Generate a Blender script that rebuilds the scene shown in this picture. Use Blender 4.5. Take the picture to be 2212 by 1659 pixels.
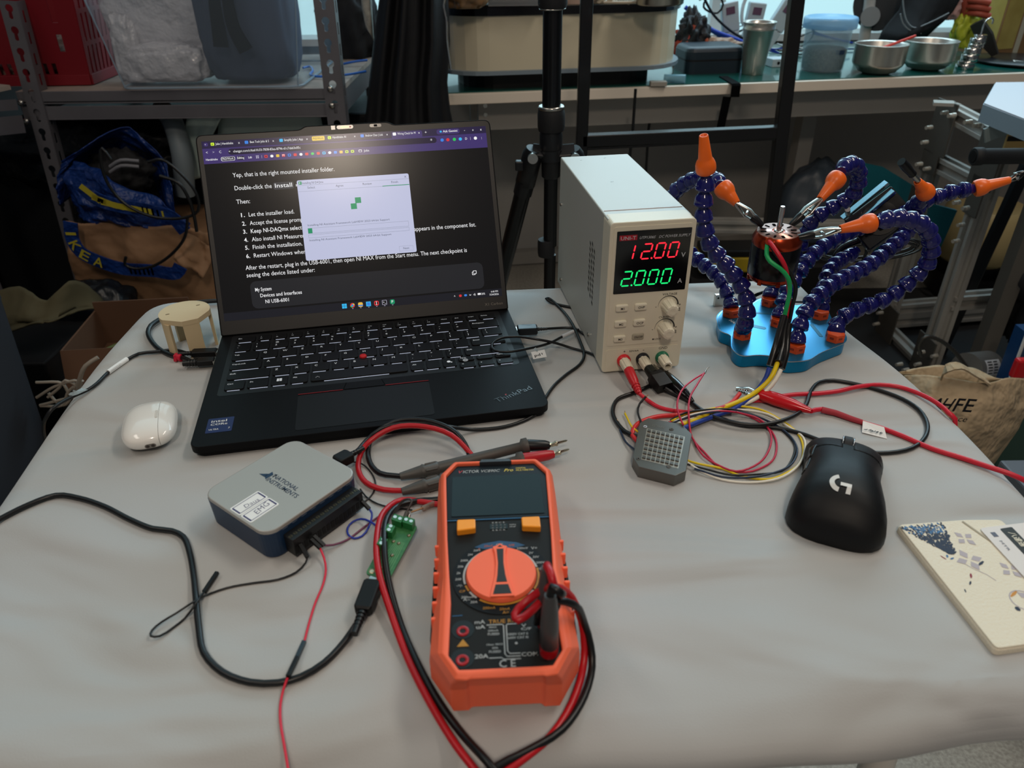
import bpy, math, random
from mathutils import Vector, Matrix
random.seed(7)
PI = math.pi
S = bpy.context.scene
C = S.collection
for o in list(bpy.data.objects):
    bpy.data.objects.remove(o)

# ------------------------------------------------------------ camera, world, lights, exposure
TZ = 0.75                                   # height of the table top above the floor
FPX, PITCH, ROLL, CH = 1592.13, 0.55756, -0.01142, 0.3844
FW = Vector((0, math.cos(PITCH), -math.sin(PITCH)))
RT = Vector((1, 0, 0)); UP = RT.cross(FW)
RT2 = RT*math.cos(ROLL) + UP*math.sin(ROLL)
UP2 = UP*math.cos(ROLL) - RT*math.sin(ROLL)
CAM = Vector((0, 0, TZ+CH))
cd = bpy.data.cameras.new('camera'); cam = bpy.data.objects.new('camera', cd); C.objects.link(cam)
cd.sensor_width = 36; cd.lens = FPX/2212*36; cd.clip_start = 0.01; cd.clip_end = 200
m3 = Matrix((RT2, UP2, -FW)).transposed()
cam.matrix_world = Matrix.Translation(CAM) @ m3.to_4x4()
cd.dof.use_dof = True; cd.dof.focus_distance = 0.80; cd.dof.aperture_fstop = 10.0
S.camera = cam
S.view_settings.view_transform = 'Standard'; S.view_settings.look = 'None'
S.view_settings.exposure = 0.0; S.view_settings.gamma = 1.0; S.view_settings.use_curve_mapping = False

W = bpy.data.worlds.new('sky'); S.world = W; W.use_nodes = True
nt = W.node_tree; nt.nodes.clear()
wo = nt.nodes.new('ShaderNodeOutputWorld'); bg = nt.nodes.new('ShaderNodeBackground')
tc = nt.nodes.new('ShaderNodeTexCoord'); sp = nt.nodes.new('ShaderNodeSeparateXYZ')
mr = nt.nodes.new('ShaderNodeMapRange'); mr.inputs['From Min'].default_value = 0.25; mr.inputs['From Max'].default_value = 0.8
mx = nt.nodes.new('ShaderNodeMix'); mx.data_type = 'RGBA'
mx.inputs[6].default_value = (0.115, 0.114, 0.116, 1)      # indoor side: dim room behind the camera
mx.inputs[7].default_value = (0.62, 1.02, 1.12, 1)        # window side: bright cool daylight
nt.links.new(tc.outputs['Generated'], sp.inputs[0]); nt.links.new(sp.outputs['Y'], mr.inputs['Value'])
nt.links.new(mr.outputs[0], mx.inputs[0]); nt.links.new(mx.outputs[2], bg.inputs['Color']); nt.links.new(bg.outputs[0], wo.inputs[0])

def area(name, loc, target, size, power, col, sy=None):
    l = bpy.data.lights.new(name, 'AREA'); l.energy = power; l.color = col
    l.shape = 'RECTANGLE'; l.size = size; l.size_y = sy or size
    o = bpy.data.objects.new(name, l); C.objects.link(o); o.location = loc
    o.rotation_euler = (Vector(target)-Vector(loc)).to_track_quat('-Z', 'Y').to_euler()
    return o
area('window_daylight', (0.9, 2.85, 1.9), (0.1, 0.5, 0.75), 2.2, 34, (0.60, 0.86, 1.0), 0.9)
area('ceiling_light', (1.15, 0.9, 2.65), (0.9, 0.8, 0), 1.2, 15, (1.0, 0.90, 0.78), 0.3)
area('ceiling_light', (0.09, -1.07, 2.65), (0.1, 0.1, 0.7), 0.20, 14, (1.0, 0.84, 0.68), 0.30)
area('ceiling_light', (-1.2, 0.3, 2.65), (-1.0, 0.4, 0), 1.2, 7, (1.0, 0.92, 0.82), 0.3)

# ------------------------------------------------------------ helpers
def ray(u, v): return FW + RT2*((u-1106)/FPX) - UP2*((v-829.5)/FPX)
def at(u, v, h=0.0):                         # photo pixel -> point at height h above the table top
    d = ray(u, v); return CAM + d*((TZ+h-CAM.z)/d.z)
def atY(u, v, y):                            # photo pixel -> point at depth y in the room
    d = ray(u, v); return CAM + d*(y/d.y)
def lin(c):
    c = c.lstrip('#'); r = [int(c[i:i+2], 16)/255 for i in (0, 2, 4)]
    return tuple(x/12.92 if x <= .04045 else ((x+.055)/1.055)**2.4 for x in r)+(1,)
MATS = {}
def mat(name, col='#888888', rough=0.5, metal=0.0, emit=None, es=1.0, bump=0, bs=200, noise=0, ns=5, col2=None, coat=0, trans=0, alpha=1, ior=1.45, sheen=0, spec=None, detail=4):
    if name in MATS: return MATS[name]
    m = bpy.data.materials.new(name); m.use_nodes = True; t = m.node_tree; b = t.nodes['Principled BSDF']
    c = lin(col); b.inputs['Base Color'].default_value = c
    b.inputs['Roughness'].default_value = rough; b.inputs['Metallic'].default_value = metal
    b.inputs['Coat Weight'].default_value = coat; b.inputs['Transmission Weight'].default_value = trans
    b.inputs['Alpha'].default_value = alpha; b.inputs['IOR'].default_value = ior
    b.inputs['Sheen Weight'].default_value = sheen
    if spec is not None: b.inputs['Specular IOR Level'].default_value = spec
    if emit: b.inputs['Emission Color'].default_value = lin(emit); b.inputs['Emission Strength'].default_value = es
    co = t.nodes.new('ShaderNodeTexCoord')
    if noise:
        n = t.nodes.new('ShaderNodeTexNoise'); n.inputs['Scale'].default_value = ns; n.inputs['Detail'].default_value = detail
        t.links.new(co.outputs['Object'], n.inputs['Vector'])
        r = t.nodes.new('ShaderNodeMapRange'); r.inputs['From Min'].default_value = .35; r.inputs['From Max'].default_value = .68
        r.inputs['To Max'].default_value = noise
        x = t.nodes.new('ShaderNodeMix'); x.data_type = 'RGBA'; x.inputs[6].default_value = c
        x.inputs[7].default_value = lin(col2) if col2 else tuple(k*.5 for k in c[:3])+(1,)
        t.links.new(n.outputs['Fac'], r.inputs['Value']); t.links.new(r.outputs[0], x.inputs[0]); t.links.new(x.outputs[2], b.inputs['Base Color'])
    if bump:
        n = t.nodes.new('ShaderNodeTexNoise'); n.inputs['Scale'].default_value = bs; n.inputs['Detail'].default_value = 3
        t.links.new(co.outputs['Object'], n.inputs['Vector'])
        bp = t.nodes.new('ShaderNodeBump'); bp.inputs['Strength'].default_value = min(1, bump); bp.inputs['Distance'].default_value = 0.3/bs*max(1, bump)
        t.links.new(n.outputs['Fac'], bp.inputs['Height']); t.links.new(bp.outputs[0], b.inputs['Normal'])
    MATS[name] = m; return m
def V(*a): return Vector(a)
def rrect(cx, cy, w, h, r, n=5):
    r = min(r, w/2-1e-5, h/2-1e-5); p = []
    for (sx, sy, a0) in ((1, 1, 0), (-1, 1, 90), (-1, -1, 180), (1, -1, 270)):
        for k in range(n+1):
            a = math.radians(a0+90*k/n)
            p.append((cx+sx*(w/2-r)+r*math.cos(a), cy+sy*(h/2-r)+r*math.sin(a)))
    return p
def circ(cx, cy, r, n=24, ry=None): return [(cx+r*math.cos(2*PI*k/n), cy+(ry or r)*math.sin(2*PI*k/n)) for k in range(n)]
def roundpoly(pts, r, n=4):
    out = []; L = len(pts)
    for i in range(L):
        p = Vector(pts[i][:2]); a = Vector(pts[i-1][:2]); b = Vector(pts[(i+1) % L][:2])
        rr = pts[i][2] if len(pts[i]) > 2 else r
        da = (a-p); db = (b-p); ra = min(rr, da.length*.45, db.length*.45)
        s = p+da.normalized()*ra; e = p+db.normalized()*ra
        for k in range(n+1):
            t = k/n; out.append(tuple(s*(1-t)**2+p*2*t*(1-t)+e*t*t))
    return out
def catmull(P, step):
    P = [Vector(p) for p in P]
    if len(P) < 3:
        n = max(1, int((P[1]-P[0]).length/step)); return [P[0].lerp(P[1], k/n) for k in range(n+1)]
    Q = [P[0]*2-P[1]]+P+[P[-1]*2-P[-2]]; out = []
    for i in range(1, len(Q)-2):
        a, b, c, d = Q[i-1], Q[i], Q[i+1], Q[i+2]
        ta = max((b-a).length, 1e-6)**.5; tb = max((c-b).length, 1e-6)**.5; tcc = max((d-c).length, 1e-6)**.5
        m1 = (c-b)+((b-a)/ta-(c-a)/(ta+tb))*tb
        m2 = (c-b)+((d-c)/tcc-(d-b)/(tb+tcc))*tb
        n = max(2, int((c-b).length/step))
        for k in range(n):
            t = k/n; t2 = t*t; t3 = t2*t
            out.append(b*(2*t3-3*t2+1)+m1*(t3-2*t2+t)+c*(-2*t3+3*t2)+m2*(t3-t2))
    out.append(P[-1]); return out
def frame(d):                                 # matrix whose z axis is d
    return Vector(d).to_track_quat('Z', 'Y').to_matrix().to_4x4()
_tc = {}
def textmesh(s, shear=0, off=0):
    off = min(off, .006 if any(c in s for c in 'MNWmwen') else .014)
    k = (s, shear, off)
    if k not in _tc:
        c = bpy.data.curves.new('t', 'FONT'); c.body = s; c.size = 1; c.shear = shear; c.offset = off; c.resolution_u = 2
        o = bpy.data.objects.new('t', c); C.objects.link(o)
        dg = bpy.context.evaluated_depsgraph_get()
        m = bpy.data.meshes.new_from_object(o.evaluated_get(dg))
        vs = [v.co.copy() for v in m.vertices]; fs = [tuple(p.vertices) for p in m.polygons]
        bpy.data.objects.remove(o); bpy.data.curves.remove(c); bpy.data.meshes.remove(m)
        _tc[k] = (vs, fs)
    return _tc[k]
class G:
    def __init__(s): s.v = []; s.f = []; s.m = []; s.s = []
    def add(s, vs, fs, mi=0, M=None, sm=False):
        b = len(s.v)
        for v in vs: s.v.append(M @ Vector(v) if M else Vector(v))
        for f in fs: s.f.append(tuple(i+b for i in f)); s.m.append(mi); s.s.append(sm)
        return s
    def box(s, c, d, mi=0, M=None, tp=1.0):
        x, y, z = c; a, b, h = d[0]/2, d[1]/2, d[2]/2
        vs = [(x-a, y-b, z-h), (x+a, y-b, z-h), (x+a, y+b, z-h), (x-a, y+b, z-h), (x-a*tp, y-b*tp, z+h), (x+a*tp, y-b*tp, z+h), (x+a*tp, y+b*tp, z+h), (x-a*tp, y+b*tp, z+h)]
        return s.add(vs, [(3, 2, 1, 0), (4, 5, 6, 7), (0, 1, 5, 4), (1, 2, 6, 5), (2, 3, 7, 6), (3, 0, 4, 7)], mi, M)
    def rings(s, R, mi=0, M=None, sm=False, cap=(True, True), closed=True):
        n = len(R[0]); vs = [p for r in R for p in r]; fs = []
        for i in range(len(R)-1):
            for k in range(n if closed else n-1):
                a = i*n+k; b = i*n+(k+1) % n; fs.append((a, b, b+n, a+n))
        s.add(vs, fs, mi, M, sm)
        if cap[0]: s.add(R[0], [tuple(reversed(range(n)))], mi, M)
        if cap[1]: s.add(R[-1], [tuple(range(n))], mi, M)
        return s
    def prism(s, pts, z0, z1, mi=0, M=None, inset=0.0, iz=0.0, sm=False, topmi=None):
        n = len(pts); cx = sum(p[0] for p in pts)/n; cy = sum(p[1] for p in pts)/n
        R = [[(x, y, z0) for x, y in pts], [(x, y, z1-iz) for x, y in pts]]
        if inset:
            for q in ((.3, .7), (1, 1)) if iz else ((1, 1),):
                r = []
                for i, (x, y) in enumerate(pts):
                    a = Vector(pts[i-1]); b = Vector(pts[(i+1) % n]); t = (b-a)
                    nn = Vector((-t.y, t.x)).normalized() if t.length > 1e-9 else Vector((cx-x, cy-y)).normalized()
                    r.append((x+nn.x*inset*q[0], y+nn.y*inset*q[0], z1-iz+iz*q[1]))
                R.append(r)
        n0 = len(s.f); s.rings(R, mi, M, sm)
        if topmi is not None: s.m[-1] = topmi
        return s
    def cyl(s, a, b, r, r2=None, n=20, mi=0, M=None, cap=(True, True)):
        a = Vector(a); b = Vector(b); F = frame(b-a); r2 = r if r2 is None else r2
        R = [[a+F @ Vector((rr*math.cos(2*PI*k/n), rr*math.sin(2*PI*k/n), 0)) for k in range(n)] if w == 0 else [b+F @ Vector((rr*math.cos(2*PI*k/n), rr*math.sin(2*PI*k/n), 0)) for k in range(n)] for w, rr in ((0, r), (1, r2))]
        return s.rings(R, mi, M, True, cap)
    def lathe(s, prof, n=24, mi=0, M=None, cap=(True, True), flute=0, fd=0):
        R = []
        for r, z in prof:
            R.append([((r*(1-fd*(math.cos(flute*2*PI*k/n) > .3)) if flute else r)*math.cos(2*PI*k/n), (r*(1-fd*(math.cos(flute*2*PI*k/n) > .3)) if flute else r)*math.sin(2*PI*k/n), z) for k in range(n)])
        return s.rings(R, mi, M, not flute, cap)
    def tube(s, P, r, n=8, mi=0, M=None, cap=True, sq=None):
        P = [Vector(p) for p in P]; R = []; up = None
        for i, p in enumerate(P):
            t = (P[min(i+1, len(P)-1)]-P[max(i-1, 0)]).normalized()
            if up is None: up = t.orthogonal().normalized() if sq is None else Vector(sq)
            up = (up-t*up.dot(t)); up = up.normalized() if up.length > 1e-6 else t.orthogonal().normalized()
            w = t.cross(up); rr = r[i] if isinstance(r, list) else r
            if isinstance(rr, (list, tuple)): ra, rb = rr
            else: ra = rb = rr
            if n == 4: R.append([p+up*(ra*sx)+w*(rb*sy) for sx, sy in ((1, 1), (-1, 1), (-1, -1), (1, -1))])
            else: R.append([p+up*(ra*math.cos(2*PI*k/n))+w*(rb*math.sin(2*PI*k/n)) for k in range(n)])
        return s.rings(R, mi, M, n != 4, (cap, cap))
    def ball(s, c, r, mi=0, M=None, n=14, sz=1.0):
        c = Vector(c); R = [[c+Vector((r*math.sin(PI*i/(n//2))*math.cos(2*PI*k/n), r*math.sin(PI*i/(n//2))*math.sin(2*PI*k/n), -r*sz*math.cos(PI*i/(n//2)))) for k in range(n)] for i in range(1, n//2)]
        return s.rings(R, mi, M, True)
    def text(s, st, o, ex, ey, h, w=None, al='L', mi=0, shear=0, off=0, M=None):
        vs, fs = textmesh(st, shear, off)
        if not vs: return s
        x0 = min(v.x for v in vs); x1 = max(v.x for v in vs)
        k = h/0.70; kx = w/(x1-x0) if w else k
        sh = {'L': -x0, 'C': -(x0+x1)/2, 'R': -x1}[al]
        o = Vector(o); ex = Vector(ex).normalized(); ey = Vector(ey).normalized()
        return s.add([o+ex*((v.x+sh)*kx)+ey*(v.y*k) for v in vs], fs, mi, M)
    def strip(s, P, w, nrm, mi=0, M=None):
        P = [Vector(p) for p in P]; nrm = Vector(nrm).normalized(); a = []; b = []
        for i, p in enumerate(P):
            t = (P[min(i+1, len(P)-1)]-P[max(i-1, 0)]).normalized(); q = nrm.cross(t)*(w/2); a.append(p+q); b.append(p-q)
        n = len(P); return s.add(a+b, [(i, i+n, i+n+1, i+1) for i in range(n-1)], mi, M)
    def build(s, name, mats, parent=None, bevel=0, seg=2, M=None, sub=0, solid=0):
        me = bpy.data.meshes.new(name)
        vs = [M @ v for v in s.v] if M else s.v
        me.from_pydata([tuple(v) for v in vs], [], s.f); me.validate()
        if not isinstance(mats, (list, tuple)): mats = [mats]
        for m in mats: me.materials.append(m)
        if len(me.polygons) == len(s.m):
            me.polygons.foreach_set('material_index', s.m); me.polygons.foreach_set('use_smooth', s.s)
        me.update(); o = bpy.data.objects.new(name, me); C.objects.link(o)
        if parent: o.parent = parent
        if solid:
            q = o.modifiers.new('solid', 'SOLIDIFY'); q.thickness = solid; q.offset = 0
        if sub:
            q = o.modifiers.new('sub', 'SUBSURF'); q.levels = sub; q.render_levels = sub
        if bevel:
            q = o.modifiers.new('bevel', 'BEVEL'); q.width = bevel; q.segments = seg; q.limit_method = 'ANGLE'; q.angle_limit = math.radians(35)
        return o
def tag(o, label, cat, group=None, kind=None):
    o['label'] = label; o['category'] = cat
    if group: o['group'] = group
    if kind: o['kind'] = kind
    return o
def thing(name, label, cat, loc=(0, 0, 0), rz=0, group=None):
    o = bpy.data.objects.new(name, None); C.objects.link(o); o.empty_display_size = .01
    o.location = loc; o.rotation_euler = (0, 0, rz); return tag(o, label, cat, group)
def struct(o): o['kind'] = 'structure'; return o
def copy_tree(o, parent=None):
    c = o.copy(); C.objects.link(c); c.parent = parent
    for ch in o.children: copy_tree(ch, c)
    return c
def cable(pts, r, m, name=None, label=None, cat=None, parent=None, n=10, step=.006, group=None, g=None, mi=0):
    """pts: (u, v, height of the cable centre above the table top)"""
    P = [at(p[0], p[1], p[2] if len(p) > 2 else r) for p in pts]
    Q = catmull(P, step)
    if g is not None: g.tube(Q, r, n, mi); return Q
    o = G().tube(Q, r, n).build(name, m, parent)
    if label: tag(o, label, cat, group)
    return o

# ------------------------------------------------------------ shared materials
BLK = mat('black_plastic', '#111112', .45, spec=.3)
BLKG = mat('black_gloss', '#0b0b0c', .18)
RUB = mat('black_rubber', '#111214', .38)
STEEL = mat('steel', '#b9b6b0', .25, 1)
CHROME = mat('chrome', '#d6d4d0', .12, 1)
WHITE = mat('white_print', '#e6e6e2', .5)
REDW = mat('red_insulation', '#c2152c', .38)
REDB = mat('bright_red_plastic', '#c81e26', .35)
YELW = mat('yellow_insulation', '#e3c400', .4)
BLUW = mat('blue_insulation', '#24409a', .4)
WHTW = mat('white_insulation', '#e9e4d6', .4)
NAVW = mat('navy_insulation', '#1c2b45', .4)
GRNW = mat('green_insulation', '#16a35a', .4)
COPPER = mat('bare_copper', '#caa07a', .35, 1)

# ------------------------------------------------------------ table and cloth
CLOTH = mat('grey_cloth', '#b3b4b4', .85, bump=.35, bs=900, noise=.5, ns=3.2, col2='#a6a198', sheen=.1, detail=2)
def wl(t): return (Matrix.Translation(t.location) @ Matrix.Rotation(t.rotation_euler.z, 4, 'Z')).inverted()
TB = [(-.395, .197, .03), (.42, .264, .03), (.416, .50, .08), (.403, .655, .08), (.384, .745, .08), (.371, .880, .014), (-.449, .832, .045), (-.451, .706, .08), (-.430, .55, .08)]
def table():
    t = thing('folding_table', 'folding work table hidden under the grey fitted cloth', 'table', (0, .54, 0))
    g = G().prism([(-.36, -.305), (.365, -.25), (.345, .31), (-.40, .27)], TZ-.034, TZ-.003); g.build('tabletop', mat('table_core', '#8d8a84', .6), t)
    for sx, sy in ((-1, -1), (1, -1), (1, 1), (-1, 1)):
        G().tube([(sx*.30-.02, sy*.2, TZ-.036), (sx*.33-.02, sy*.22, .0)], .0125, 12).build('leg', mat('leg_white', '#cfcac2', .35), t)
    G().box((-.02, -.2, TZ-.05), (.6, .02, .02)).build('crossbar', mat('leg_dark', '#26262a', .35), t)
table()
def cloth():
    base = []
    P = roundpoly([(x, y, r) for x, y, r in TB], .02, 8)
    L = len(P)
    for i in range(L):
        a = Vector(P[i]); b = Vector(P[(i+1) % L]); n = max(1, int((b-a).length/.02))
        for k in range(n): base.append(a.lerp(b, k/n))
    n = len(base); R = []
    cx_ = sum(p.x for p in base)/n; cy_ = sum(p.y for p in base)/n
    for q in (.0, .25, .5, .70, .82):
        R.append([(cx_+(p.x-cx_)*q, cy_+(p.y-cy_)*q, TZ) for p in base] if q else [(cx_+(p.x-cx_)*.03, cy_+(p.y-cy_)*.03, TZ) for p in base])
    for ins, z in ((.0260, -.0006), (.0180, -.0024), (.0110, -.0055), (.0055, -.0100), (.0018, -.0155), (.0, -.0215), (.0012, -.0275), (.006, -.0325), (.0085, -.0345)):
        r = []
        for i, p in enumerate(base):
            t = base[(i+1) % n]-base[i-1]; q = Vector((-t.y, t.x)).normalized()
            w = .0022*math.sin(p.x*23+1.0)+.0015*math.sin(p.x*51) if p.y < .3 else .0018*math.sin(p.y*19)
            e = p+q*ins+q*w*(1 if z < -.002 else .3); zz = z
            if p.y < .3 and z < -.002: zz -= .003*max(0, math.sin((p.x-.1)*11))
            r.append((e.x, e.y, TZ+zz))
        R.append(r)
    R.append([(cx_+(p.x-cx_)*.5, cy_+(p.y-cy_)*.5, TZ-.0355) for p in base])
    o = G().rings(list(reversed(R)), sm=True).build('tablecloth', CLOTH)
    tag(o, 'light grey stretch cloth pulled tight over the whole work table', 'tablecloth')
    m = CLOTH; t = m.node_tree; b = t.nodes['Principled BSDF']
    # broad soft wrinkles on top of the weave
    co = t.nodes.new('ShaderNodeTexCoord'); mp = t.nodes.new('ShaderNodeMapping'); mp.inputs['Rotation'].default_value = (0, 0, .5); mp.inputs['Scale'].default_value = (4, 11, 4)
    nz = t.nodes.new('ShaderNodeTexNoise'); nz.inputs['Scale'].default_value = 1.0; nz.inputs['Detail'].default_value = 1.5; nz.inputs['Distortion'].default_value = .8
    bp = t.nodes.new('ShaderNodeBump'); bp.inputs['Strength'].default_value = .8; bp.inputs['Distance'].default_value = .035
    t.links.new(co.outputs['Object'], mp.inputs[0]); t.links.new(mp.outputs[0], nz.inputs[0]); t.links.new(nz.outputs['Fac'], bp.inputs['Height'])
    old = [n for n in t.nodes if n.type == 'BUMP' and n is not bp][0]
    t.links.new(bp.outputs[0], old.inputs['Normal'])
cloth()

# ------------------------------------------------------------ laptop
LB = mat('laptop_black', '#0e0e10', .5, spec=.14)
LB2 = mat('laptop_well', '#0c0c0e', .5)
KEYM = mat('keycap', '#0f0f11', .45, spec=.25)
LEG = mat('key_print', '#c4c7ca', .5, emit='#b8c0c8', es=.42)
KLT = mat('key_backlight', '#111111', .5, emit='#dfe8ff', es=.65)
LAP = thing('laptop', 'open black laptop with lit screen at the back of the grey table', 'laptop', (-.11928, .52894, TZ), .18748)
HY, HZ, LID = .19937, .01005, 1.08834
def laptop():
    t = LAP; DZ = .0125
    P = rrect(0, .1074, .3128, .2147, .009, 6)
    g = G(); g.prism([(x*.985, (y-.1074)*.985+.1074) for x, y in P], .002, .0055)
    g.prism(P, .0055, DZ, inset=.0006, iz=.0006); g.build('base', LB, t)
    for sx in (-1, 1):
        for y in (.02, .19): G().box((sx*.12, y, .001), (.03, .006, .002)).build('rubber_foot', RUB, t)
    G().prism(rrect(0, .1405, .2895, .1225, .004), DZ-.0004, DZ+.00015).build('keyboard_well', LB2, t)
    U = .01905; X0 = -.1405
    def key(x, y, w, h, leg, sz=.0034, sub=None, r=.0014, lit=True):
        cx = x+w/2; g = G(); z1 = DZ+.0017
        o = roundpoly([(cx-w/2, y-h/2, .0026), (cx+w/2, y-h/2, .0026), (cx+w/2, y+h/2, .0012), (cx-w/2, y+h/2, .0012)], r, 3)
        g.prism(o, DZ+.0003, z1, 0, inset=.0005, iz=.0004)
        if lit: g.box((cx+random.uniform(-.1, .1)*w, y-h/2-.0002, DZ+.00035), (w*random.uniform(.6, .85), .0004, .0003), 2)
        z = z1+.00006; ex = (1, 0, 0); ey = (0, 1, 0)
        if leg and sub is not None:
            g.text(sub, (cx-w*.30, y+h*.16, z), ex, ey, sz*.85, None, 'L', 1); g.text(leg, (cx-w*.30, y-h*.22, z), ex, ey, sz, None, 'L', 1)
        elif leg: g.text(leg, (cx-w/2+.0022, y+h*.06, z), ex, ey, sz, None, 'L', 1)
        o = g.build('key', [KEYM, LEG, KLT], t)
    def row(y, h, items, x=X0, gap=.0028):
        for it in items:
            w = it[0]*U; key(x+gap/2, y, w-gap, h-gap, it[1], it[2] if len(it) > 2 else .0031, it[3] if len(it) > 3 else None); x += w
    row(.1885, .0135, [(1.17, 'Esc', .0021)]+[(.845, 'F%d' % k, .0015, s) for k, s in zip(range(1, 13), ['x', '-', '+', 'x', '-o', '+o', '[]', 'Mode', 'PrtSc', '>', '<>', '*'])]+[(.8, 'Home', .0018), (.78, 'End', .0018), (.75, 'Insert', .0018), (1.11, 'Delete', .0018)])
    sh = '~!@#$%^&*()_+'
    row(.171, U, [(1, '`1234567890-='[i], .003, sh[i]) for i in range(13)]+[(1.75, 'Backspace', .0022)])
    row(.152, U, [(1.5, 'Tab', .0023)]+[(1, c) for c in 'QWERTYUIOP']+[(1, '[', .003, '{'), (1, ']', .003, '}'), (1.25, '\\', .003, '|')])
    row(.133, U, [(1.75, 'CapsLock', .0023)]+[(1, c) for c in 'ASDFGHJKL']+[(1, ';', .003, ':'), (1, "'", .003, '"'), (2.0, 'Enter', .0023)])
    row(.114, U, [(2.25, 'Shift', .0023)]+[(1, c) for c in 'ZXCVBNM']+[(1, ',', .003, '<'), (1, '.', .003, '>'), (1, '/', .003, '?'), (2.5, 'Shift', .0023)])
    row(.095, U, [(1.1, 'Ctrl', .0023), (1.15, 'Fn', .0023), (.95, '', 0), (1, 'Alt', .0023), (5.05, '', 0), (.85, 'Alt', .0023), (.85, '', 0), (.85, '', 0)])
    xa = X0+11.8*U
    for i, (a, b) in enumerate((('PgUp', '<'), ('^', 'v'), ('PgDn', '>'))):
        x = xa+i*.98*U
        key(x+.0014, .0992, .98*U-.0028, .0076, a, .0019 if len(a) > 1 else .0024, None, .001, False)
        key(x+.0014, .0868+(.0 if 1 else 0), .98*U-.0028, .0092, b, .0026, None, .001, True)
    g = G()  # emblems on window / assistant / fingerprint / space keys
    z = DZ+.00177; cx = X0+2.25*U+.475*U
    for a in (-1, 1):
        for b in (-1, 1): g.box((cx+a*.0013, .0955+b*.0013, z), (.0022, .0022, .00006))
    cx = X0+10.95*U+.42*U; g.prism(circ(cx-.0006, .096, .0019, 10), z, z+.00005); g.box((cx+.002, .0945, z), (.0016, .0014, .0001))
    cx += .85*U
    for r in (.0009, .0017, .0025): g.strip([(cx+r*math.cos(a/10*2*PI), .0957+r*math.sin(a/10*2*PI), z) for a in range(11)], .0003, (0, 0, 1))
    for k in range(5):
        a = PI*k/4; q = Vector((math.cos(a), math.sin(a), 0)); c0 = Vector((-.0525, .0925, z)); g.strip([c0+q*.0012, c0+q*.002], .0003, (0, 0, 1))
    g.build('key_emblems', LEG, t)
    G().lathe([(.0034, DZ), (.0036, DZ+.0028), (.0032, DZ+.0036), (.001, DZ+.0037)], 18, M=Matrix.Translation((-.0082, .1238, 0))).build('trackpoint', mat('trackpoint_red', '#c0181f', .6), t)
    # trackpad and buttons
    g = G(); g.prism(rrect(-.0087, .0365, .1222, .0575, .003), DZ, DZ+.00025); g.build('trackpad', mat('trackpad', '#131315', .5, spec=.25), t)
    for a, b, nm in ((-.0697, -.0285, 'click_button'), (.0112-.0, .0523, 'click_button')):
        g = G(); g.prism([(a, .0668), (b, .0668), (b+(.003 if a < 0 else 0), .0788), (a-(0 if a < 0 else .003), .0788)][::1], DZ, DZ+.0007, inset=.0002)
        g.box(((a+b)/2, .0664, DZ+.0006), (abs(b-a), .0005, .0003), 1); g.build(nm, [LB, mat('red_line', '#9c2630', .5)], t)
    G().prism([(-.0275, .0672), (.0102, .0672), (.0072, .0788), (-.0245, .0788)], DZ, DZ+.0005).build('click_button', LB, t)
    # sticker
    g = G(); g.prism(rrect(-.1352, .0305, .0222, .0225, .001), DZ, DZ+.0002)
    z = DZ+.0003; ex = (1, 0, 0); ey = (0, 1, 0)
    g.text('intel', (-.1432, .0352, z), ex, ey, .0036, .0132, 'L', 1, off=.012); g.text('CORe', (-.1432, .0305, z), ex, ey, .0030, .0142, 'L', 1, off=.01)
    g.text('ULTRA', (-.1437, .0232, z), ex, ey, .0020, .0082, 'L', 1, off=.01); g.text('7', (-.1275, .0232, z), ex, ey, .0022, None, 'L', 1, off=.01)
    g.build('processor_sticker', [mat('sticker_blue', '#0a1450', .3), WHITE], t)
    g = G(); a = math.radians(24); ex = V(math.cos(a), math.sin(a), 0); ey = V(-math.sin(a), math.cos(a), 0)
    g.text('ThinkPad', (.1105, .0150, DZ+.0003), ex, ey, .0068, .040, 'L', 0); g.prism(circ(.1205, .0268, .0007, 8), DZ, DZ+.0004, 1)
    g.build('palm_rest_logo', [mat('logo_dark', '#050506', .25), REDB], t)
    # hinge pieces
    for x, w in ((-.112, .022), (.1127, .02)): G().cyl((x-w/2, .2085, .0122), (x+w/2, .2085, .0122), .0032, n=14).build('hinge', mat('hinge_metal', '#4a4744', .3, 1), t)
    # lid
    M = Matrix.Translation((0, HY, HZ)) @ Matrix.Rotation(LID, 4, 'X')      # local x, s(up the lid), n (towards viewer)
    t_ = []
    out = roundpoly([(-.1564, .004, .002), (.1564, .004, .002), (.1564, .2150, .007), (.0500, .2150, .004), (.0440, .2185, .004), (-.0440, .2185, .004), (-.0500, .2150, .004), (-.1564, .2150, .007)], .003, 4)
    lid = G().prism(out, -.0058, 0, inset=.0006, iz=.0006).build('lid', LB, t, M=M)
    out2 = roundpoly([(-.1550, .005, .002), (.1550, .005, .002), (.1550, .2137, .006), (.0495, .2137, .004), (.0435, .2172, .004), (-.0435, .2172, .004), (-.0495, .2137, .004), (-.1550, .2137, .006)], .003, 4)
    G().prism(out2, -.0001, .00045, inset=.0004).build('bezel', mat('bezel', '#1c1b1b', .38), t, M=M)
    g = G(); g.box((-.0146, .2150, .0004), (.0042, .0042, .0003), 0); g.prism(rrect(-.002, .2150, .0175, .0040, .002), .0003, .0006, 0)
    g.box((-.0022, .2150, .00065), (.0090, .0024, .0001), 1); g.box((.0035, .2150, .0007), (.0014, .0014, .0001), 2); g.prism(rrect(.0305, .2150, .0125, .0034, .0016), .0003, .0005, 0); g.box((.0305, .2150, .0006), (.0036, .0022, .0003), 3)
    g.build('webcam', [BLKG, mat('shutter_glass', '#9a8a76', .3, .8), REDB, LB], t, M=M)
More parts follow.
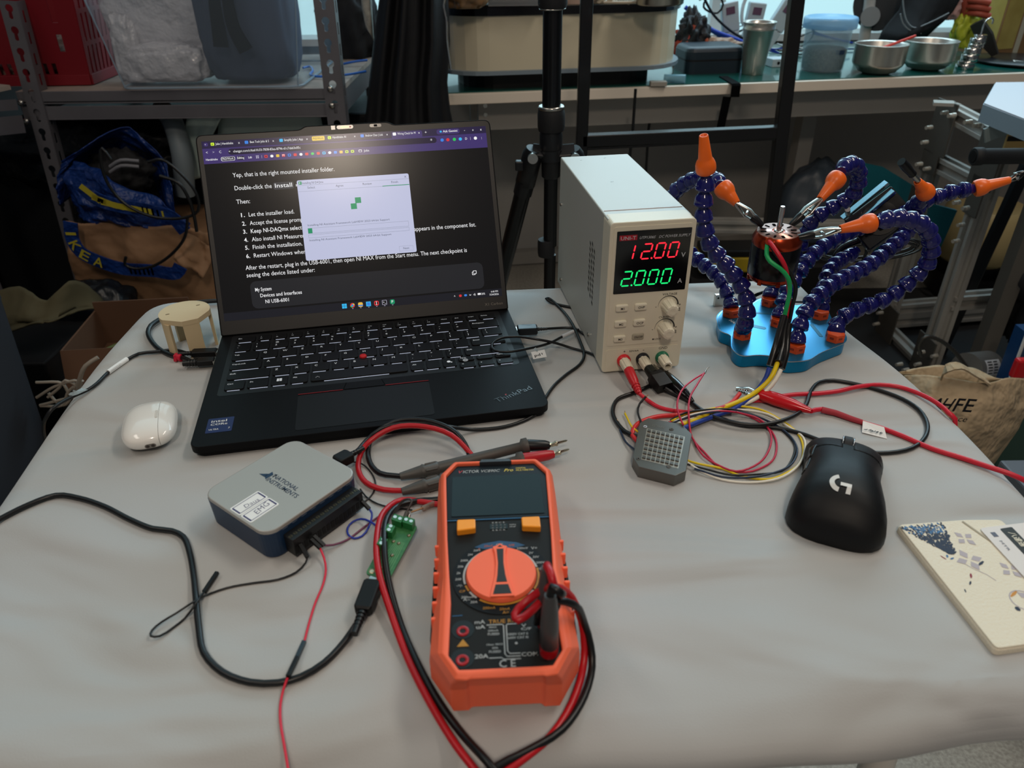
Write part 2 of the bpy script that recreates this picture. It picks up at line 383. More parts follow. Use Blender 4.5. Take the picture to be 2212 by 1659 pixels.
    g = G(); g.text('X1 Carbon', (.130, .0100, .0006), (1, 0, 0), (0, 1, 0), .0030, .0205, 'L'); g.build('model_mark', mat('mark_grey', '#77726c', .4, .5), t, M=M)
    # display: content in fractions of the active area
    DW, DH, B0 = .3016, .1885, .01948
    sm = [('sc_bg', '#1b1a1b'), ('sc_tab', '#2a2340'), ('sc_bar', '#41346b'), ('sc_pill', '#221b33'), ('sc_txt', '#f2f2f4'), ('sc_dim', '#b9b4c8'), ('sc_box', '#262629'), ('sc_dlg', '#c9cdea'), ('sc_dtx', '#4b5566'), ('sc_grn', '#1b8f62'), ('sc_line', '#8d93a8'),
          ('sc_yel', '#e2c03a'), ('sc_lime', '#c8e63c'), ('sc_red', '#d6353a'), ('sc_blu', '#3b82e0'), ('sc_cyan', '#38b6ee'), ('sc_chip', '#3a3a3e'), ('sc_task', '#1f1f25'), ('sc_fold', '#e7b94a'), ('sc_gr2', '#2fc35a')]
    ms = [mat(n, '#020202', .20, emit=c, es=(.85 if n == 'sc_dlg' else .6 if n == 'sc_bg' else .95), spec=.22) for n, c in sm]
    I = {n: i for i, (n, c) in enumerate(sm)}
    g = G()
    def X(u): return (u-.5)*DW
    def Yv(v): return B0+(1-v)*DH
    def R(u0, v0, u1, v1, m, k=1, r=0):
        w = (u1-u0)*DW; h = (v1-v0)*DH; o = rrect(X((u0+u1)/2), Yv((v0+v1)/2), w, h, r, 3) if r else [(X(u0), Yv(v1)), (X(u1), Yv(v1)), (X(u1), Yv(v0)), (X(u0), Yv(v0))]
        g.add([(x, y, .0005+k*.00006) for x, y in o], [tuple(range(len(o)))], I[m])
    def T(s, u0, v, h, u1=None, m='sc_txt', al='L', k=5, off=0): g.text(s, (X(u0), Yv(v), .0005+k*.00006), (1, 0, 0), (0, 1, 0), h*DH, (u1-u0)*DW if u1 else None, al, I[m], off=off)
    R(0, 0, 1, 1, 'sc_bg', 0)
    R(0, 0, 1, .042, 'sc_tab'); R(0, .040, 1, .124, 'sc_bar'); R(.655, .006, .765, .044, 'sc_bar', 2, .0015)
    R(.085, .048, .815, .081, 'sc_pill', 2, .003); R(.818, .006, .902, .034, 'sc_bar', 2, .002)
    R(.007, .008, .021, .028, 'sc_bar', 2, .0015); T('v', .0105, .021, .009, m='sc_txt')
    h = .0135
    for ico, m, s, a, b, x in ((.036, 'sc_lime', 'Jobs | Handshake', .046, .105, .126), (.150, 'sc_blu', 'Best Tech Jobs & S', .162, .226, .242), (.268, 'sc_cyan', 'Simplify Jobs | App', .278, .343, .358), (.435, 'sc_lime', 'Handshake AI', .446, .493, .525), (.550, 'sc_blu', 'Andrew Chan | Link', .561, .624, .640), (.665, 'sc_txt', 'Wiring Check for M', .676, .741, .755)):
        R(ico-.006, .009, ico+.006, .026, m, 3, .0007); T(s, a, .023, .0125, b, 'sc_txt'); T('x', x-.004, .023, .013)
        if m == 'sc_lime': T('#', ico-.003, .022, .009, m='sc_bg', k=6)
    R(.374, .006, .418, .030, 'sc_yel', 3, .001); T('PhD/Work', .378, .023, .011, .414, 'sc_bg')
    T('+', .775, .025, .016); T('Ask Gemini', .841, .024, .013, .894, off=.01); T('-', .919, .024, .014); T('o', .949, .024, .012); T('x', .978, .025, .014)
    R(.829, .013, .837, .024, 'sc_cyan', 3, .001)
    T('<', .011, .068, .014); T('>', .033, .068, .014, m='sc_dim'); T('C', .055, .068, .013); T('=', .087, .068, .012)
    T('chatgpt.com/c/6a61fc33-7838-83ea-8796-d1c7dab3e05c', .102, .069, .0130, .331)
    for u, m in ((.835, 'sc_blu'), (.856, 'sc_red'), (.880, 'sc_gr2'), (.902, 'sc_cyan'), (.958, 'sc_txt')): R(u-.006, .058, u+.006, .076, m, 3, .0016)
    T('*', .792, .076, .02); T('D', .920, .073, .013); T(':', .980, .074, .016); R(.939, .058, .940, .076, 'sc_dim', 3)
    R(.052+.006, .091, .106-.001, .113, 'sc_txt', 3, .0015); R(.060, .0925, .1035, .1115, 'sc_pill', 4, .0012); R(.112, .092, .137, .111, 'sc_pill', 3, .0012)
    T('Handshake', .008, .106, .0115, .047, off=.01); T('PhD/Work', .063, .107, .0120, .100, off=.012); T('Editing', .113, .106, .012, .136, off=.01); T('Lab', .150, .106, .0115, .162, off=.01)
    for k in range(4): R(.176+(k % 2)*.0055, .093+(k//2)*.009, .180+(k % 2)*.0055, .0995+(k//2)*.009, 'sc_dim', 3)
    R(.195, .093, .196, .110, 'sc_dim', 3)
    for k, m in enumerate(['sc_red', 'sc_txt', 'sc_yel', 'sc_red', 'sc_blu', 'sc_red', 'sc_txt', 'sc_red', 'sc_gr2', 'sc_red', 'sc_cyan', 'sc_txt', 'sc_blu', 'sc_fold', 'sc_lime', 'sc_lime']):
        u = .210+k*.0200; R(u-.0055, .0935, u+.0055, .1085, m, 3, .002 if m in ('sc_txt', 'sc_gr2') else .0006)
        if k in (0, 4, 10, 14, 15): R(u-.0025, .098, u+.0025, .104, 'sc_pill', 4)
        if k == 3: T('M', u-.004, .106, .012, m='sc_txt')
    R(.532, .094, .543, .108, 'sc_txt', 3, .0005); R(.5335, .097, .5415, .1065, 'sc_bar', 4); T('Jobs', .550, .107, .0125, .569)
    # chat text
    H = .026
    T('Yep, that is the right mounted installer folder.', .090, .205, .0245, .439)
    T('Double-click the', .091, .277, .0245, .217); R(.222, .2480, .293, .2880, 'sc_chip', 2, .002); T('Install', .228, .277, .023, .287, off=.008); T('a', .299, .277, .018)
    T('Then:', .091, .353, .0245, .137)
    for n, s, v, u1 in ((1, 'Let the installer load.', .427, .283), (2, 'Accept the license promp', .475, .309), (3, 'Keep NI-DAQmx selecte', .520, .311), (4, 'Also install NI Measurem', .566, .314), (5, 'Finish the installation.', .610, .298), (6, 'Restart Windows when', .657, .306)):
        T('%d.' % n, .101, v, .0225, .114, off=.015); T(s, .127, v, .0235, u1, off=.012 if n in (3,) else 0)
    T('appears in the component list.', .699, .578, .0240, .927)
    T('After the restart, plug in the USB-6001, then open NI MAX from the Start menu. The next checkpoint is', .094, .723, .0245, .884)
    T('seeing the device listed under:', .094, .765, .0245, .330)
    R(.101, .790, .937, .945, 'sc_box', 1, .006); T('My System', .117, .848, .0205, .173, off=.008); T('Devices and Interfaces', .132, .883, .0205, .276, off=.008); T('NI USB-6001', .147, .919, .0205, .228, off=.008)
    R(.895, .842, .907, .862, 'sc_txt', 2, .0006); R(.897, .845, .905, .859, 'sc_box', 3); R(.899, .836, .912, .856, 'sc_txt', 3, .0006); R(.901, .839, .910, .853, 'sc_box', 4)
    # taskbar
    R(0, .955, 1, 1, 'sc_task', 1)
    for k, m in enumerate(('sc_cyan', 'sc_red', 'sc_fold', 'sc_cyan', 'sc_red', 'sc_dim', 'sc_grn')):
        u = .419+k*.0288; R(u-.0085, .962, u+.0085, .989, m, 3, .0004 if k in (0, 3, 5) else .0015 if k != 1 else .0024)
        if k == 0: R(u-.0004, .962, u+.0004, .989, 'sc_task', 4); R(u-.0085, .975, u+.0085, .9765, 'sc_task', 4)
        if k == 1: R(u-.004, .969, u+.004, .982, 'sc_blu', 5, .0011); R(u+.0, .965, u+.0075, .976, 'sc_yel', 4, .001); R(u-.0075, .976, u+.002, .986, 'sc_gr2', 4, .001)
        if k == 2: R(u-.0085, .977, u+.0085, .984, 'sc_blu', 4)
        if k == 3: R(u-.005, .967, u+.005, .984, 'sc_blu', 4)
        if k == 4: R(u-.001, .965, u+.001, .986, 'sc_txt', 4); R(u-.0055, .967, u+.0055, .984, 'sc_bg', 3.5, .0016)
        if k == 5: R(u-.007, .964, u+.007, .987, 'sc_bg', 4); T('>_', u-.005, .980, .012, m='sc_txt', k=6)
        if k == 6: T('P', u-.003, .983, .016, m='sc_txt', k=6)
        if k: R(u-.002, .9925, u+.002, .9955, 'sc_dim', 3)
    T('^', .819, .985, .014); R(.838, .970, .848, .984, 'sc_red', 3, .001); R(.857, .971, .868, .983, 'sc_blu', 3, .001); T('w', .876, .982, .012); T('d)', .892, .982, .012); R(.908, .971, .920, .982, 'sc_txt', 3, .0004); T('20%', .922, .983, .0115, .936)
    T('4:40 PM', .958, .975, .0105, .985); T('7/24/2026', .952, .992, .0105, .987)
    # installer dialog
    R(.304, .245, .700, .699, 'sc_dlg', 6, .0018); R(.3095, .252, .3205, .270, 'sc_grn', 7, .0004); T('F', .3125, .268, .012, m='sc_txt', k=8)
    T('Installing NI DAQmx', .323, .268, .0125, .396, 'sc_dtx', k=8); T('x', .684, .268, .015, m='sc_dtx', k=8)
    for s, u in (('Select', .352), ('Agree', .451), ('Review', .549), ('Finish', .647)): T(s, u, .295, .0125, None, 'sc_dtx', 'C', 8)
    R(.305, .274, .699, .2755, 'sc_line', 7); R(.306, .308, .604, .3095, 'sc_line', 7); R(.602, .3065, .699, .3105, 'sc_grn', 8)
    R(.4995, .362, .5205, .3945, 'sc_grn', 8); R(.4825, .3945, .5035, .427, 'sc_grn', 8)
    for v in (.504, .5895): T('Installing NI Assistant Framework LabVIEW 2023 64-bit Support', .324, v+.001, .0110, .615, 'sc_dtx', k=8)
    for v0, v1 in ((.5165, .5475), (.5535, .5725)):
        R(.3225, v0, .6815, v1, 'sc_line', 7); R(.3233, v0+.0015, .6807, v1-.0015, 'sc_dlg', 8)
    R(.3233, .518, .338, .546, 'sc_grn', 9); R(.638, .659, .689, .688, 'sc_line', 7); R(.6386, .6602, .6884, .6868, 'sc_dlg', 8); T('Next', .6635, .678, .0120, None, 'sc_dtx', 'C', 9)
    g.build('display', ms, t, M=M)
laptop()

# ------------------------------------------------------------ bench power supply
CREAM = mat('cream_plastic', '#dcd5c0', .45)
PMET = mat('grey_powder_metal', '#b4b4ac', .42, bump=.12, bs=1800)
def power_supply():
    W_, D_, Z0, HH = .0795, .2257, .0027, .1545
    t = thing('power_supply', 'tall beige bench power supply with red and green digits, right of laptop', 'power supply', (.09014, .63229, TZ), .13967)
    g = G(); g.box((W_/2, .012+(D_-.012)/2, Z0+HH/2), (W_, D_-.012, HH)); g.build('housing', PMET, t, bevel=.0012)
    g = G()
    for r in range(3):
        for k in range(9 + (r > 0)):
            z = .060+.0062*k-(0, .0035, .008)[r]; y = .050+.0085*(2-r)
            g.add([(-.0004, y, z), (-.0004, y+.004, z+.0022), (-.0004, y+.005, z+.0052), (-.0004, y+.0012, z+.0034)], [(0, 3, 2, 1)])
    g.build('vent_slots', mat('vent_dark', '#0b0b0b', .8), t)
    g = G(); g.prism(rrect(W_/2, 0, W_, .030, .003), .0, 0)
    g = G(); FR = Matrix.Rotation(PI/2, 4, 'X')       # prism local (x, z) -> front plane, extruded towards -y
    g.prism(rrect(W_/2, Z0+HH/2, W_+.001, HH+.001, .004), -.024, 0, M=FR, inset=.0008, iz=.0008)
    g.prism(rrect(W_/2, Z0+HH/2+.013, W_-.006, HH-.033, .002), -.002, .0006, M=FR); g.prism(rrect(W_/2, .0158, W_-.006, .0245, .002), -.002, .0006, M=FR)
    g.build('front_bezel', CREAM, t)
    G().box((W_/2, .034, Z0+HH+.0001), (W_-.004, .0012, .0004)).build('top_seam', mat('seam_tan', '#a08070', .6), t)
    G().prism(rrect(.0408, .1189, .0700, .0615, .0008), -.001, .0010, M=FR).build('display_window', mat('window_black', '#060608', .12), t)
    def seg(g, ch, x, z, h, w, mi):
        th = h*.10; SL = .16
        def bar(ax, az, bx, bz):
            a = V(ax, 0, az); b = V(bx, 0, bz); d = (b-a).normalized(); a = a+d*th*.3; b = b-d*th*.3; n = V(-d.z, 0, d.x)
            P = [a, a+d*th*.5+n*th*.5, b-d*th*.5+n*th*.5, b, b-d*th*.5-n*th*.5, a+d*th*.5-n*th*.5]
            g.add([(x+p.x+p.z*SL, -.00125, z+p.z) for p in P], [(0, 1, 2, 3, 4, 5)], mi)
        S_ = {'a': (0, h, w, h), 'b': (w, h, w, h/2), 'c': (w, h/2, w, 0), 'd': (0, 0, w, 0), 'e': (0, h/2, 0, 0), 'f': (0, h, 0, h/2), 'g': (0, h/2, w, h/2)}
        for c in {'0': 'abcdef', '1': 'bc', '2': 'abged'}[ch]: bar(*S_[c])
    RED7 = mat('led_red', '#300204', .4, emit='#ff2a3c', es=1.25); GRN7 = mat('led_green', '#02200a', .4, emit='#18f07a', es=1.05)
    for mi, s, x0, z0, p, M_ in ((0, '1200', .0168, .1222, .0127, RED7), (1, '2000', .0125, .0962, .0128, GRN7)):
        g = G()
        for i, ch in enumerate(s): seg(g, ch, x0+i*p-(.0035 if ch == '1' else 0), z0, .0142, .0082, 0)
        k = 1 if mi == 0 else 0; xd = x0+k*p+.0104
        g.prism(circ(xd, z0+.0002, .0009, 10), .0011, .0013, M=FR); g.build('digits', M_, t)
    g = G(); ex = (1, 0, 0); ey = (0, 0, 1); Yp = -.0013
    def tx(s, x, z, h, w=None, al='C', mi=0, sh=0, off=0, y=Yp): g.text(s, (x, y, z), ex, ey, h, w, al, mi, sh, off)
    bd = G(); bd.prism(rrect(.0165, .1433, .0165, .0050, .0003), .001, .0011, 1, M=FR); bd.text('UNI-T', (.0165, Yp, .1415), ex, ey, .0033, .0142, 'C', 0, 0, .03); bd.build('brand_badge', [mat('print_silver', '#b9bcc0', .4), mat('print_red', '#a5182c', .4)], t)
    tx('UTP1306S', .0345, .1416, .0025, .0150, sh=.3, off=.01); tx('DC POWER SUPPLY', .0600, .1416, .0025, .0300, sh=.3, off=.01)
    tx('V', .0702, .1215, .0045, off=.02); tx('A', .0698, .0955, .0045, off=.02)
    g.build('window_print', [mat('print_silver', '#b9bcc0', .4), mat('print_red', '#a5182c', .4)], t)
    g = G(); Yp = -.0007
    def tx2(s, x, z, h, w=None, sh=0, off=.015): g.text(s, (x, Yp, z), ex, ey, h, w, 'C', 0, sh, off)
    tx2('VOLTAGE', .0617, .0832, .0022, .0145); tx2('CURRENT', .0605, .0590, .0022, .0145); tx2('LOCK', .0545, .0355, .0017, .0065)
    tx2('+', .0216, .0235, .0030); tx2('32V/6A', .0312, .0240, .0018, .0098); tx2('-', .0410, .0238, .0034); tx2('GND', .0610, .0243, .0027, .0088)
    for cx, cz in ((.0612, .0725), (.0600, .0482)):
        tx2('-', cx-.0120, cz-.002, .003); tx2('+', cx+.0117, cz-.0015, .0028)
        P = [(cx+.0098*math.cos(a), Yp, cz+.0098*math.sin(a)) for a in [math.radians(185-k*8) for k in range(24)]]
        for i in range(len(P)-1): g.strip(P[i:i+2], .0002+.0014*i/24, (0, -1, 0))
        for k in range(4): g.box((cx+.0118, Yp, cz-.0035-.0010*k), (.0012+.0003*k, .0001, .0005))
    g.prism(circ(.0497, .0363, .0009, 10), .0006, .0007, M=FR)
    g.build('panel_print', mat('print_dark', '#2b2a28', .5), t)
    for (x, z, s) in ((.0152, .0735, 'M1'), (.0338, .0735, 'OVP'), (.0150, .0568, 'M2'), (.0336, .0568, 'OCP'), (.0152, .0405, 'M3'), (.0338, .0407, 'ON/OFF')):
        gg = G(); gg.prism(rrect(x, z, .0122, .0070, .0018), 0, .0032 if s != 'ON/OFF' else .0018, M=FR, inset=.0012, iz=.0012)
        gg.text(s, (x+.0003, -(.0034 if s != 'ON/OFF' else .0020), z-.0012), ex, ey, .0024, .0085 if len(s) > 4 else None, 'C', 1, 0, .02)
        o = gg.build('push_button', [CREAM if s != 'ON/OFF' else mat('button_taupe', '#a69f8c', .5), mat('print_dark', '#2b2a28')], t)
        if s == 'ON/OFF': o['label'] = 'darker taupe on/off button pressed in'
    for cx, cz in ((.0612, .0725), (.0600, .0482)):
        M = Matrix.Translation((cx, 0, cz)) @ Matrix.Rotation(PI/2, 4, 'X')
        G().lathe([(.0074, 0), (.0074, .002), (.0068, .004), (.0062, .0135), (.0056, .0148), (.0035, .0152), (.001, .0150)], 48, M=M, flute=9, fd=.07).build('control_knob', CREAM, t)
    for cx, m, hole in ((.0212, mat('collar_red', '#d4262e', .35), 0), (.0406, mat('collar_black', '#1d2026', .35), 0), (.0606, mat('collar_green', '#1d6e50', .35), 1)):
        M = Matrix.Translation((cx, 0, .0152)) @ Matrix.Rotation(PI/2, 4, 'X')
        o = G().lathe([(.0068, 0), (.0068, .0035), (.0060, .0045)], 28, M=M).build('terminal', m, t)
        G().lathe([(.0055, .004), (.0055, .0055), (.0050, .0175), (.0046, .020), (.0028, .020), (.0028, .010)], 42, M=M, flute=8, fd=.07, cap=(True, False)).build('binding_post', CREAM, o)
        G().cyl((0, 0, .0095), (0, 0, .0100), .0028, M=M).build('socket', mat('socket_dark', '#1a1613', .5), o)
    for y, z in ((.215, .105), (.205, .014), (.06, .014)): G().cyl((-.0012, y, z), (.001, y, z), .0022, n=14).build('screw', STEEL, t)
    for x in (.012, W_-.012):
        for y in (.015, D_-.02): G().cyl((x, y, 0), (x, y, Z0+.0005), .005).build('foot', RUB, t)
    g = G()
    for x, y in ((.018, .205), (.045, .210), (.03, .12)): g.strip([(x+random.uniform(0, .006), y+random.uniform(0, .003), Z0+HH+.0002) for k in range(3)], .0008, (0, 0, 1))
    g.build('chipped_paint', mat('bare_metal', '#6f6a64', .5, 1), t)
power_supply()

# ------------------------------------------------------------ multimeter
ORG = mat('orange_rubber', '#ff7350', .5, spec=.4)
MBL = mat('meter_black', '#1b1917', .55, spec=.2)
EX = (1, 0, 0); EY = (0, 1, 0)
def multimeter():
    t = thing('multimeter', 'orange digital multimeter with round dial at the front edge of the table', 'multimeter', (-.00506, .26035, TZ), .04538)
    def mirror(h): return h+[(-x, y) for x, y in reversed(h)]
    outer = mirror([(.0205, .0005), (.0225, -.0015), (.0312, -.0015), (.0437, .019), (.0430, .045), (.0405, .066), (.0425, .100), (.0436, .150), (.0436, .171), (.0335, .1855)])
    mid = mirror([(.0205, -.0020), (.0220, -.0045), (.0300, -.0045), (.0425, .016), (.0415, .045), (.0395, .066), (.0412, .100), (.0425, .150), (.0425, .1705), (.0325, .1845)])
    up = mirror([(.0195, -.0075), (.0215, -.0080), (.0275, -.0070), (.0375, .0100), (.0372, .045), (.0362, .066), (.0375, .100), (.0400, .150), (.0402, .168), (.0312, .1815)])
    inn = mirror([(.0130, -.0027), (.0190, -.0027), (.0255, -.0025), (.0315, .0070), (.0308, .045), (.0322, .066), (.0342, .100), (.0360, .150), (.0365, .164), (.0288, .1775)])
    def lv(o, z, f=1): return [(x*f, y, z) for x, y in o]
    # close-fitting rings from the floor side to the face
    R = [lv(outer, .0052, .97), lv(outer, .008), lv(outer, .024), lv(mid, .033), lv(up, .0405), lv([(a[0]*.5+b[0]*.5, a[1]*.5+b[1]*.5) for a, b in zip(up, inn)], .0428), lv(inn, .0428), lv(inn, .0395)]
    g = G().rings(R, cap=(True, False)); g.build('holster', ORG, t, bevel=.0009)
    for sx in (-1, 1):
        for y in (.018, .165): G().cyl((sx*.028, y, 0), (sx*.028, y, .0056), .006).build('rubber_foot', MBL, t)
        for y in (.040, .052, .064, .076, .088, .100): G().box((sx*.0412, y, .0305), (.0035, .0022, .009)).build('grip_rib', ORG, t, bevel=.0006)
        G().box((sx*.0433, .066, .014), (.0022, .060, .012)).build('side_grip', MBL, t, bevel=.0006)
    G().prism(roundpoly([(x*1.002, y) for x, y in inn], .001, 2), .036, .0400).build('face_panel', MBL, t)
    g = G(); g.prism([(-.012, .1772), (.012, .1772), (.0105, .1805), (-.0105, .1805)], .040, .0434, inset=.0005); g.build('hanger_notch', mat('notch_grey', '#33373c', .4), t, bevel=.0005)
    g = G(); g.prism(roundpoly([(-.0345, .1185), (.0345, .1185), (.0362, .164), (.0285, .1765), (-.0285, .1765), (-.0362, .164)], .001, 2), .040, .0407); g.build('brand_band', mat('band_navy', '#0c0f15', .4, spec=.25), t, bevel=.0003)
    g = G(); g.prism(rrect(0, .1425, .0640, .0425, .001), .0405, .0411, inset=.0003); g.build('display_window', mat('lcd_glass', '#0e171c', .12, spec=.4), t)
    G().box((0, .1177, .0404), (.0695, .0007, .0006)).build('trim_line', mat('trim_blue', '#2c5f88', .4), t)
    z = .0408; g = G()
    g.text('V', (-.0275, .1683, z), EX, EY, .0031, .0032, 'L', 1, .3, .02); g.text('ICTOR', (-.0244, .1683, z), EX, EY, .0031, .0118, 'L', 0, .2, .03); g.text('VC890C', (-.0108, .1683, z), EX, EY, .0030, .0140, 'L', 0, .3, .005)
    g.text('Pro', (.0060, .1683, z), EX, EY, .0032, .0070, 'L', 2, .35, .04); g.text('DIGITAL', (.0150, .1710, z), EX, EY, .0016, .0075, 'L', 2, .1, .01); g.text('MULTIMETER', (.0150, .1684, z), EX, EY, .0018, .0132, 'L', 2, .1, .015)
    g.build('brand_print', [mat('print_grey', '#a9aaa8', .5), mat('print_red2', '#c03038', .5), mat('print_yellow', '#d8c04a', .5)], t)
    AMB = mat('amber_button', '#ffa028', .4)
    for x, a in ((-.0217, -1), (.0217, 1)):
        P = [(x-.0062, .1145), (x+.0062, .1145), (x+.0062, .1045-(.0008 if a > 0 else -.0008)), (x-.0062, .1045+(.0008 if a > 0 else -.0008))][::-1]
        G().prism(roundpoly(P, .0012, 3), .039, .0445, inset=.0008, iz=.0008).build('button', AMB, t)
    g = G(); g.prism(rrect(0, .1103, .0120, .0050, .0005), .0398, .0404)
    for i in range(4):
        for j in (0, 1): g.box((-.0040+.0027*i, .1090+.0026*j, .04045), (.0013, .0013, .0002), 1)
    g.build('transistor_socket', [BLKG, mat('socket_grey', '#4b4a48', .5)], t)
    # scale disc and dial
    g = G(); g.prism(circ(0, .0662, .0305, 64), .0398, .0405)
    g.build('scale_plate', mat('scale_black', '#101012', .5, spec=.2), t)
    g = G(); 
    P = [(-.0165, .0915), (-.011, .0945), (0, .0965), (.011, .0945), (.0165, .0915), (.010, .0895), (-.010, .0895)][::-1]
    g.prism(P, .0404, .04062); g.build('blue_band', mat('scale_blue', '#1d4468', .35), t)
    g = G(); z = .0407
    def arc(a0, a1, r, w, mi):
        g.strip([(r*math.sin(math.radians(a)), .0662+r*math.cos(math.radians(a)), z) for a in range(a0, a1+1, 4)], w, (0, 0, 1), mi)
    for a0, a1, mi in ((-17, -9, 1), (-5, 5, 0), (9, 17, 1), (20, 76, 0), (78, 122, 1), (125, 137, 0), (140, 218, 1), (222, 238, 0), (240, 252, 1), (-105, -22, 0)): arc(a0, a1, .0232, .0013, mi)
    for s, a, mi in (('OFF', 0, 0), ('hFE', 17, 2), ('200mV', 33, 0), ('2V', 48, 0), ('20V', 58, 0), ('200V', 70, 0), ('1000V', 82, 0), ('F', -30, 2), ('20mF', -16, 2), ('20M', -34, 0), ('2M', -46, 0), ('200k', -59, 0), ('20k', -71, 0), ('2k', -83, 0), ('200', -94, 0), ('->|-', -105, 0), ('C/F', -116, 1), ('200mA', -128, 0), ('20A', -140, 0), ('2mA', 157, 1), ('20mA', 178, 1), ('200mA', 198, 1)):
        r = .0268; g.text(s, (r*math.sin(math.radians(a)), .0662+r*math.cos(math.radians(a))-.0008, z), EX, EY, .0018, None, 'C', mi, .15, .008)
    g.text('V=', (.0222, .0873, z), EX, EY, .0024, None, 'C', 0); g.text('A~', (-.0215, .0468, z), EX, EY, .0024, None, 'C', 0); g.text('A=', (.0015, .0358, z), EX, EY, .0022, None, 'C', 1)
    g.text('HOLD/SELECT', (-.0215, .1156, .0402), EX, EY, .0012, .012, 'C', 0); g.text('REL', (.0195, .1156, .0402), EX, EY, .0012, .004, 'C', 0); g.text('Hz%', (.0245, .1156, .0402), EX, EY, .0012, .004, 'C', 2)
    g.text('E B C E', (0, .1138, .0402), EX, EY, .0013, .0085, 'C', 0); g.text('E B C E', (0, .1065, .0402), EX, EY, .0013, .0085, 'C', 0); g.text('NPN', (.0075, .1112, .0402), EX, EY, .0012, .004, 'L', 0); g.text('PNP', (.0075, .1092, .0402), EX, EY, .0012, .004, 'L', 0)
    z = .0402
    for s, x, y, h, w, mi in (('mA', -.0168, .0298, .0026, .006, 0), ('uA', -.0160, .0262, .0026, .0052, 0), ('20A', -.0170, .0060, .0027, .0076, 0), ('COM', .0090, .0060, .0026, .0092, 0), ('TRUE RMS', -.0088, .0296, .0027, .0185, 1), ('MAX', -.0085, .0262, .0014, .0044, 0), ('200mA', -.0093, .0238, .0014, .0060, 0), ('FUSED', -.0094, .0213, .0016, .0066, 0), ('10sec MAX', -.0102, .0142, .0013, .0094, 0), ('20A', -.0073, .0118, .0014, .0035, 0), ('FUSED', -.0090, .0092, .0016, .0066, 0),
        ('1000V CAT II', .0020, .0205, .0016, .0115, 0), ('600V CAT III', .0020, .0180, .0016, .0115, 0), ('C E', -.0036, -.0005, .0048, .0090, 0), ('V', .0100, .0262, .002, .003, 0), ('C/F', .0098, .0238, .0018, .006, 0)):
        g.text(s, (x, y, z), EX, EY, h, w, 'L', mi, 0, .012)
    ln = lambda P: g.strip([(x, y, z) for x, y in P], .0006, (0, 0, 1), 0)
    ln([(-.0100, .0286), (-.0012, .0286), (-.0002, .0278), (-.0002, .0082), (.0010, .0064), (.0085, .0064)]); ln([(.0078, .0286), (.0022, .0286), (.0014, .0278), (.0014, .0100), (.0026, .0082), (.0085, .0082)]); ln([(-.0090, .0058), (-.0022, .0058), (-.0010, .0046), (.0085, .0046)])
    g.prism([(-.0270, .0145), (-.0202, .0145), (-.0236, .0195)], .0400, .0402, 1)
    g.strip([(-.0300, .0363, z), (-.0240, .0365, z)], .0005, (0, 0, 1), 3); g.prism(circ(.0065, .0150, .0008, 8), .0400, .0402, 0)
    g.build('face_print', [MATS['print_grey'], mat('print_amber', '#b07a1e', .5), mat('print_orange', '#b5532a', .5), MATS['trim_blue']], t)
    dial = G().lathe([(.0221, .0402), (.0219, .0425), (.0213, .0436)], 48, M=Matrix.Translation((0, .0662, 0))).build('dial', ORG, t)
    # the raised waisted handle of the dial
    hl = [(0, .0232), (.0018, .0216), (.0046, .0205), (.0034, .0150), (.0030, .006), (.0038, -.004), (.0062, -.0150), (.0072, -.0208)]
    P = [(x, y+.0662) for x, y in hl]+[(-x, y+.0662) for x, y in reversed(hl[1:])]
    G().prism(P[::-1], .0434, .0452, inset=.0005).build('dial_handle', ORG, dial, bevel=.0004)
    hl2 = [(0, .0212), (.0018, .0198)]; 
    up_ = [(.0022, .0182), (.0017, .006), (.0024, -.004), (.0033, -.0098)]; P = [(x, y+.0662) for x, y in up_]+[(-x, y+.0662) for x, y in reversed(up_)]
    g = G(); g.prism(P[::-1], .0450, .0454); lo = [(.0038, -.0118), (.0056, -.0192)]; P = [(x, y+.0662) for x, y in lo]+[(-x, y+.0662) for x, y in reversed(lo)]
    g.prism(P[::-1], .0450, .0454); g.prism([(0, .0662+.0218), (.0016, .0662+.0200), (-.0016, .0662+.0200)][::-1], .0450, .0453); g.build('dial_inlay', mat('inlay_dark', '#241c18', .35), dial)
    for x, y, nm in ((-.0237, .0262, 'v'), (-.0238, .0065, 'v'), (.0243, .0079, 'v'), (.0243, .0275, 'v')):
        o = G().prism(circ(x, y, .0066, 28), .0396, .0402).build('input_jack', mat('jack_black', '#050505', .4), t)
        G().lathe([(.0036, .0395), (.0036, .0406), (.0033, .0408), (.0019, .0408), (.0016, .0398)], 24, M=Matrix.Translation((x, y-.0012, 0)), cap=(True, False)).build('jack_ring', mat('jack_red', '#a3111c', .3), o); G().cyl((x, y-.0012, .0398), (x, y-.0012, .0404), .0018).build('jack_bore', mat('bore_dark', '#050505', .6), o)
    return t
MM = multimeter()
mmw = lambda x, y, z: (Matrix.Translation(MM.location) @ Matrix.Rotation(MM.rotation_euler.z, 4, 'Z')) @ Vector((x, y, z))
TIP = mat('probe_tip', '#c8b9a0', .2, 1); GRYB = mat('probe_grey', '#4c4b48', .5)
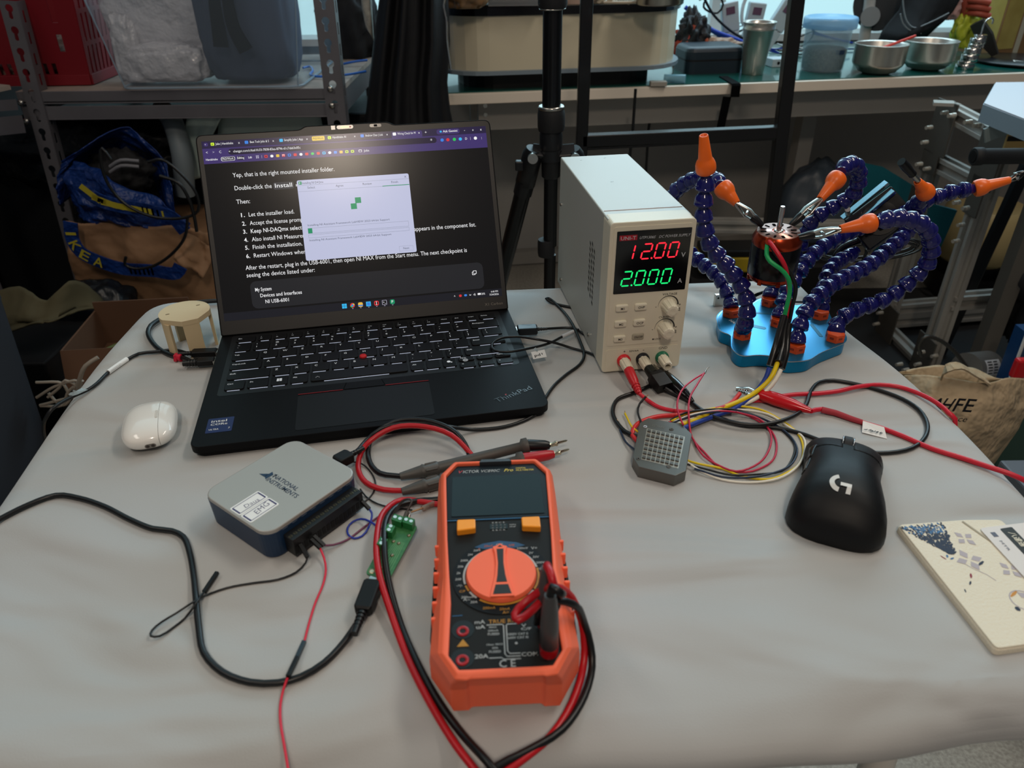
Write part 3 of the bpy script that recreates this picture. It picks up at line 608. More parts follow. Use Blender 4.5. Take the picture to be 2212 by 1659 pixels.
def probe_lead(nm, lab, wire, wm, tipm, boot0, boot1, hn0, hn1, tip, plugxy, ptop, r=.0023):
    t = thing(nm, lab, 'test lead', (boot0[0], boot0[1], TZ), 0, 'multimeter test leads'); iv = wl(t)
    g = G(); g.tube(catmull(wire, .006), r, 12); g.build('cable', wm, t, M=iv)
    # handle: strain boot, grip, coloured nose, metal tip along one line
    a, b, c, d, e = [Vector(p) for p in (boot0, boot1, hn0, hn1, tip)]
    g = G(); pr = [(0, .0030), (.3, .0042), (.55, .0052), (.60, .0060), (.64, .0053), (.98, .0056), (1, .0050)]
    g.tube([a.lerp(b, q) for q, _ in pr], [rr for _, rr in pr], 10); 
    for k in range(5):
        ang = 2*PI*k/5; f = frame(b-a); o = f @ Vector((math.cos(ang)*.0052, math.sin(ang)*.0052, 0)); g.tube([a.lerp(b, .66)+o, a.lerp(b, .95)+o], .0010, 6)
    g.build('strain_boot', GRYB, t, M=iv)
    G().tube([b, b.lerp(c, .5), c.lerp(b, .08), c.lerp(b, .06), c], [.0048, .0045, .0042, .0068, .0068], 14).build('handle', GRYB, t, M=iv)
    G().tube([c, c.lerp(d, .25), c.lerp(d, .8), d], [.0052, .0050, .0044, .0032], 14).build('nose', tipm, t, M=iv)
    G().tube([d, d.lerp(e, .3), d.lerp(e, .34), d.lerp(e, .40), d.lerp(e, .44), d.lerp(e, .9), e], [.0019, .0019, .0024, .0024, .0012, .0010, .0002], 10).build('probe_tip', TIP, t, M=iv)
    p = mmw(plugxy[0], plugxy[1], .0); 
    pg = G().tube([p+V(0, 0, .0405), p+V(0, 0, .046), p+V(0, 0, .0461), p+V(0, 0, .062), p+V(0, 0, .074), p+V(0, .0005, .085)], [.0046, .0050, .0052, .0052, .0046, .0032], 18)
    pg.build('plug', mat('plug_grey', '#474749', .4), t, M=iv)
    G().lathe([(.0052, .0395), (.0053, .0465)], 18, M=Matrix.Translation((p.x, p.y, TZ*0))).build('plug_collar', MATS['jack_red'], t, M=Matrix.Translation((0, 0, TZ)) if False else iv @ Matrix.Translation((0, 0, TZ)))
    # mm leads leave the plug top
    return t
RB = mat('lead_black', '#0f0f11', .35); RR = mat('lead_red', '#b5141f', .35)
def A3(L): return [at(*p) for p in L]
def test_leads():
    com = mmw(.0243, .0079, 0); vo = mmw(.0243, .0275, 0)
    top = com+V(0, .0005, .084)
    k = [top, top+V(.001, .001, .006), top+V(.005, -.001, .004)]
    blackw = k+A3([(1206, 1290, .058), (1196, 1325, .050), (1160, 1345, .047)])+A3([(1180, 1300, .060), (1240, 1306, .052), (1262, 1345, .030), (1276, 1395, .016), (1279, 1440, .008), (1262, 1505, .004), (1215, 1575, .0035), (1140, 1622, .005), (1075, 1655, .006), (1000, 1712, .002)])
    blackw += A3([(955, 1765, -.012), (1020, 1800, -.022), (1115, 1750, -.010), (1092, 1695, .006), (1052, 1645, .0100), (1000, 1588, .004), (950, 1520, .003), (905, 1440, .003), (866, 1350, .003), (838, 1250, .010), (830, 1180, .015), (836, 1120, .012), (862, 1092, .006), (900, 1082, .003), (950, 1078, .0026), (985, 1066, .0026), (1015, 1020, .0026), (1015, 985, .0050), (985, 935, .0130), (920, 908, .0175), (850, 912, .0150), (804, 945, .0060), (796, 990, .0030), (820, 1022, .0035), (866, 1029, .0045)])
    t2 = vo+V(0, .0005, .083)
    redw = [t2, t2+V(0, 0, .004)]+A3([(1196, 1262, .085), (1175, 1272, .070), (1135, 1300, .062), (1112, 1328, .060), (1118, 1340, .060), (1150, 1318, .060), (1185, 1280, .062), (1200, 1268, .060), (1235, 1290, .045), (1256, 1340, .030), (1263, 1400, .014), (1258, 1450, .006), (1235, 1520, .003), (1190, 1590, .003), (1130, 1640, .004), (1078, 1678, .003), (1010, 1735, .0)])
    redw += A3([(980, 1785, -.012), (1040, 1815, -.022), (1092, 1765, -.010), (1060, 1712, .002), (1030, 1668, .003), (985, 1610, .003), (930, 1520, .003), (880, 1420, .003), (840, 1310, .008), (817, 1230, .013), (814, 1160, .013), (830, 1105, .008), (868, 1080, .004), (920, 1085, .0026), (960, 1090, .0026), (1000, 1075, .0026), (1030, 1030, .0026), (1030, 1000, .0028), (1012, 975, .0070), (975, 940, .0150), (920, 922, .0190), (850, 924, .0180), (790, 962, .008), (773, 1005, .003), (790, 1042, .003), (830, 1058, .0035), (870, 1060, .0045)])
    probe_lead('test_lead', 'black multimeter test lead looping behind the meter, probe tip to the right', blackw, RB, mat('nose_black', '#101214', .35), at(864, 1029, .0058), at(948, 1010, .0070), at(1140, 962, .0145), at(1187, 962, .0135), at(1226, 951, .0125), (.0243, .0079), None)
    probe_lead('test_lead', 'red multimeter test lead, its red nose just behind the meter top', redw, RR, mat('nose_red', '#b01822', .35), at(868, 1062, .0060), at(950, 1040, .0065), at(1130, 992, .0110), at(1196, 981, .0100), at(1230, 970, .0095), (.0243, .0275), None)
test_leads()

# ------------------------------------------------------------ data acquisition box
def daq():
    t = thing('data_acquisition_box', 'grey topped navy instrument box with white sticker, left of the multimeter', 'interface box', (-.17563, .4356, TZ), math.radians(-37.3)); iv = wl(t)
    NAVY = mat('navy_plastic', '#14304e', .42)
    w, d, h = .0773, .0872, .0265
    P0 = rrect(0, 0, w*.975, d*.975, .010, 6); P1 = rrect(0, 0, w, d, .011, 6)
    g = G(); g.rings([[(x, y, .0) for x, y in rrect(0, 0, w*.95, d*.95, .010, 6)], [(x, y, .002) for x, y in P0], [(x, y, h-.0025) for x, y in P1]], sm=False); g.build('body', NAVY, t)
    g = G(); g.prism(rrect(0, 0, w-.0005, d-.0005, .011, 6), h-.0025, h+.0006, inset=.0009, iz=.0007); g.build('top_plate', mat('top_grey', '#b0aca6', .38, .35), t)
    iz = h+.0006
    a = math.radians(-4); ex = V(math.cos(a), math.sin(a), 0); ey = V(-math.sin(a), math.cos(a), 0)
    g = G(); z = iz+.00015
    g.text('NATIONAL', (-.0108, .0000, z), EX, EY, .0040, .0275, 'L', 0, .0, .015); g.text('INSTRUMENTS', (-.0120, -.0054, z), EX, EY, .0040, .0350, 'L', 0, 0, .015)
    for P in ([(-.0225, -.0035), (-.0160, -.0035), (-.0160, .0012)], [(-.0165, -.0028), (-.0130, -.0048), (-.0125, .0022), (-.0160, .0042)]): g.add([(x, y, z) for x, y in P], [tuple(range(len(P)))])
    g.strip([(-.0122, .0030, z), (-.0098, .0042, z), (-.0112, .0004, z)], .0010, (0, 0, 1))
    g.build('top_print', mat('print_navy', '#1d3550', .4), t)
    INK = mat('pen_ink', '#3b3b6a', .5); LBL = mat('paper_white', '#ececea', .6)
    g = G(); cy = -.0290
    for cx in (.0000, .0128):
        g.prism(rrect(cx, cy, .0124, .0250, .0015), iz-.0002, iz+.0002, 0)
        for (x0, y0, x1, y1, ww) in ((-.0045, -.0110, -.0045, .0110, .0005), (.0045, -.0110, .0045, .0110, .0005), (-.0045, -.0110, .0045, -.0110, .0012), (-.0045, .0110, .0045, .0110, .0012)): g.strip([(cx+x0, cy+y0, iz+.0003), (cx+x1, cy+y1, iz+.0003)], ww, (0, 0, 1), 1)
    g.text('Daus', (.0030, cy-.0050, iz+.0003), (.1, 1, 0), (-1, .1, 0), .0042, .0115, 'L', 1, .1, -.01); g.text('EMG', (.0155, cy-.0040, iz+.0003), (-.15, 1, 0), (-1, -.15, 0), .0052, .0130, 'L', 1, .2, -.01)
    g.build('sticker', [LBL, INK], t)
    # terminal strip on the right long side
    BK = mat('terminal_black', '#0e0e10', .4)
    X = w/2; g = G(); g.box((X+.0050, .0025, .0110), (.0105, .0660, .0155)); 
    g.build('terminal_strip', BK, t, bevel=.0004)
    for i in range(16):
        y = -.0285+i*.00413
        g = G(); g.cyl((X+.0055, y, .0186), (X+.0055, y, .0189), .0015, n=12); g.box((X+.0055, y, .0190), (.0024, .0005, .0002), 1); g.build('terminal_screw', [mat('screw_dull', '#6e6552', .35, 1), BK], t)
        g = G(); g.box((X+.0103, y, .0085), (.0004, .0030, .0060)); g.build('wire_slot', mat('slot_dark', '#020203', .8), t)
    g = G()
    for i in range(8): g.text('-' if i % 2 else 'AI', (X-.0001, -.033+i*.009, .0235), EY, (0, 0, 1), .0016, None, 'L'); g.box((X, -.028+i*.0085, .0232), (.0003, .0045, .0003))
    g.build('side_print', mat('print_dimgrey', '#5f6c7c', .5), t)
    return t
DAQ = daq()

# ------------------------------------------------------------ earbuds case
def superring(c, ux, uy, a, b, n=32, e=2.7):
    out = []
    for k in range(n):
        th = 2*PI*k/n; cs, sn = math.cos(th), math.sin(th)
        out.append(c+ux*(a*math.copysign(abs(cs)**(2/e), cs))+uy*(b*math.copysign(abs(sn)**(2/e), sn)))
    return out
def earbuds():
    t = thing('earbuds_case', 'small glossy white earbuds case left of the laptop', 'earbuds case', (*at(325, 919, .010).xy, TZ), math.radians(19)); 
    Wm = mat('white_gloss', '#efece6', .12, coat=.3)
    def blob(x0, x1, nm):
        A, B, Hh = .0226, .0315, .0108; R = []
        n = 26; xs = [x0+(x1-x0)*k/n for k in range(n+1)]
        if x0 <= -A+.0001: xs = [-A+(x1+A)*(k/n)**1.8 for k in range(n+1)]
        if x1 >= A-.0001: xs = [A-(A-x0)*((n-k)/n)**1.8 for k in range(n+1)]
        for x in xs:
            q = max(.02, (1-min(1, abs(x)/A)**3.0)**(1/3.0)); qh = max(.02, (1-min(1, abs(x)/A)**2.3)**(1/2.3))
            R.append(superring(V(x, 0, Hh), V(0, 1, 0), V(0, 0, 1), B*q, Hh*qh, 40, 2.6))
        return G().rings(R, sm=True).build(nm, Wm, t)
    blob(-.0226, .0092, 'case_body'); blob(.0095, .0226, 'case_lid')
    g = G(); M = Matrix.Translation((.0015, -.0302, .0090)) @ Matrix.Rotation(PI/2+.15, 4, 'X')
    g.prism(rrect(0, 0, .0090, .0045, .0022), -.001, .0012, 0, M=M); 
    for x in (-.0021, .0021): g.prism(circ(x, 0, .0015, 12), .001, .0014, 1, M=M)
    g.build('charging_contact', [mat('contact_grey', '#8c8781', .35, .7), mat('hole_dark', '#3a332f', .5)], t)
    g = G(); g.box((.0076, -.001, .0214), (.0018, .012, .0006)); g.build('hinge', mat('hinge_white', '#dcd8d0', .3), t, bevel=.0003)
earbuds()

# ------------------------------------------------------------ printed bracket
def bracket():
    c = at(398, 672, .043); t = thing('printed_bracket', 'beige 3D printed round cap with legs behind the left cables', 'printed bracket', (c.x, c.y, TZ), math.radians(28))
    m = mat('beige_print', '#cbb792', .55, bump=.15, bs=1500)
    r, h = .0255, .043
    P = []
    for k in range(49):
        a = -25+k*230/48; P.append((r*math.cos(math.radians(a)), r*math.sin(math.radians(a))))
    P += [(-.006, -.0250), (.010, -.0250)]
    g = G(); g.prism(P, h-.0055, h); 
    for x, y in ((-.0165, .0005), (.0150, .008)): g.prism(rrect(x, y, .0040, .0022, .001), h-.0003, h+.0001, 1)
    g.build('cap', [m, mat('hole_tan', '#7d6a4c', .7)], t, bevel=.0004)
    for a0, a1 in ((196, 222), (-18, 6), (60, 120)):
        o = []; n = 8
        for k in range(n+1): a = math.radians(a0+(a1-a0)*k/n); o.append((r*math.cos(a), r*math.sin(a)))
        for k in range(n, -1, -1): a = math.radians(a0+(a1-a0)*k/n); o.append(((r-.003)*math.cos(a), (r-.003)*math.sin(a)))
        G().prism(o, 0, h-.005).build('leg', m, t)
    G().prism([(-.006, -.025), (.010, -.025), (.010, -.0225), (-.006, -.0225)], 0, h-.005).build('leg', m, t)
bracket()

# ------------------------------------------------------------ mouse
def mouse():
    t = thing('computer_mouse', 'black wireless mouse with white emblem at the right of the table', 'mouse', (.2528, .4390, TZ), math.radians(-25))
    MB = mat('mouse_matte', '#0f1012', .5, spec=.3, bump=.05, bs=3000)
    prof = [(-.0560, .010, .006), (-.0550, .0195, .0120), (-.0520, .0270, .0195), (-.0465, .0320, .0262), (-.039, .0345, .0325), (-.030, .0345, .0370), (-.017, .0330, .0390), (-.004, .0308, .0388), (.009, .0290, .0366), (.022, .0286, .0330), (.035, .0296, .0288), (.047, .0304, .0245), (.0540, .0302, .0215), (.0570, .0295, .0195), (.0583, .0285, .0170)]
    def interp(y):
        for i in range(len(prof)-1):
            if prof[i][0] <= y <= prof[i+1][0]:
                k = (y-prof[i][0])/(prof[i+1][0]-prof[i][0]); return prof[i][1]*(1-k)+prof[i+1][1]*k, prof[i][2]*(1-k)+prof[i+1][2]*k
        return prof[-1][1:] if y > 0 else prof[0][1:]
    def top(x, y, e=2.5):
        w, h = interp(y); q = min(.999, abs(x)/w); return .002+(h-.002)*(1-q**e)**(1/e)
    def ring(y, w, h, n=20):
        o = []
        for k in range(n+1):
            th = PI*k/n; cs, sn = math.cos(th), math.sin(th)
            o.append((w*math.copysign(abs(cs)**(2/2.5), cs), y, .002+(h-.002)*abs(sn)**(2/2.5)))
        o += [(-w*.92, y, .0008), (w*.92, y, .0008)]
        return o
    ys = [prof[0][0]+(prof[-1][0]-prof[0][0])*(.5-.5*math.cos(PI*k/40)) for k in range(41)]
    body = G().rings([ring(y, *interp(y)) for y in ys][::-1], sm=True); body.build('shell', MB, t)
    for s, nm in ((-1, 'left_button'), (1, 'right_button')):
        # separate button covers following the shell, 0.7 mm proud
        g = G(); nx, ny = 10, 10; vs = []
        for j in range(ny+1):
            for i in range(nx+1):
                u = i/nx; y0 = .0290+.0040*math.sin(u*PI*.8) if s < 0 else .0290+.006*u
                y = y0+(.0582-y0)*j/ny; w, h = interp(y)
                x = s*(.0040+(w*.985-.0040)*u); vs.append((x, y, top(x, y)+.00012*min(1, (1-u)*8)))
        fs = [(j*(nx+1)+i, j*(nx+1)+i+1, (j+1)*(nx+1)+i+1, (j+1)*(nx+1)+i) for j in range(ny) for i in range(nx)]
        if s < 0: fs = [f[::-1] for f in fs]
        g.add(vs, fs, 0, None, True); g.build(nm, MB, t, solid=.0004)
    g = G(); g.cyl((-.0030, .0465, .0205), (.0030, .0465, .0205), .0085, n=28); g.build('scroll_wheel', mat('wheel_rubber', '#1d1f23', .6), t)
    for s in (-1, 1): G().lathe([(.0078, 0), (.0082, .0003), (.0082, .0009), (.0074, .0011)], 28, M=Matrix.Translation((s*.0035, .0465, .0205)) @ Matrix.Rotation(s*PI/2, 4, 'Y')).build('wheel_ring', mat('ring_silver', '#b9bcc0', .25, 1), t)
    for y0 in (.0, .021):
        g = G(); vs = []
        for j in range(9):
            y = y0+.0175*j/8; w, h = interp(y)
            for i in range(4):
                z = .016+.006*i/3; q = ((z-.002)/(h-.002)); x = -w*(max(0, 1-q**2.5))**(1/2.5)-.0002; vs.append((x, y, z))
        g.add(vs, [(j*4+i, j*4+i+1, (j+1)*4+i+1, (j+1)*4+i) for j in range(8) for i in range(3)], 0, None, True); g.build('side_button', BLKG, t, solid=.001)
    g = G(); c = (-.003, -.0275)
    def lay(P, mi=0):
        g.add([(c[0]+x, c[1]+y, top(c[0]+x, c[1]+y)+.00045) for x, y in P], [tuple(range(len(P)))], mi)
    R1, R2 = .0078, .0044; angs = [108+k*(262-108)/14 for k in range(15)]
    for i in range(14):
        a, b = math.radians(angs[i]), math.radians(angs[i+1])
        lay([(R2*math.cos(a), R2*math.sin(a)), (R1*math.cos(a), R1*math.sin(a)), (R1*math.cos(b), R1*math.sin(b)), (R2*math.cos(b), R2*math.sin(b))])
    lay([(-.0002, .0006), (-.0002, -.0026), (.0042, -.0026), (.0042, .0006)]); lay([(.0042, .0006), (.0042, -.0026), (.0074, -.0026), (.0074, .0006)]); lay([(.0044, -.0026), (.0040, -.0078), (.0072, -.0078), (.0074, -.0026)][::1])
    g.build('emblem', mat('emblem_silver', '#d9d9d6', .35), t)
mouse()

# ------------------------------------------------------------ card holder with transit card
def card_holder():
    p0 = at(1936, 1136, .004); p1 = at(2150, 1408, .004); p2 = at(2122, 1121, .004)
    ey = (p0-p1); ey.z = 0; ly = ey.length; ey.normalize(); exv = V(ey.y, -ey.x, 0)
    ang = math.atan2(exv.y, exv.x)
    t = thing('card_holder', 'cream leather card holder with tree print at the right edge of the photo', 'card holder', (p1.x, p1.y, TZ), ang)
    LE = mat('cream_leather', '#e4dac4', .5, bump=.8, bs=500)
    Wd = .080
    sk = 0
    g = G(); g.prism(roundpoly([(0, 0), (Wd, .004), (Wd, ly-.002), (0, ly)], .004, 4), .0002, .0048, inset=.0012, iz=.0012); g.build('back_panel', LE, t)
    pk = .050
    g = G(); g.prism(roundpoly([(.0006, .0008), (Wd-.0006, .0045), (Wd-.001, ly-.004), (pk+.002, ly-.0012), (.0006, ly-.0008)], .0035, 3), .0046, .0060, inset=.0006, iz=.0006)
    g.build('front_pocket', LE, t)
    c = G(); c.prism(roundpoly([(.056, .006), (.0985, .008), (.0985, ly-.010), (.056, ly-.012)], .003, 4), .0062, .0071); 
    tc_ = thing('transit_card', 'white transit card with black edge tucked in the cream card holder', 'card', (p1.x, p1.y, TZ), ang)
    c.build('card_body', mat('card_white', '#e2dcd8', .3), tc_)
    g = G(); g.prism(roundpoly([(.0700, .0065), (.0800, .0068), (.0800, ly-.0135), (.0700, ly-.0145)], .0012, 3), .0070, .0073); g.build('black_stripe', mat('card_black', '#2d2b29', .3), tc_)
    g = G(); g.text('八達通', (.0735, ly-.0185, .0075), (0, -1, 0), EX, .0038, .0150, 'L', 0, .15, .01); g.text('Octopus', (.0735, ly-.036, .0075), (0, -1, 0), EX, .0042, .0220, 'L', 0, .3, .01)
    g.text('MTR', (.0615, ly-.026, .0074), (0, -1, 0), EX, .002, .010, 'L', 1); g.box((.0625, ly-.0195, .0072), (.0036, .0046, .0002), 1)
    g.build('card_print', [mat('print_cream', '#efe6cf', .4), mat('print_greyblue', '#5a5f70', .5)], tc_)
    # printed decoration on the leather: tree, petals, small figures
    D = mat('leaf_navy', '#1f2c44', .6); D2 = mat('leaf_blue', '#3f6f9c', .6); LV = mat('petal_lilac', '#b3aab0', .6); OR = mat('dab_orange', '#c98a3a', .6); RD = mat('dab_red', '#8a2638', .6)
    g = G(); z = .00615; rnd = random.Random(5)
    for k in range(480):
        y = rnd.random(); yy = ly-.004-.030*y; wdt = .018*(1-y)+.002; x = .016+y*.006+rnd.uniform(-wdt, wdt)*.9; a = rnd.uniform(.6, 2.4); l = rnd.uniform(.0012, .0028)
        x = max(.0022, x)
        g.strip([(x, yy, z+rnd.random()*.0001), (x+l*math.cos(a), min(yy+l*math.sin(a), ly-.002), z)], rnd.uniform(.0008, .0014), (0, 0, 1), 1 if y < .3 and rnd.random() < .6 else 0)
    def petal(cx, cy, r, rot=0, mi=2):
        for q in range(4):
            a = rot+q*PI/2; d = V(math.cos(a), math.sin(a), 0); n = V(-d.y, d.x, 0); o = V(cx, cy, z+.0001*q*.3)
            g.add([o+d*r*.15, o+d*r*.55+n*r*.30, o+d*r, o+d*r*.55-n*r*.30], [(0, 3, 2, 1)], mi)
    petal(.040, ly-.020, .008, .5); petal(.052, ly-.052, .008, .4); petal(.030, ly-.040, .010, .1); petal(.048, ly-.078, .009, .6)
    for (x, y, w, h, mi, a) in ((.0135, ly-.036, .0010, .0050, 4, .5), (.017, ly-.035, .003, .0016, 1, 1), (.019, ly-.0375, .0035, .0014, 1, .3), (.036, ly-.044, .0065, .0020, 0, .5), (.022, ly-.054, .0045, .0016, 4, 1.0), (.0175, ly-.060, .004, .0013, 0, .8), (.040, ly-.072, .008, .0020, 3, .5), (.034, ly-.084, .003, .004, 0, .2), (.010, ly-.066, .003, .001, 0, 1.2)):
        M = Matrix.Translation((x, y, z)) @ Matrix.Rotation(a, 4, 'Z'); g.add([(-w/2, -h/4, 0), (0, -h/2, 0), (w/2, -h/5, 0), (w/2, h/3, 0), (0, h/2, 0), (-w/2, h/5, 0)], [(0, 1, 2, 3, 4, 5)], mi, M)
    for cx, cy, r in ((.043, ly-.078, .0085),): g.strip([(cx+r*math.cos(a*PI/10), cy+r*math.sin(a*PI/10), z) for a in range(21)], .0008, (0, 0, 1), 2)
    g.strip([(.030+.006*math.cos(k), ly-.060+k*.006, z) for k in (0, 1, 2, 3)], .0005, (0, 0, 1), 2)
    g.build('printed_pattern', [D, D2, LV, OR, RD], t)
    g = G()
    g.strip([(pk-.001, ly-.003, .0064), (Wd-.004, .030, .0064)], .0016, (0, 0, 1)); g.build('pocket_edge', mat('edge_tan', '#a89e88', .6), t)
card_holder()

# ------------------------------------------------------------ green circuit board and its cable
def board():
    q = [at(852, 1121, .010), at(902, 1138, .010), at(838.6, 1256, .010), at(790, 1239, .010)]
    c = sum(q, V(0, 0, 0))/4; t = thing('circuit_board', 'small green circuit board with terminal blocks beside the multimeter', 'circuit board', (c.x, c.y, TZ)); iv = wl(t)
    g = G(); g.prism(roundpoly([(p.x, p.y) for p in reversed(q)], .0018, 3), TZ+.0088, TZ+.0104); g.build('board', mat('pcb_green', '#2f6b3c', .35, noise=.5, ns=260, col2='#4f8a55'), t, M=iv)
    ex = (q[1]-q[0]).normalized(); ey = (q[0]-q[3]).normalized(); TG = mat('terminal_green', '#23703a', .35); SC = mat('solder', '#e4e2da', .25, .9)
    w = (q[1]-q[0]).length; h = (q[0]-q[3]).length
    def PT(a, b, z=.0104): p = q[3]+ex*(w*a)+ey*(h*b); return V(p.x, p.y, TZ+z)
    F = Matrix((ex.to_4d(), ey.to_4d(), V(0, 0, 1, 0), V(0, 0, 0, 1))).transposed(); F[3] = (0, 0, 0, 1)
    for a, b, l, ax in ((.25, .93, .0085, 0), (.70, .95, .0085, 0), (.16, .72, .0075, 1), (.14, .47, .0075, 1)):
        M = Matrix.Translation(PT(a, b)) @ F
        g = G(); g.box((0, 0, .0030), (l, .0065, .0060) if not ax else (.0065, l, .0060))
        o = g.build('terminal_block', TG, t, M=iv @ M, bevel=.0003)
        for k in (-1, 1): G().cyl((k*l*.25 if not ax else 0, 0 if not ax else k*l*.25, .0055), (k*l*.25 if not ax else 0, 0 if not ax else k*l*.25, .0064), .0015, n=12).build('screw', SC, o, M=iv @ M)
    for a, b in ((.62, .62), (.60, .40), (.55, .22), (.85, .80), (.40, .62), (.45, .16)): G().lathe([(.0014, 0), (.0012, .0007), (.0006, .0009)], 10, M=iv @ Matrix.Translation(PT(a, b))).build('solder_joint', mat('solder_dull', '#8d8a72', .35, .8), t)
    g = G(); g.lathe([(.0022, .0000), (.0022, .0003), (.0011, .0003)], 16, M=Matrix.Translation(PT(.18, .06))); g.build('mount_ring', mat('ring_tin', '#cfc9a8', .3, .6), t, M=iv)
    g = G()
    for k in range(7): g.strip([PT(.30+.08*k, .10, .0105), PT(.33+.08*k, .35, .0105), PT(.5+.05*k, .66, .0105)], .0003, (0, 0, 1))
    g.build('traces', mat('trace_green', '#6fa06a', .35), t, M=iv)
    G().box((0, 0, 0), (.009, .007, .003), M=Matrix.Translation(PT(.42, .0, .0085)) @ F).build('usb_socket', STEEL, t, M=iv)
    G().tube([PT(.60, 1.0, .013), PT(.62, 1.06, .016)], .001, 6).build('header_pin', STEEL, t, M=iv)
board()
def usb_cable(nm, lab, body, wire, r, n_rib=4, bw=(.0050, .0032), colr=RUB, group='usb cables', plugmat=BLK, metal=True, extra=None):
    """body: (tip, back) of the plug; wire starts at the back"""
    a, b = [Vector(p) for p in body]; t = thing(nm, lab, 'cable', (b.x, b.y, TZ), 0, group); iv = wl(t)
    d = (b-a).normalized()
    G().tube([a, a.lerp(b, .06), b.lerp(a, .06), b], [(bw[1]*.8, bw[0]*.8), (bw[1], bw[0]), (bw[1], bw[0]), (bw[1]*.8, bw[0]*.8)], 4, sq=(0, 0, 1)).build('plug', plugmat, t, M=iv, bevel=.0012, seg=3)
    if metal: G().tube([a-d*.006, a+d*.001], (.0020, .0045), 4, sq=(0, 0, 1)).build('plug_contact', STEEL, t, M=iv)
    g = G(); 
    for k in range(n_rib): g.tube([b+d*(.0008+.0028*k), b+d*(.0024+.0028*k)], r*1.55-.0002*k, 10)
    g.tube([b-d*.001, b+d*(.003*n_rib+.002)], r*1.15, 10); g.build('strain_relief', RUB, t, M=iv)
    G().tube(catmull([b+d*.004]+wire, .006), r, 12).build('cord', colr, t, M=iv)
    return t, iv
def prt(t, iv, g, nm, m, **k): return g.build(nm, m, t, M=iv, **k)
t, iv = usb_cable('usb_cable', 'thick black cable curving across the front left of the table to the green board', (at(807, 1258, .009), at(783, 1322, .008)), A3([(772, 1345, .006), (745, 1385, .003), (700, 1432, .0025), (650, 1462, .0025), (600, 1475, .0022), (540, 1474, .0022), (480, 1452, .0022), (440, 1410, .0022), (430, 1360, .0022), (424, 1300, .0045), (418, 1240, .0022), (410, 1195, .0022), (396, 1160, .0022), (372, 1147, .0022), (330, 1142, .0022), (280, 1122, .0022), (225, 1094, .0022), (170, 1076, .0022), (120, 1070, .0022), (60, 1091, .0022), (0, 1121, .0022), (-70, 1160, .0022)]), .0022, 5, (.0060, .0042), metal=False)
# plugs in the left side of the laptop
LW = lambda x, y, z: (Matrix.Translation(LAP.location) @ Matrix.Rotation(LAP.rotation_euler.z, 4, 'Z')) @ Vector((x, y, z))
t, iv = usb_cable('usb_cable', 'black cable with white wrap label, upper plug in the laptop left side', (LW(-.1585, .178, .0075), LW(-.184, .181, .0075)), A3([(375, 756, .004), (335, 760, .003), (300, 764, .002), (276, 776, .002), (254, 790, .002), (232, 806, .002), (210, 828, .002), (190, 842, .002), (165, 853, .002), (138, 866, .003), (112, 884, .004), (98, 905, -.005), (94, 930, -.030), (99, 955, -.055)]), .0017)
g = G(); g.tube(catmull(A3([(274, 776, .0023), (255, 789, .0023), (234, 804, .0023)]), .004), .0026, 12); prt(t, iv, g, 'wrap_label', mat('paper_white'  , '#ececea', .6))
g = G(); p = at(265, 782, .0051); d = (at(236, 802, .005)-at(272, 777, .005)).normalized(); g.text('E257563 01', at(240, 800, .0052), -d, V(d.y, -d.x, 0), .0011, .014, 'L'); g.text('STYLE 2725 VW-1', at(240, 803, .0051), -d, V(d.y, -d.x, 0), .0009, .016, 'L'); prt(t, iv, g, 'label_print', mat('print_dark'  , '#2b2a28'))
g = G(); g.add([at(168, 852, .0035), at(162, 846, .006), at(152, 848, .007), at(148, 853, .006), at(158, 855, .0035)], [(0, 1, 4), (1, 2, 3, 4)]); g.add([at(190, 842, .0035), at(176, 838, .006), at(162, 846, .006), at(168, 852, .0035)], [(0, 1, 2, 3)]); prt(t, iv, g, 'tape_flag', mat('clear_tape', '#cfe0e6', .1, trans=.6), solid=.0002)
t, iv = usb_cable('usb_cable', 'black cable with red clip, lower plug in the laptop left side', (LW(-.1585, .160, .0070), LW(-.176, .161, .0068)), A3([(392, 772, .004), (372, 768, .003), (348, 757, .0028), (328, 738, .0028), (320, 718, .0028), (326, 703, .004), (345, 690, .004), (380, 668, .004), (410, 656, .004), (440, 652, .004), (480, 650, .004), (520, 655, .003)]), .0026, 4, (.0045, .0032))
g = G(); a = at(393, 773, .004); b = at(382, 771, .004); g.tube([a, b], .0042, 8); g.box(tuple(at(380, 768, .006)), (.003, .006, .003)); g.box(tuple(at(380, 776, .003)), (.003, .005, .003)); prt(t, iv, g, 'cable_clip', mat('clip_red', '#c3203a', .4))
# right side of the laptop
t, iv = usb_cable('usb_cable', 'black cable plugged into the right side of the laptop, passing behind the power supply', (LW(.1580, .159, .0080), LW(.1800, .157, .0078)), A3([(1200, 709, .004), (1222, 708, .003), (1243, 710, .003), (1262, 722, .003), (1290, 725, .002)]), .0014, 3, (.0060, .0042), plugmat=mat('plug_blueblack', '#141a20', .3))
g = G(); g.text('<-o-', at(1128, 702, .0125), (at(1160, 702, .0125)-at(1128, 702, .0125)), V(-.1, 1, 0), .0030, .010, 'L'); prt(t, iv, g, 'usb_symbol', mat('print_dimgrey', '#5f6c7c', .5))
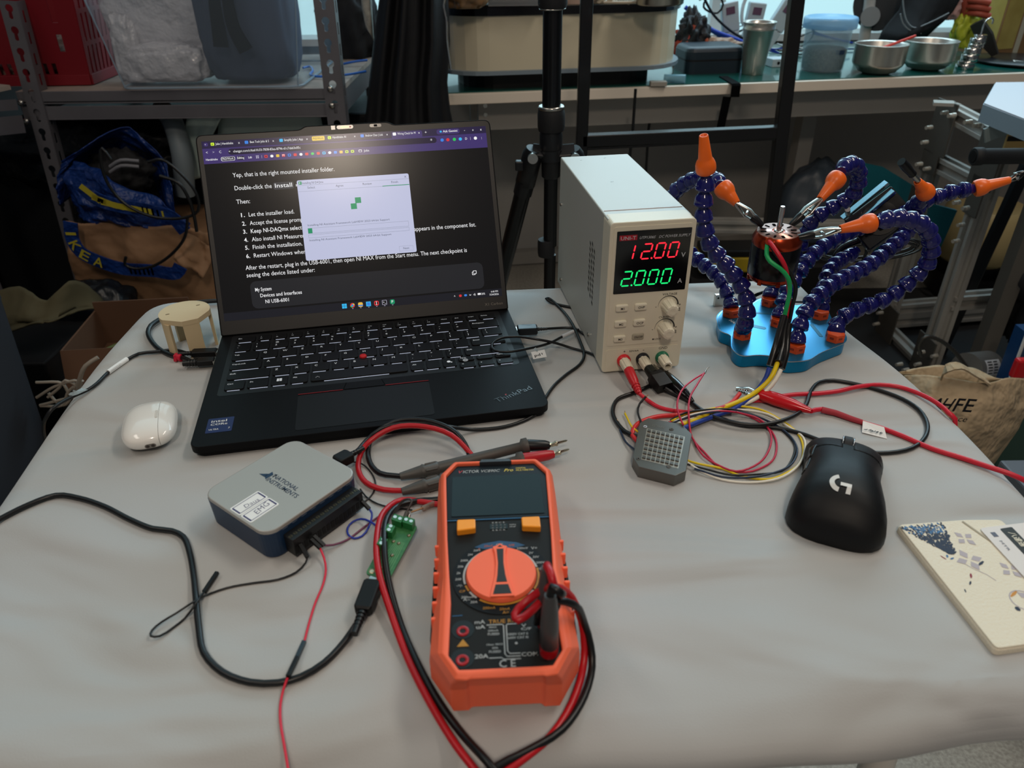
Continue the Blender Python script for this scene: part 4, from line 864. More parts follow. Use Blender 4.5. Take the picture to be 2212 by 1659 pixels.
# long cable from the box to the right, passing the laptop front
nib = at(738, 987, .012); niw = at(762, 978, .010)
t, iv = usb_cable('usb_cable', 'long black cable from the navy box along the laptop front to the power supply', (at(727, 999, .013), at(757, 983, .012)), A3([(776, 969, .009), (790, 952, .0070), (822, 926, .0120), (865, 915, .0150), (915, 914, .0150), (965, 921, .0130), (1020, 928, .0035), (1090, 922, .0018), (1140, 905, .0018), (1166, 887, .0035), (1180, 858, .0018), (1198, 832, .0018), (1225, 808, .0018), (1252, 788, .0018), (1262, 768, .0018), (1252, 735, .0045), (1236, 700, .0065), (1212, 668, .0020), (1186, 645, .0050), (1180, 645, .0060), (1190, 653, .0030), (1228, 663, .0018), (1262, 668, .0018)]), .0017, 4, (.0060, .0042), metal=False)
# thin looped cable with its labels, lying over the right edge of the keyboard
L = A3([(1300, 775, .003), (1272, 762, .003), (1235, 752, .003)])+A3([(1200, 741, .010), (1160, 733, .016), (1115, 727, .0165), (1080, 731, .0165), (1062, 745, .0165), (1068, 757, .0165), (1095, 760, .0165), (1140, 753, .0165), (1185, 742, .010), (1215, 727, .006), (1238, 716, .006), (1250, 712, .006)])
t = thing('looped_cable', 'thin black cable looped over the right end of the keyboard with tags', 'cable', (L[0].x, L[0].y, TZ)); iv = wl(t)
prt(t, iv, G().tube(catmull(L, .005), .0014, 10), 'cord', RUB)
prt(t, iv, G().tube(A3([(1214, 727.5, .0063), (1238, 716, .0063)]), .0021, 10), 'wrap_label', mat('label_grey', '#c9ccd0', .5))
a = at(1155, 752, .0165)
g = G(); p = [at(1147, 761, .014), at(1176, 755, .013), at(1181, 771, .009), at(1152, 776, .010)]; g.add(p, [(0, 1, 2, 3)]); prt(t, iv, g, 'paper_tag', mat('paper_white'), solid=.0003)
g = G(); ex = p[1]-p[0]; ey = p[0]-p[3]; n = ex.cross(ey).normalized(); g.text('pd1', p[3]+ex*.15+ey*.25+n*.0004, ex, ey, .0030, .0095, 'L', off=.02); prt(t, iv, g, 'tag_writing', mat('ink_black', '#15151a', .5))
prt(t, iv, G().strip([a, a+V(.001, -.001, -.001), (p[0]+p[1])/2+V(0, 0, .0002)], .004, (0, -.3, 1)), 'clear_film', mat('clear_tape'))

# ------------------------------------------------------------ jumper wires
def jumper(lab, pts, r, m, plug=None, col=None, group='jumper wires', pw=.0013, nm='jumper_wire', extra=()):
    P = A3(pts); t = thing(nm, lab, 'wire', (P[0].x, P[0].y, TZ), 0, group); iv = wl(t)
    prt(t, iv, G().tube(catmull(P, .004), r, 8), 'wire', m)
    for e in ([plug] if plug else [])+list(extra):
        g = G(); a, b = Vector(e[0]), Vector(e[1]); g.tube([a, b], pw, 4, sq=(0, 0, 1)); prt(t, iv, g, 'connector', e[2] if len(e) > 2 else BLK, bevel=.0002)
    return t
jumper('thin black jumper wire from the navy box to a loop crossing the thick cable', [(664, 1203, .006), (660, 1216, .004), (640, 1236, .0015), (600, 1252, .001), (550, 1259, .001), (490, 1270, .001), (440, 1288, .0020), (415, 1302, .0070), (380, 1325, .004), (350, 1343, .003), (328, 1362, .003), (326, 1374, .003), (345, 1374, .002), (375, 1355, .001), (400, 1335, .0015), (420, 1308, .0080), (432, 1290, .006), (443, 1277, .003)], .00075, RUB, (at(648, 1176, .011), at(664, 1204, .006)), extra=[(at(441, 1279, .003), at(469, 1237, .003))])
jumper('red jumper wire from the navy box running down past the splice off the table front', [(690, 1181, .007), (700, 1205, .004), (704, 1230, .002), (698, 1262, .001), (682, 1300, .001), (668, 1345, .001), (657, 1388, .0015)], .0008, mat('jumper_red', '#d81f3c', .35), (at(672, 1165, .011), at(692, 1184, .007)), extra=[(at(657, 1386, .0020), at(642, 1420, .0025), mat('sleeve_bluegrey', '#24303a', .35)), (at(642, 1420, .0025), at(622, 1462, .0062))])
jumper('lower length of red jumper wire hanging over the table front edge', [(621, 1464, .0060), (612, 1490, .002), (606, 1520, .001), (606, 1560, .001), (614, 1610, .001), (622, 1659, .000), (630, 1710, .000)], .0008, mat('jumper_red'))
jumper('purple jumper wire from the navy box to the green board', [(697, 1178, .006), (720, 1177, .003), (750, 1166, .001), (785, 1140, .001), (815, 1118, .001), (840, 1103, .002), (862, 1090, .001)], .0008, mat('jumper_purple', '#6d3550', .4), (at(678, 1158, .012), at(700, 1179, .007)))
jumper('blue jumper wire with a round loop right of the navy box', [(797, 1099, .008), (803, 1108, .006), (802, 1122, .004), (796, 1140, .002), (782, 1158, .001), (765, 1163, .001), (752, 1155, .001), (751, 1140, .001), (762, 1127, .0015), (780, 1121, .003), (798, 1126, .006), (815, 1137, .009), (838, 1150, .013)], .0008, mat('jumper_blue', '#25389a', .4), (at(782, 1083, .012), at(798, 1100, .008)))
jumper('thin black wire from behind the navy box curling to its right side', [(760, 997, .006), (782, 1002, .002), (802, 1022, .001), (811, 1045, .001), (806, 1065, .001), (790, 1082, .001), (760, 1095, .0012)], .0007, RUB)
t = jumper('thin black wire with a bare copper end pointing at the meter', [(778, 1056, .004), (790, 1072, .001), (815, 1088, .001), (850, 1097, .001), (880, 1100, .001), (890, 1102, .0015)], .0007, RUB); iv = wl(t)
prt(t, iv, G().tube(A3([(888, 1106, .0025), (914, 1097, .003)]), .0008, 8), 'bare_end', COPPER)
prt(t, iv, G().tube(A3([(912, 1099, .003), (938, 1087, .003)]), .0022, 10), 'clear_sleeve', mat('clear_sleeve', '#cfc4b4', .1, trans=.8))
t = thing('hook_probe', 'small grey hooked pin lead standing on the green board', 'probe', tuple(at(872, 1125, 0).xy)+(TZ,)); iv = wl(t)
prt(t, iv, G().tube(catmull(A3([(872, 1126, .012), (878, 1108, .016), (888, 1088, .020), (889, 1080, .021), (880, 1078, .021), (868, 1084, .018), (850, 1110, .010)]), .002), .0009, 8), 'wire', mat('wire_grey', '#3a3433', .4))
prt(t, iv, G().tube(A3([(871, 1130, .0115), (880, 1106, .016)]), .0018, 10), 'sleeve', GRYB)

# ------------------------------------------------------------ speed controller and its wires
def esc():
    q = [(590, 220), (1290, 348), (1512, 560), (1388, 1335), (1155, 1443), (388, 1252), (265, 1045), (412, 322)]
    hz = .0112; Q = [at(1340+x*.10245, 880+y*.10245, hz) for x, y in q]
    c = sum(Q, V(0, 0, 0))/8; t = thing('speed_controller', 'grey octagonal heatsink module of a motor controller among the wires', 'motor controller', (c.x, c.y, TZ)); iv = wl(t)
    GM = mat('heatsink_grey', '#6c6a66', .42, .75, bump=.1, bs=1200)
    P = [(p.x, p.y) for p in reversed(Q)]
    G().prism(P, TZ+.0010, TZ+hz, inset=.0006, iz=.0006).build('heatsink', GM, t, M=iv)
    def W_(x, y, z=hz): p = at(1340+x*.10245, 880+y*.10245, z); return p
    a = W_(570, 470); b = W_(1345, 640); d = W_(445, 1070); e = W_(1215, 1265)
    g = G(); g.add([W_(560, 440, hz+.0001), W_(1365, 618, hz+.0001), W_(1222, 1290, hz+.0001), W_(440, 1095, hz+.0001)], [(0, 3, 2, 1)]); g.build('milled_grid', mat('grid_bright', '#b3afa6', .4, .6), t, M=iv)
    ex = (b-a).normalized(); ey = (a-d).normalized(); F = Matrix((ex.to_4d(), ey.to_4d(), V(0, 0, 1, 0), V(0, 0, 0, 1))).transposed(); F[3] = (0, 0, 0, 1)
    for j in range(7):
        for i in range(8):
            p = W_(607+(1288-607)*i/7-(607-497)*j/6, 507+(660-507)*i/7+(1062-507)*j/6, hz)
            G().box((0, 0, .0006), (.0031, .0033, .0014), M=Matrix.Translation(p) @ F, tp=.92).build('cooling_pin', GM, t, M=iv)
    g = G(); p = W_(935, 400, hz+.0002); g.text('XHCD', W_(940, 408, hz+.0002), -ex, -ey, .0036, .0110, 'L'); g.build('embossed_text', mat('emboss', '#8a867e', .35, .7), t, M=iv)
    for x, y, m in ((523, 408, 1), (1078, 462, 0), (380, 1080, 0), (1015, 1250, 0)): G().lathe([(.0017, 0), (.0018, .0004), (.0009, .0004), (.0008, -.0002)], 16, M=iv @ Matrix.Translation(W_(x, y, hz))).build('screw', mat('screw_pale', '#c9ced6', .3, .5) if m else GM, t)
    def w(pts, r, m, n=10): G().tube(catmull(A3(pts), .005), r, n).build('wire', m, t, M=iv)
    # three thick motor leads
    w([(1662, 794, .030), (1655, 815, .022), (1640, 838, .013), (1615, 862, .007), (1580, 886, .005), (1545, 898, .005), (1500, 915, .006), (1470, 928, .007)], .0022, BLUW)
    w([(1680, 782, .034), (1670, 808, .026), (1655, 828, .018), (1625, 852, .010), (1590, 870, .008), (1545, 887, .0065), (1500, 908, .0065), (1470, 918, .007)], .0022, YELW)
    w([(1687, 798, .030), (1676, 820, .022), (1655, 845, .012), (1630, 862, .006), (1600, 875, .004), (1545, 890, .0038), (1500, 905, .0045), (1465, 916, .006)], .0020, WHTW)
    # thin control wires out of the top right corner, coil to the right and back under
    w([(1450, 910, .006), (1480, 894, .007), (1530, 884, .008), (1580, 877, .006), (1640, 884, .003), (1685, 906, .0014), (1722, 935, .0012), (1735, 965, .0012), (1728, 1000, .0012), (1702, 1020, .0014), (1660, 1035, .0014), (1600, 1028, .0014), (1560, 1012, .0014), (1510, 1002, .003), (1470, 990, .003)], .0010, YELW)
    w([(1455, 912, .006), (1490, 897, .009), (1540, 888, .0095), (1600, 885, .004), (1660, 895, .0032), (1700, 920, .0020), (1735, 945, .0026), (1738, 975, .0026), (1720, 1010, .0026), (1680, 1034, .0024), (1620, 1042, .0012), (1560, 1036, .0012), (1515, 1018, .003), (1480, 996, .004)], .0010, WHTW)
    w([(1448, 908, .006), (1480, 892, .009), (1540, 884, .010), (1600, 887, .006), (1655, 908, .002), (1690, 930, .0012), (1716, 960, .0012), (1712, 990, .0012), (1688, 1018, .0020), (1640, 1024, .0026), (1580, 1026, .0026), (1520, 1012, .003), (1475, 1000, .004)], .0009, RUB)
    w([(1452, 914, .006), (1500, 897, .011), (1550, 889, .012), (1610, 892, .006), (1665, 912, .0032), (1705, 940, .002), (1722, 970, .002), (1712, 1000, .003), (1690, 1015, .0036), (1630, 1030, .0036), (1560, 1030, .0030), (1500, 1012, .004)], .0009, NAVW)
    w([(1445, 912, .006), (1480, 904, .003), (1530, 890, .012), (1580, 889, .010), (1620, 900, .003), (1660, 925, .0012), (1676, 950, .0012), (1672, 990, .0012), (1650, 1008, .0012), (1610, 1020, .0012), (1560, 1012, .0012), (1520, 975, .0012), (1495, 945, .003), (1488, 900, .012), (1490, 860, .013), (1505, 832, .012), (1523, 803, .012)], .0009, mat('wire_crimson', '#c22647', .38))
    w([(1476, 918, .012), (1466, 895, .0145), (1463, 870, .0150), (1475, 840, .014), (1498, 820, .013), (1523, 805, .012)], .0009, mat('wire_crimson'))
    w([(1495, 945, .002), (1520, 985, .0026), (1550, 1004, .0026), (1590, 1018, .0028), (1640, 1000, .0030), (1665, 960, .0032), (1662, 930, .003), (1640, 905, .004), (1590, 890, .010)], .0009, mat('wire_crimson'))
    G().tube(A3([(1523, 806, .0125), (1526, 797, .0135), (1533, 792, .015)]), [.0010, .0006, .0003], 6).build('bare_end', STEEL, t, M=iv)
    w([(1388, 940, .006), (1365, 922, .004), (1356, 905, .003), (1350, 893, .003)], .0009, YELW); G().tube(A3([(1351, 895, .003), (1350, 888, .004)]), .0005, 6).build('bare_end', COPPER, t, M=iv)
    w([(1386, 915, .006), (1378, 890, .004), (1382, 872, .004), (1396, 856, .010)], .0010, RUB); G().tube(A3([(1395, 857, .0105), (1400, 853, .0115)]), .0005, 6).build('bare_end', COPPER, t, M=iv)
    w([(1372, 972, .005), (1352, 955, .002), (1340, 930, .002), (1336, 912, .003)], .0009, NAVW); G().tube(A3([(1336, 914, .003), (1333, 906, .004)]), .0005, 6).build('bare_end', COPPER, t, M=iv)
    # power leads: thick red and black
    w([(1380, 955, .005), (1366, 940, .004), (1378, 915, .003), (1420, 900, .003), (1455, 897, .0026), (1500, 893, .0028), (1550, 884, .0030), (1580, 870, .004), (1598, 850, .007)], .0021, mat('power_red', '#d02a2c', .35))
    w([(1380, 945, .005), (1350, 932, .003), (1328, 905, .0022), (1324, 885, .0022), (1335, 862, .0022), (1370, 848, .0022), (1400, 835, .0022), (1420, 822, .0022), (1440, 800, .0022)], .0020, RUB)
esc()

# ------------------------------------------------------------ plugs and leads at the supply
PW = lambda x, y, z: (Matrix.Translation((.09014, .63229, TZ)) @ Matrix.Rotation(.13967, 4, 'Z')) @ Vector((x, y, z))
t = thing('banana_plug_lead', 'red lead plugged into the left terminal of the power supply', 'plug lead', tuple(at(1360, 830).xy)+(TZ,), 0, 'leads in the supply terminals'); iv = wl(t)
a = PW(.0212, -.0175, .0150); b = at(1381, 850, .006)
prt(t, iv, G().tube([a, a.lerp(b, .1), a.lerp(b, .55), a.lerp(b, .62), b], [.0046, .0052, .0046, .0036, .0026], 14), 'plug', mat('plug_red', '#c4232c', .35))
g = G(); 
for k in range(3): g.tube([a.lerp(b, .66+.1*k), a.lerp(b, .71+.1*k)], .0043-.0004*k, 12)
prt(t, iv, g, 'strain_rib', mat('plug_red'))
prt(t, iv, G().tube(catmull([b]+A3([(1398, 864, .003), (1425, 880, .0020), (1465, 888, .0020), (1510, 890, .0036), (1560, 880, .0075), (1610, 868, .003), (1650, 866, .002), (1690, 872, .002)]), .005), .0019, 10), 'wire', mat('lead_red2', '#cc1f35', .35))
t = thing('banana_plug_lead', 'black lead with a boxy plug in the middle terminal of the power supply', 'plug lead', tuple(at(1430, 840).xy)+(TZ,), 0, 'leads in the supply terminals'); iv = wl(t)
a = PW(.0412, -.0178, .0145); b = at(1436, 838, .0075); m_ = a.lerp(b, .35)
prt(t, iv, G().tube([a, m_], [.0050, .0062], 14), 'collar', mat('collar_greenblack', '#101713', .35))
prt(t, iv, G().tube([m_, m_.lerp(b, .25), b], [(.0055, .0060), (.0062, .0075), (.0050, .0078)], 4, sq=(0, 0, 1)), 'plug', BLK, bevel=.0008)
prt(t, iv, G().tube(catmull([b]+A3([(1452, 848, .004), (1485, 865, .0022), (1520, 888, .0022), (1560, 905, .0022), (1610, 918, .0022), (1660, 922, .0022), (1700, 928, .0022), (1742, 940, .0024), (1800, 962, .002), (1860, 976, .002), (1920, 978, .002), (1970, 968, .002), (1998, 945, .002), (2003, 915, .002), (1985, 885, .002), (1950, 862, .002), (1900, 843, .002), (1850, 830, .002), (1800, 822, .002), (1770, 826, .003), (1752, 845, .004), (1738, 880, .004), (1700, 905, .0058), (1640, 918, .0058), (1580, 912, .0058), (1530, 896, .0054), (1497, 872, .005)]), .006), .0019, 10), 'wire', RUB)
t = thing('alligator_clip', 'black insulated alligator clip resting below the green terminal', 'alligator clip', tuple(at(1460, 835).xy)+(TZ,), 0, 'alligator clips on the table'); iv = wl(t)
a = at(1425, 800, .010); b = at(1496, 868, .004)
prt(t, iv, G().tube([a, a.lerp(b, .2), a.lerp(b, .45), a.lerp(b, .75), b], [(.0022, .0035), (.0050, .0062), (.0055, .0070), (.0045, .0055), (.0018, .0022)], 12, sq=(0, 0, 1)), 'sleeve', mat('black_shiny_sleeve', '#0b0b0c', .15))
prt(t, iv, G().tube([a, a+(a-b).normalized()*.010], [(.0015, .0025), (.0007, .0012)], 8), 'jaw', STEEL)
t = thing('alligator_clip', 'red insulated alligator clip gripping the red wire end, beside the mouse', 'alligator clip', tuple(at(1700, 865).xy)+(TZ,), 0, 'alligator clips on the table'); iv = wl(t)
a = at(1640, 850, .008); b = at(1752, 888, .006); j = at(1590, 840, .0075)
prt(t, iv, G().tube([a, a.lerp(b, .05), a.lerp(b, .35), a.lerp(b, .65), a.lerp(b, .85), b], [(.0040, .0055), (.0052, .0068), (.0058, .0078), (.0052, .0068), (.0036, .0044), (.0024, .0028)], 14, sq=(0, 0, 1)), 'sleeve', mat('red_shiny_sleeve', '#c4121e', .2))
d = (j-a).normalized(); sd = V(-d.y, d.x, 0)
for s in (-1, 1):
    g = G(); g.tube([a-d*.002, a+d*.010+V(0, 0, s*.0032), j+V(0, 0, s*.0010)], [(.0006, .0038), (.0007, .0032), (.0007, .0022)], 8, sq=(0, 0, 1)); 
    for k in range(5): g.box(tuple(j-d*(.0015+.0022*k)+V(0, 0, s*.0010)), (.001, .0038, .0012))
    prt(t, iv, g, 'jaw', STEEL)
W1 = A3([(1752, 888, .006), (1775, 884, .004), (1800, 890, .003), (1840, 905, .002), (1870, 915, .002), (1905, 925, .002), (1950, 942, .002), (2010, 968, .002), (2080, 990, .002), (2140, 1010, .0025), (2180, 1023, .002), (2212, 1037, -.001), (2260, 1060, -.015)])
prt(t, iv, G().tube(catmull(W1, .006), .0023, 10), 'wire', mat('lead_red2'))
prt(t, iv, G().tube(A3([(1775, 885, .0042), (1805, 892, .0036), (1840, 905, .0028), (1862, 912, .0026)]), [.0031, .0029, .0027, .0025], 10), 'mesh_sleeve', mat('mesh_red', '#a8303c', .7, bump=.8, bs=1500))
g = G(); u = [at(1864, 909, .0045), at(1910, 923, .0045), at(1916, 948, .0004), at(1862, 934, .0010)]
g.add(u, [(0, 3, 2, 1)]); prt(t, iv, g, 'paper_flag', mat('paper_white'), solid=.0003)
g = G(); n = .0005
for k in range(14): 
    p = u[3].lerp(u[2], .15+.05*k)+V(random.uniform(-.001, .001), .003, .0022); g.strip([p, p+V(.002, random.uniform(-.001, .001), .0003)], .0008, (0, 0, 1))
prt(t, iv, g, 'smudged_ink', mat('ink_black'))
W2 = A3([(1670, 858, .004), (1720, 852, .004), (1765, 850, .003), (1810, 845, .004), (1850, 836, .0045), (1900, 831, .003), (1940, 835, .002), (1975, 846, .002), (2010, 862, .002), (2038, 881, .001), (2049, 892, .0005)])
W2 += [W2[-1]+V(.005, -.004, -.004), W2[-1]+V(.007, -.005, -.018), W2[-1]+V(.005, -.005, -.06)]
t = thing('red_lead', 'red lead arching over the far right edge of the table beside the tote bag', 'wire', (W2[0].x, W2[0].y, TZ)); iv = wl(t); prt(t, iv, G().tube(catmull(W2, .006), .0022, 10), 'wire', mat('lead_red2'))

# ------------------------------------------------------------ helping hands station
HB = mat('anodized_blue', '#1583b4', .3, .75); NAVB = mat('navy_glossy_plastic', '#15155e', .16, coat=.4); ORN = mat('orange_nozzle', '#f06a1c', .35)
NUT = mat('orange_nut', '#d8501c', .4)
def station():
    hz = .0150
    o = [(1575, 792), (1552, 735), (1548, 698), (1551, 684), (1575, 665), (1600, 662)]
    top = [(1549, 684), (1556, 714), (1582, 722), (1582, 752), (1600, 768), (1640, 764), (1676, 768), (1700, 780), (1745, 777), (1770, 760), (1826, 738), (1827, 726), (1795, 690), (1782, 662), (1755, 655), (1715, 662), (1680, 640), (1640, 646), (1620, 660), (1590, 662), (1562, 670)]
    Q = [at(u, v, hz) for u, v in top]; c = sum(Q, V(0, 0, 0))/len(Q)
    t = thing('helping_hands_station', 'blue metal base with six flexible navy arms and orange tips behind the power supply', 'helping hands', (c.x, c.y, TZ)); iv = wl(t)
    P = roundpoly([(p.x, p.y) for p in reversed(Q)], .008, 5); 
    g = G(); g.prism(P, TZ+.001, TZ+hz, 0, inset=.0014, iz=.0012)
    b = g.build('base_plate', [HB], t, M=iv)
    n = len(P); g = G(); R = [V(x, y, TZ+hz-.0009) for x, y in P]; g.tube(R+[R[0]], .0010, 6); g.build('polished_edge', CHROME, t, M=iv)
    for (u0, v0, u1, v1, w) in ((1610, 700, 1655, 710, .006), (1630, 676, 1690, 679, .004), (1752, 700, 1775, 728, .004), (1716, 690, 1722, 702, .004)):
        a, b2 = at(u0, v0, hz), at(u1, v1, hz); d = (b2-a); L_ = d.length; M = Matrix.Translation((a+b2)/2) @ Matrix.Rotation(math.atan2(d.y, d.x), 4, 'Z')
        G().prism(rrect(0, 0, L_, w, w/2), -.001, .0002, M=M).build('recess', mat('recess_blue', '#0d5f7a', .35, .7), t, M=iv)
    g = G(); g.text('HANDS', at(1574, 692, hz+.0002), (.012, -.03, 0), (.03, .012, 0), .0045, .020, 'L'); g.build('base_lettering', WHITE, t, M=iv)
    def hose(pts, base=None, noz=None, clip=None, pitch=.0142, scale=1.0):
        """pts: list of world points from base to tip"""
        Q = catmull(pts, .0015); S_ = [0]
        for i in range(1, len(Q)): S_.append(S_[-1]+(Q[i]-Q[i-1]).length)
        def pos(s):
            s = max(0, min(S_[-1], s)); lo = 0; hi = len(S_)-1
            while hi-lo > 1:
                m = (lo+hi)//2
                if S_[m] <= s: lo = m
                else: hi = m
            return Q[lo].lerp(Q[hi], (s-S_[lo])/max(1e-9, S_[hi]-S_[lo]))
        n = max(2, round(S_[-1]/pitch)); p = S_[-1]/n; g = G()
        for k in range(n):
            a, b = pos(k*p), pos((k+1)*p); d = (b-a).normalized(); M = Matrix.Translation(a) @ frame(d); q = p/.0145; s_ = scale
            g.lathe([(.0052, -.0012), (.0070, -.0004), (.0086, .0003), (.0090, .0012), (.0090, .0024*q), (.0086, .0026*q), (.0087, .0045*q), (.0082, .0070*q), (.0072, .0093*q), (.0060, .0110*q), (.0052, .0122*q), (.0051, .0146*q)], 20, M=M)
        arm = g.build('flexible_arm', NAVB, t, M=iv)
        if base:
            u = at(*base, hz); d = V(0, 0, 1); M = Matrix.Translation(u)
            gg = G(); gg.prism([(.0098*math.cos(PI*k/3+.3), .0098*math.sin(PI*k/3+.3)) for k in range(6)], 0, .0085, M=M, inset=.0006, iz=.0006)
            for k in range(6):
                a_ = PI*k/3+PI/6+.3; gg.box((.0086, 0, .0045), (.0004, .0040, .0022), 1, M=M @ Matrix.Rotation(a_, 4, 'Z'))
            gg.build('hex_fitting', [NUT, mat('nut_dark', '#8e3110', .5)], arm, M=iv)
        if noz:
            a, b = noz; d = (b-a); L_ = d.length; M = Matrix.Translation(a) @ frame(d)
            G().lathe([(.0078, -.001), (.0089, .0002), (.0094, .003), (.0092, .007), (.0080, .0105), (.0066, .0125), (.0062, .0140), (.0040, L_-.0005), (.0036, L_), (.0030, L_), (.0034, L_-.012)], 24, M=M, cap=(True, False)).build('nozzle', ORN, arm, M=iv)
            G().cyl((0, 0, L_-.013), (0, 0, L_-.0125), .0034, M=M).build('nozzle_bore', mat('bore', '#7a2c08', .6), arm, M=iv)
            if clip:
                e = clip; d = (e-b).normalized(); side = d.cross(V(0, 0, 1)).normalized(); up_ = side.cross(d)
                for s in (-1, 1):
                    gg = G(); gg.tube([b-d*.004, b+d*.006+up_*s*.0022, b.lerp(e, .45)+up_*s*.0040, e+up_*s*.0006], [(.0016, .0034), (.0014, .0036), (.0010, .0034), (.0009, .0020)], 8, sq=up_)
                    gg.build('clip_jaw', STEEL, arm, M=iv)
                gg = G(); gg.cyl(b.lerp(e, .42)-side*.0046, b.lerp(e, .42)+side*.0046, .0015, n=10); gg.build('clip_pivot', CHROME, arm, M=iv)
                gg = G(); gg.tube([b.lerp(e, .62), b.lerp(e, .72), e, e+d*.002], [(.0040, .0042), (.0044, .0044), (.0030, .0032), (.0022, .0025)], 10, sq=up_); gg.build('clip_cover', mat('heatshrink', '#0d0c0d', .3), arm, M=iv)
        return arm
    Yc = lambda L: [atY(1400+x*.3671, 250+y*.3671, y_) for x, y, y_ in L]
    z2 = lambda u, v: at(u, v, hz)+V(0, 0, .0085)
    # A: tall front left arm, nozzle upright
    hose([z2(1602, 726)]+Yc([(572, 1215, .668), (588, 1120, .668), (560, 1020, .672), (520, 960, .675), (468, 885, .675), (400, 815, .675), (350, 730, .675), (328, 640, .675), (325, 560, .675), (326, 480, .675), (338, 400, .675), (345, 345, .675)]), (1602, 727), (atY(1525, 370, .675), atY(1520, 292, .668)))
    # B: back left arm, hidden behind the supply, tip holding the motor
    hose([z2(1578, 679)]+Yc([(480, 1090, .740), (455, 1010, .750), (400, 930, .762), (340, 885, .775), (275, 835, .790), (200, 760, .815), (140, 640, .825), (120, 540, .820), (150, 458, .81), (200, 412, .80), (260, 378, .785), (330, 365, .765), (405, 385, .735), (425, 410, .722)]), (1578, 680), (atY(1400+432*.3671, 250+415*.3671, .715), atY(1400+522*.3671, 250+518*.3671, .700)), atY(1400+665*.3671, 250+640*.3671, .690))
    # C: back arm arching to the right, tip holding the motor
    hose([z2(1661, 656)]+Yc([(712, 1050, .765), (745, 985, .768), (800, 920, .775), (860, 840, .785), (905, 740, .785), (930, 665, .782), (980, 605, .780), (1040, 565, .780), (1100, 530, .780), (1160, 500, .778), (1205, 465, .775), (1235, 410, .770), (1240, 340, .765), (1215, 290, .755), (1170, 290, .742), (1135, 330, .730)]), (1661, 657), (atY(1400+1120*.3671, 250+360*.3671, .722), atY(1400+1012*.3671, 250+492*.3671, .705)), atY(1400+845*.3671, 250+640*.3671, .697))
    # D: middle arm, rising right to a nozzle with a black tip
    hose([z2(1681, 700)]+Yc([(785, 1140, .712), (805, 1060, .722), (850, 985, .735), (905, 900, .745), (955, 830, .755), (1030, 770, .765), (1110, 720, .775), (1200, 680, .785), (1300, 640, .795), (1400, 610, .80), (1500, 580, .80), (1560, 540, .79), (1600, 500, .775), (1620, 480, .77)]), (1681, 701), (atY(1400+1640*.3671, 250+460*.3671, .765), atY(1400+1585*.3671, 250+385*.3671, .755)), None)
    # E: short back right arm carrying the fan
    hose([z2(1769, 683)]+Yc([(1022, 1120, .748), (1030, 1040, .755), (1045, 970, .765), (1080, 895, .785), (1130, 850, .80), (1180, 830, .81), (1230, 790, .815)]), (1769, 684))
    # F: front arm, rising right through the back to the far right nozzle
    hose([z2(1717, 756)]+Yc([(880, 1280, .655), (905, 1200, .662), (945, 1120, .670), (1000, 1060, .680), (1060, 1010, .690), (1130, 965, .700), (1210, 930, .712), (1300, 880, .725), (1380, 820, .738), (1450, 760, .750), (1510, 700, .765), (1550, 640, .775), (1570, 570, .78), (1600, 520, .785), (1650, 495, .79), (1720, 465, .79), (1790, 448, .79), (1860, 437, .79), (1915, 430, .79)]), (1717, 756), (atY(1400+1925*.3671, 250+430*.3671, .79), atY(1400+2130*.3671, 250+378*.3671, .785)), atY(2208, 374, .785))
    # G: front right arm sweeping far right and back to the motor
    hose([z2(1802, 732)]+Yc([(1102, 1240, .690), (1150, 1180, .690), (1230, 1140, .695), (1320, 1110, .700), (1400, 1080, .702), (1490, 1020, .705), (1570, 950, .705), (1640, 880, .703), (1668, 800, .700), (1665, 730, .697), (1640, 660, .692), (1570, 620, .688), (1480, 600, .682), (1400, 612, .678), (1345, 625, .675)]), (1802, 733), (atY(1400+1325*.3671, 250+628*.3671, .674), atY(1400+1128*.3671, 250+668*.3671, .670)), atY(1400+880*.3671, 250+718*.3671, .668))
    # black shrink tube held in D's nozzle
    a = atY(1400+1600*.3671, 250+395*.3671, .756); b = atY(1400+1490*.3671, 250+270*.3671, .745)
    tt = thing('shrink_tube', 'black sleeved clip pointing up left from the orange nozzle, upper right', 'clip sleeve', (a.x, a.y, a.z)); i2 = wl(tt)
    g = G(); g.tube([a, a.lerp(b, .45)], .0028, 10); prt(tt, i2, g, 'clip_jaw', STEEL); prt(tt, i2, G().tube([a.lerp(b, .40), a.lerp(b, .5), a.lerp(b, .75), b], [.0042, .0040, .0048, .0042], 12), 'sleeve', mat('heatshrink'))
    return t
station()
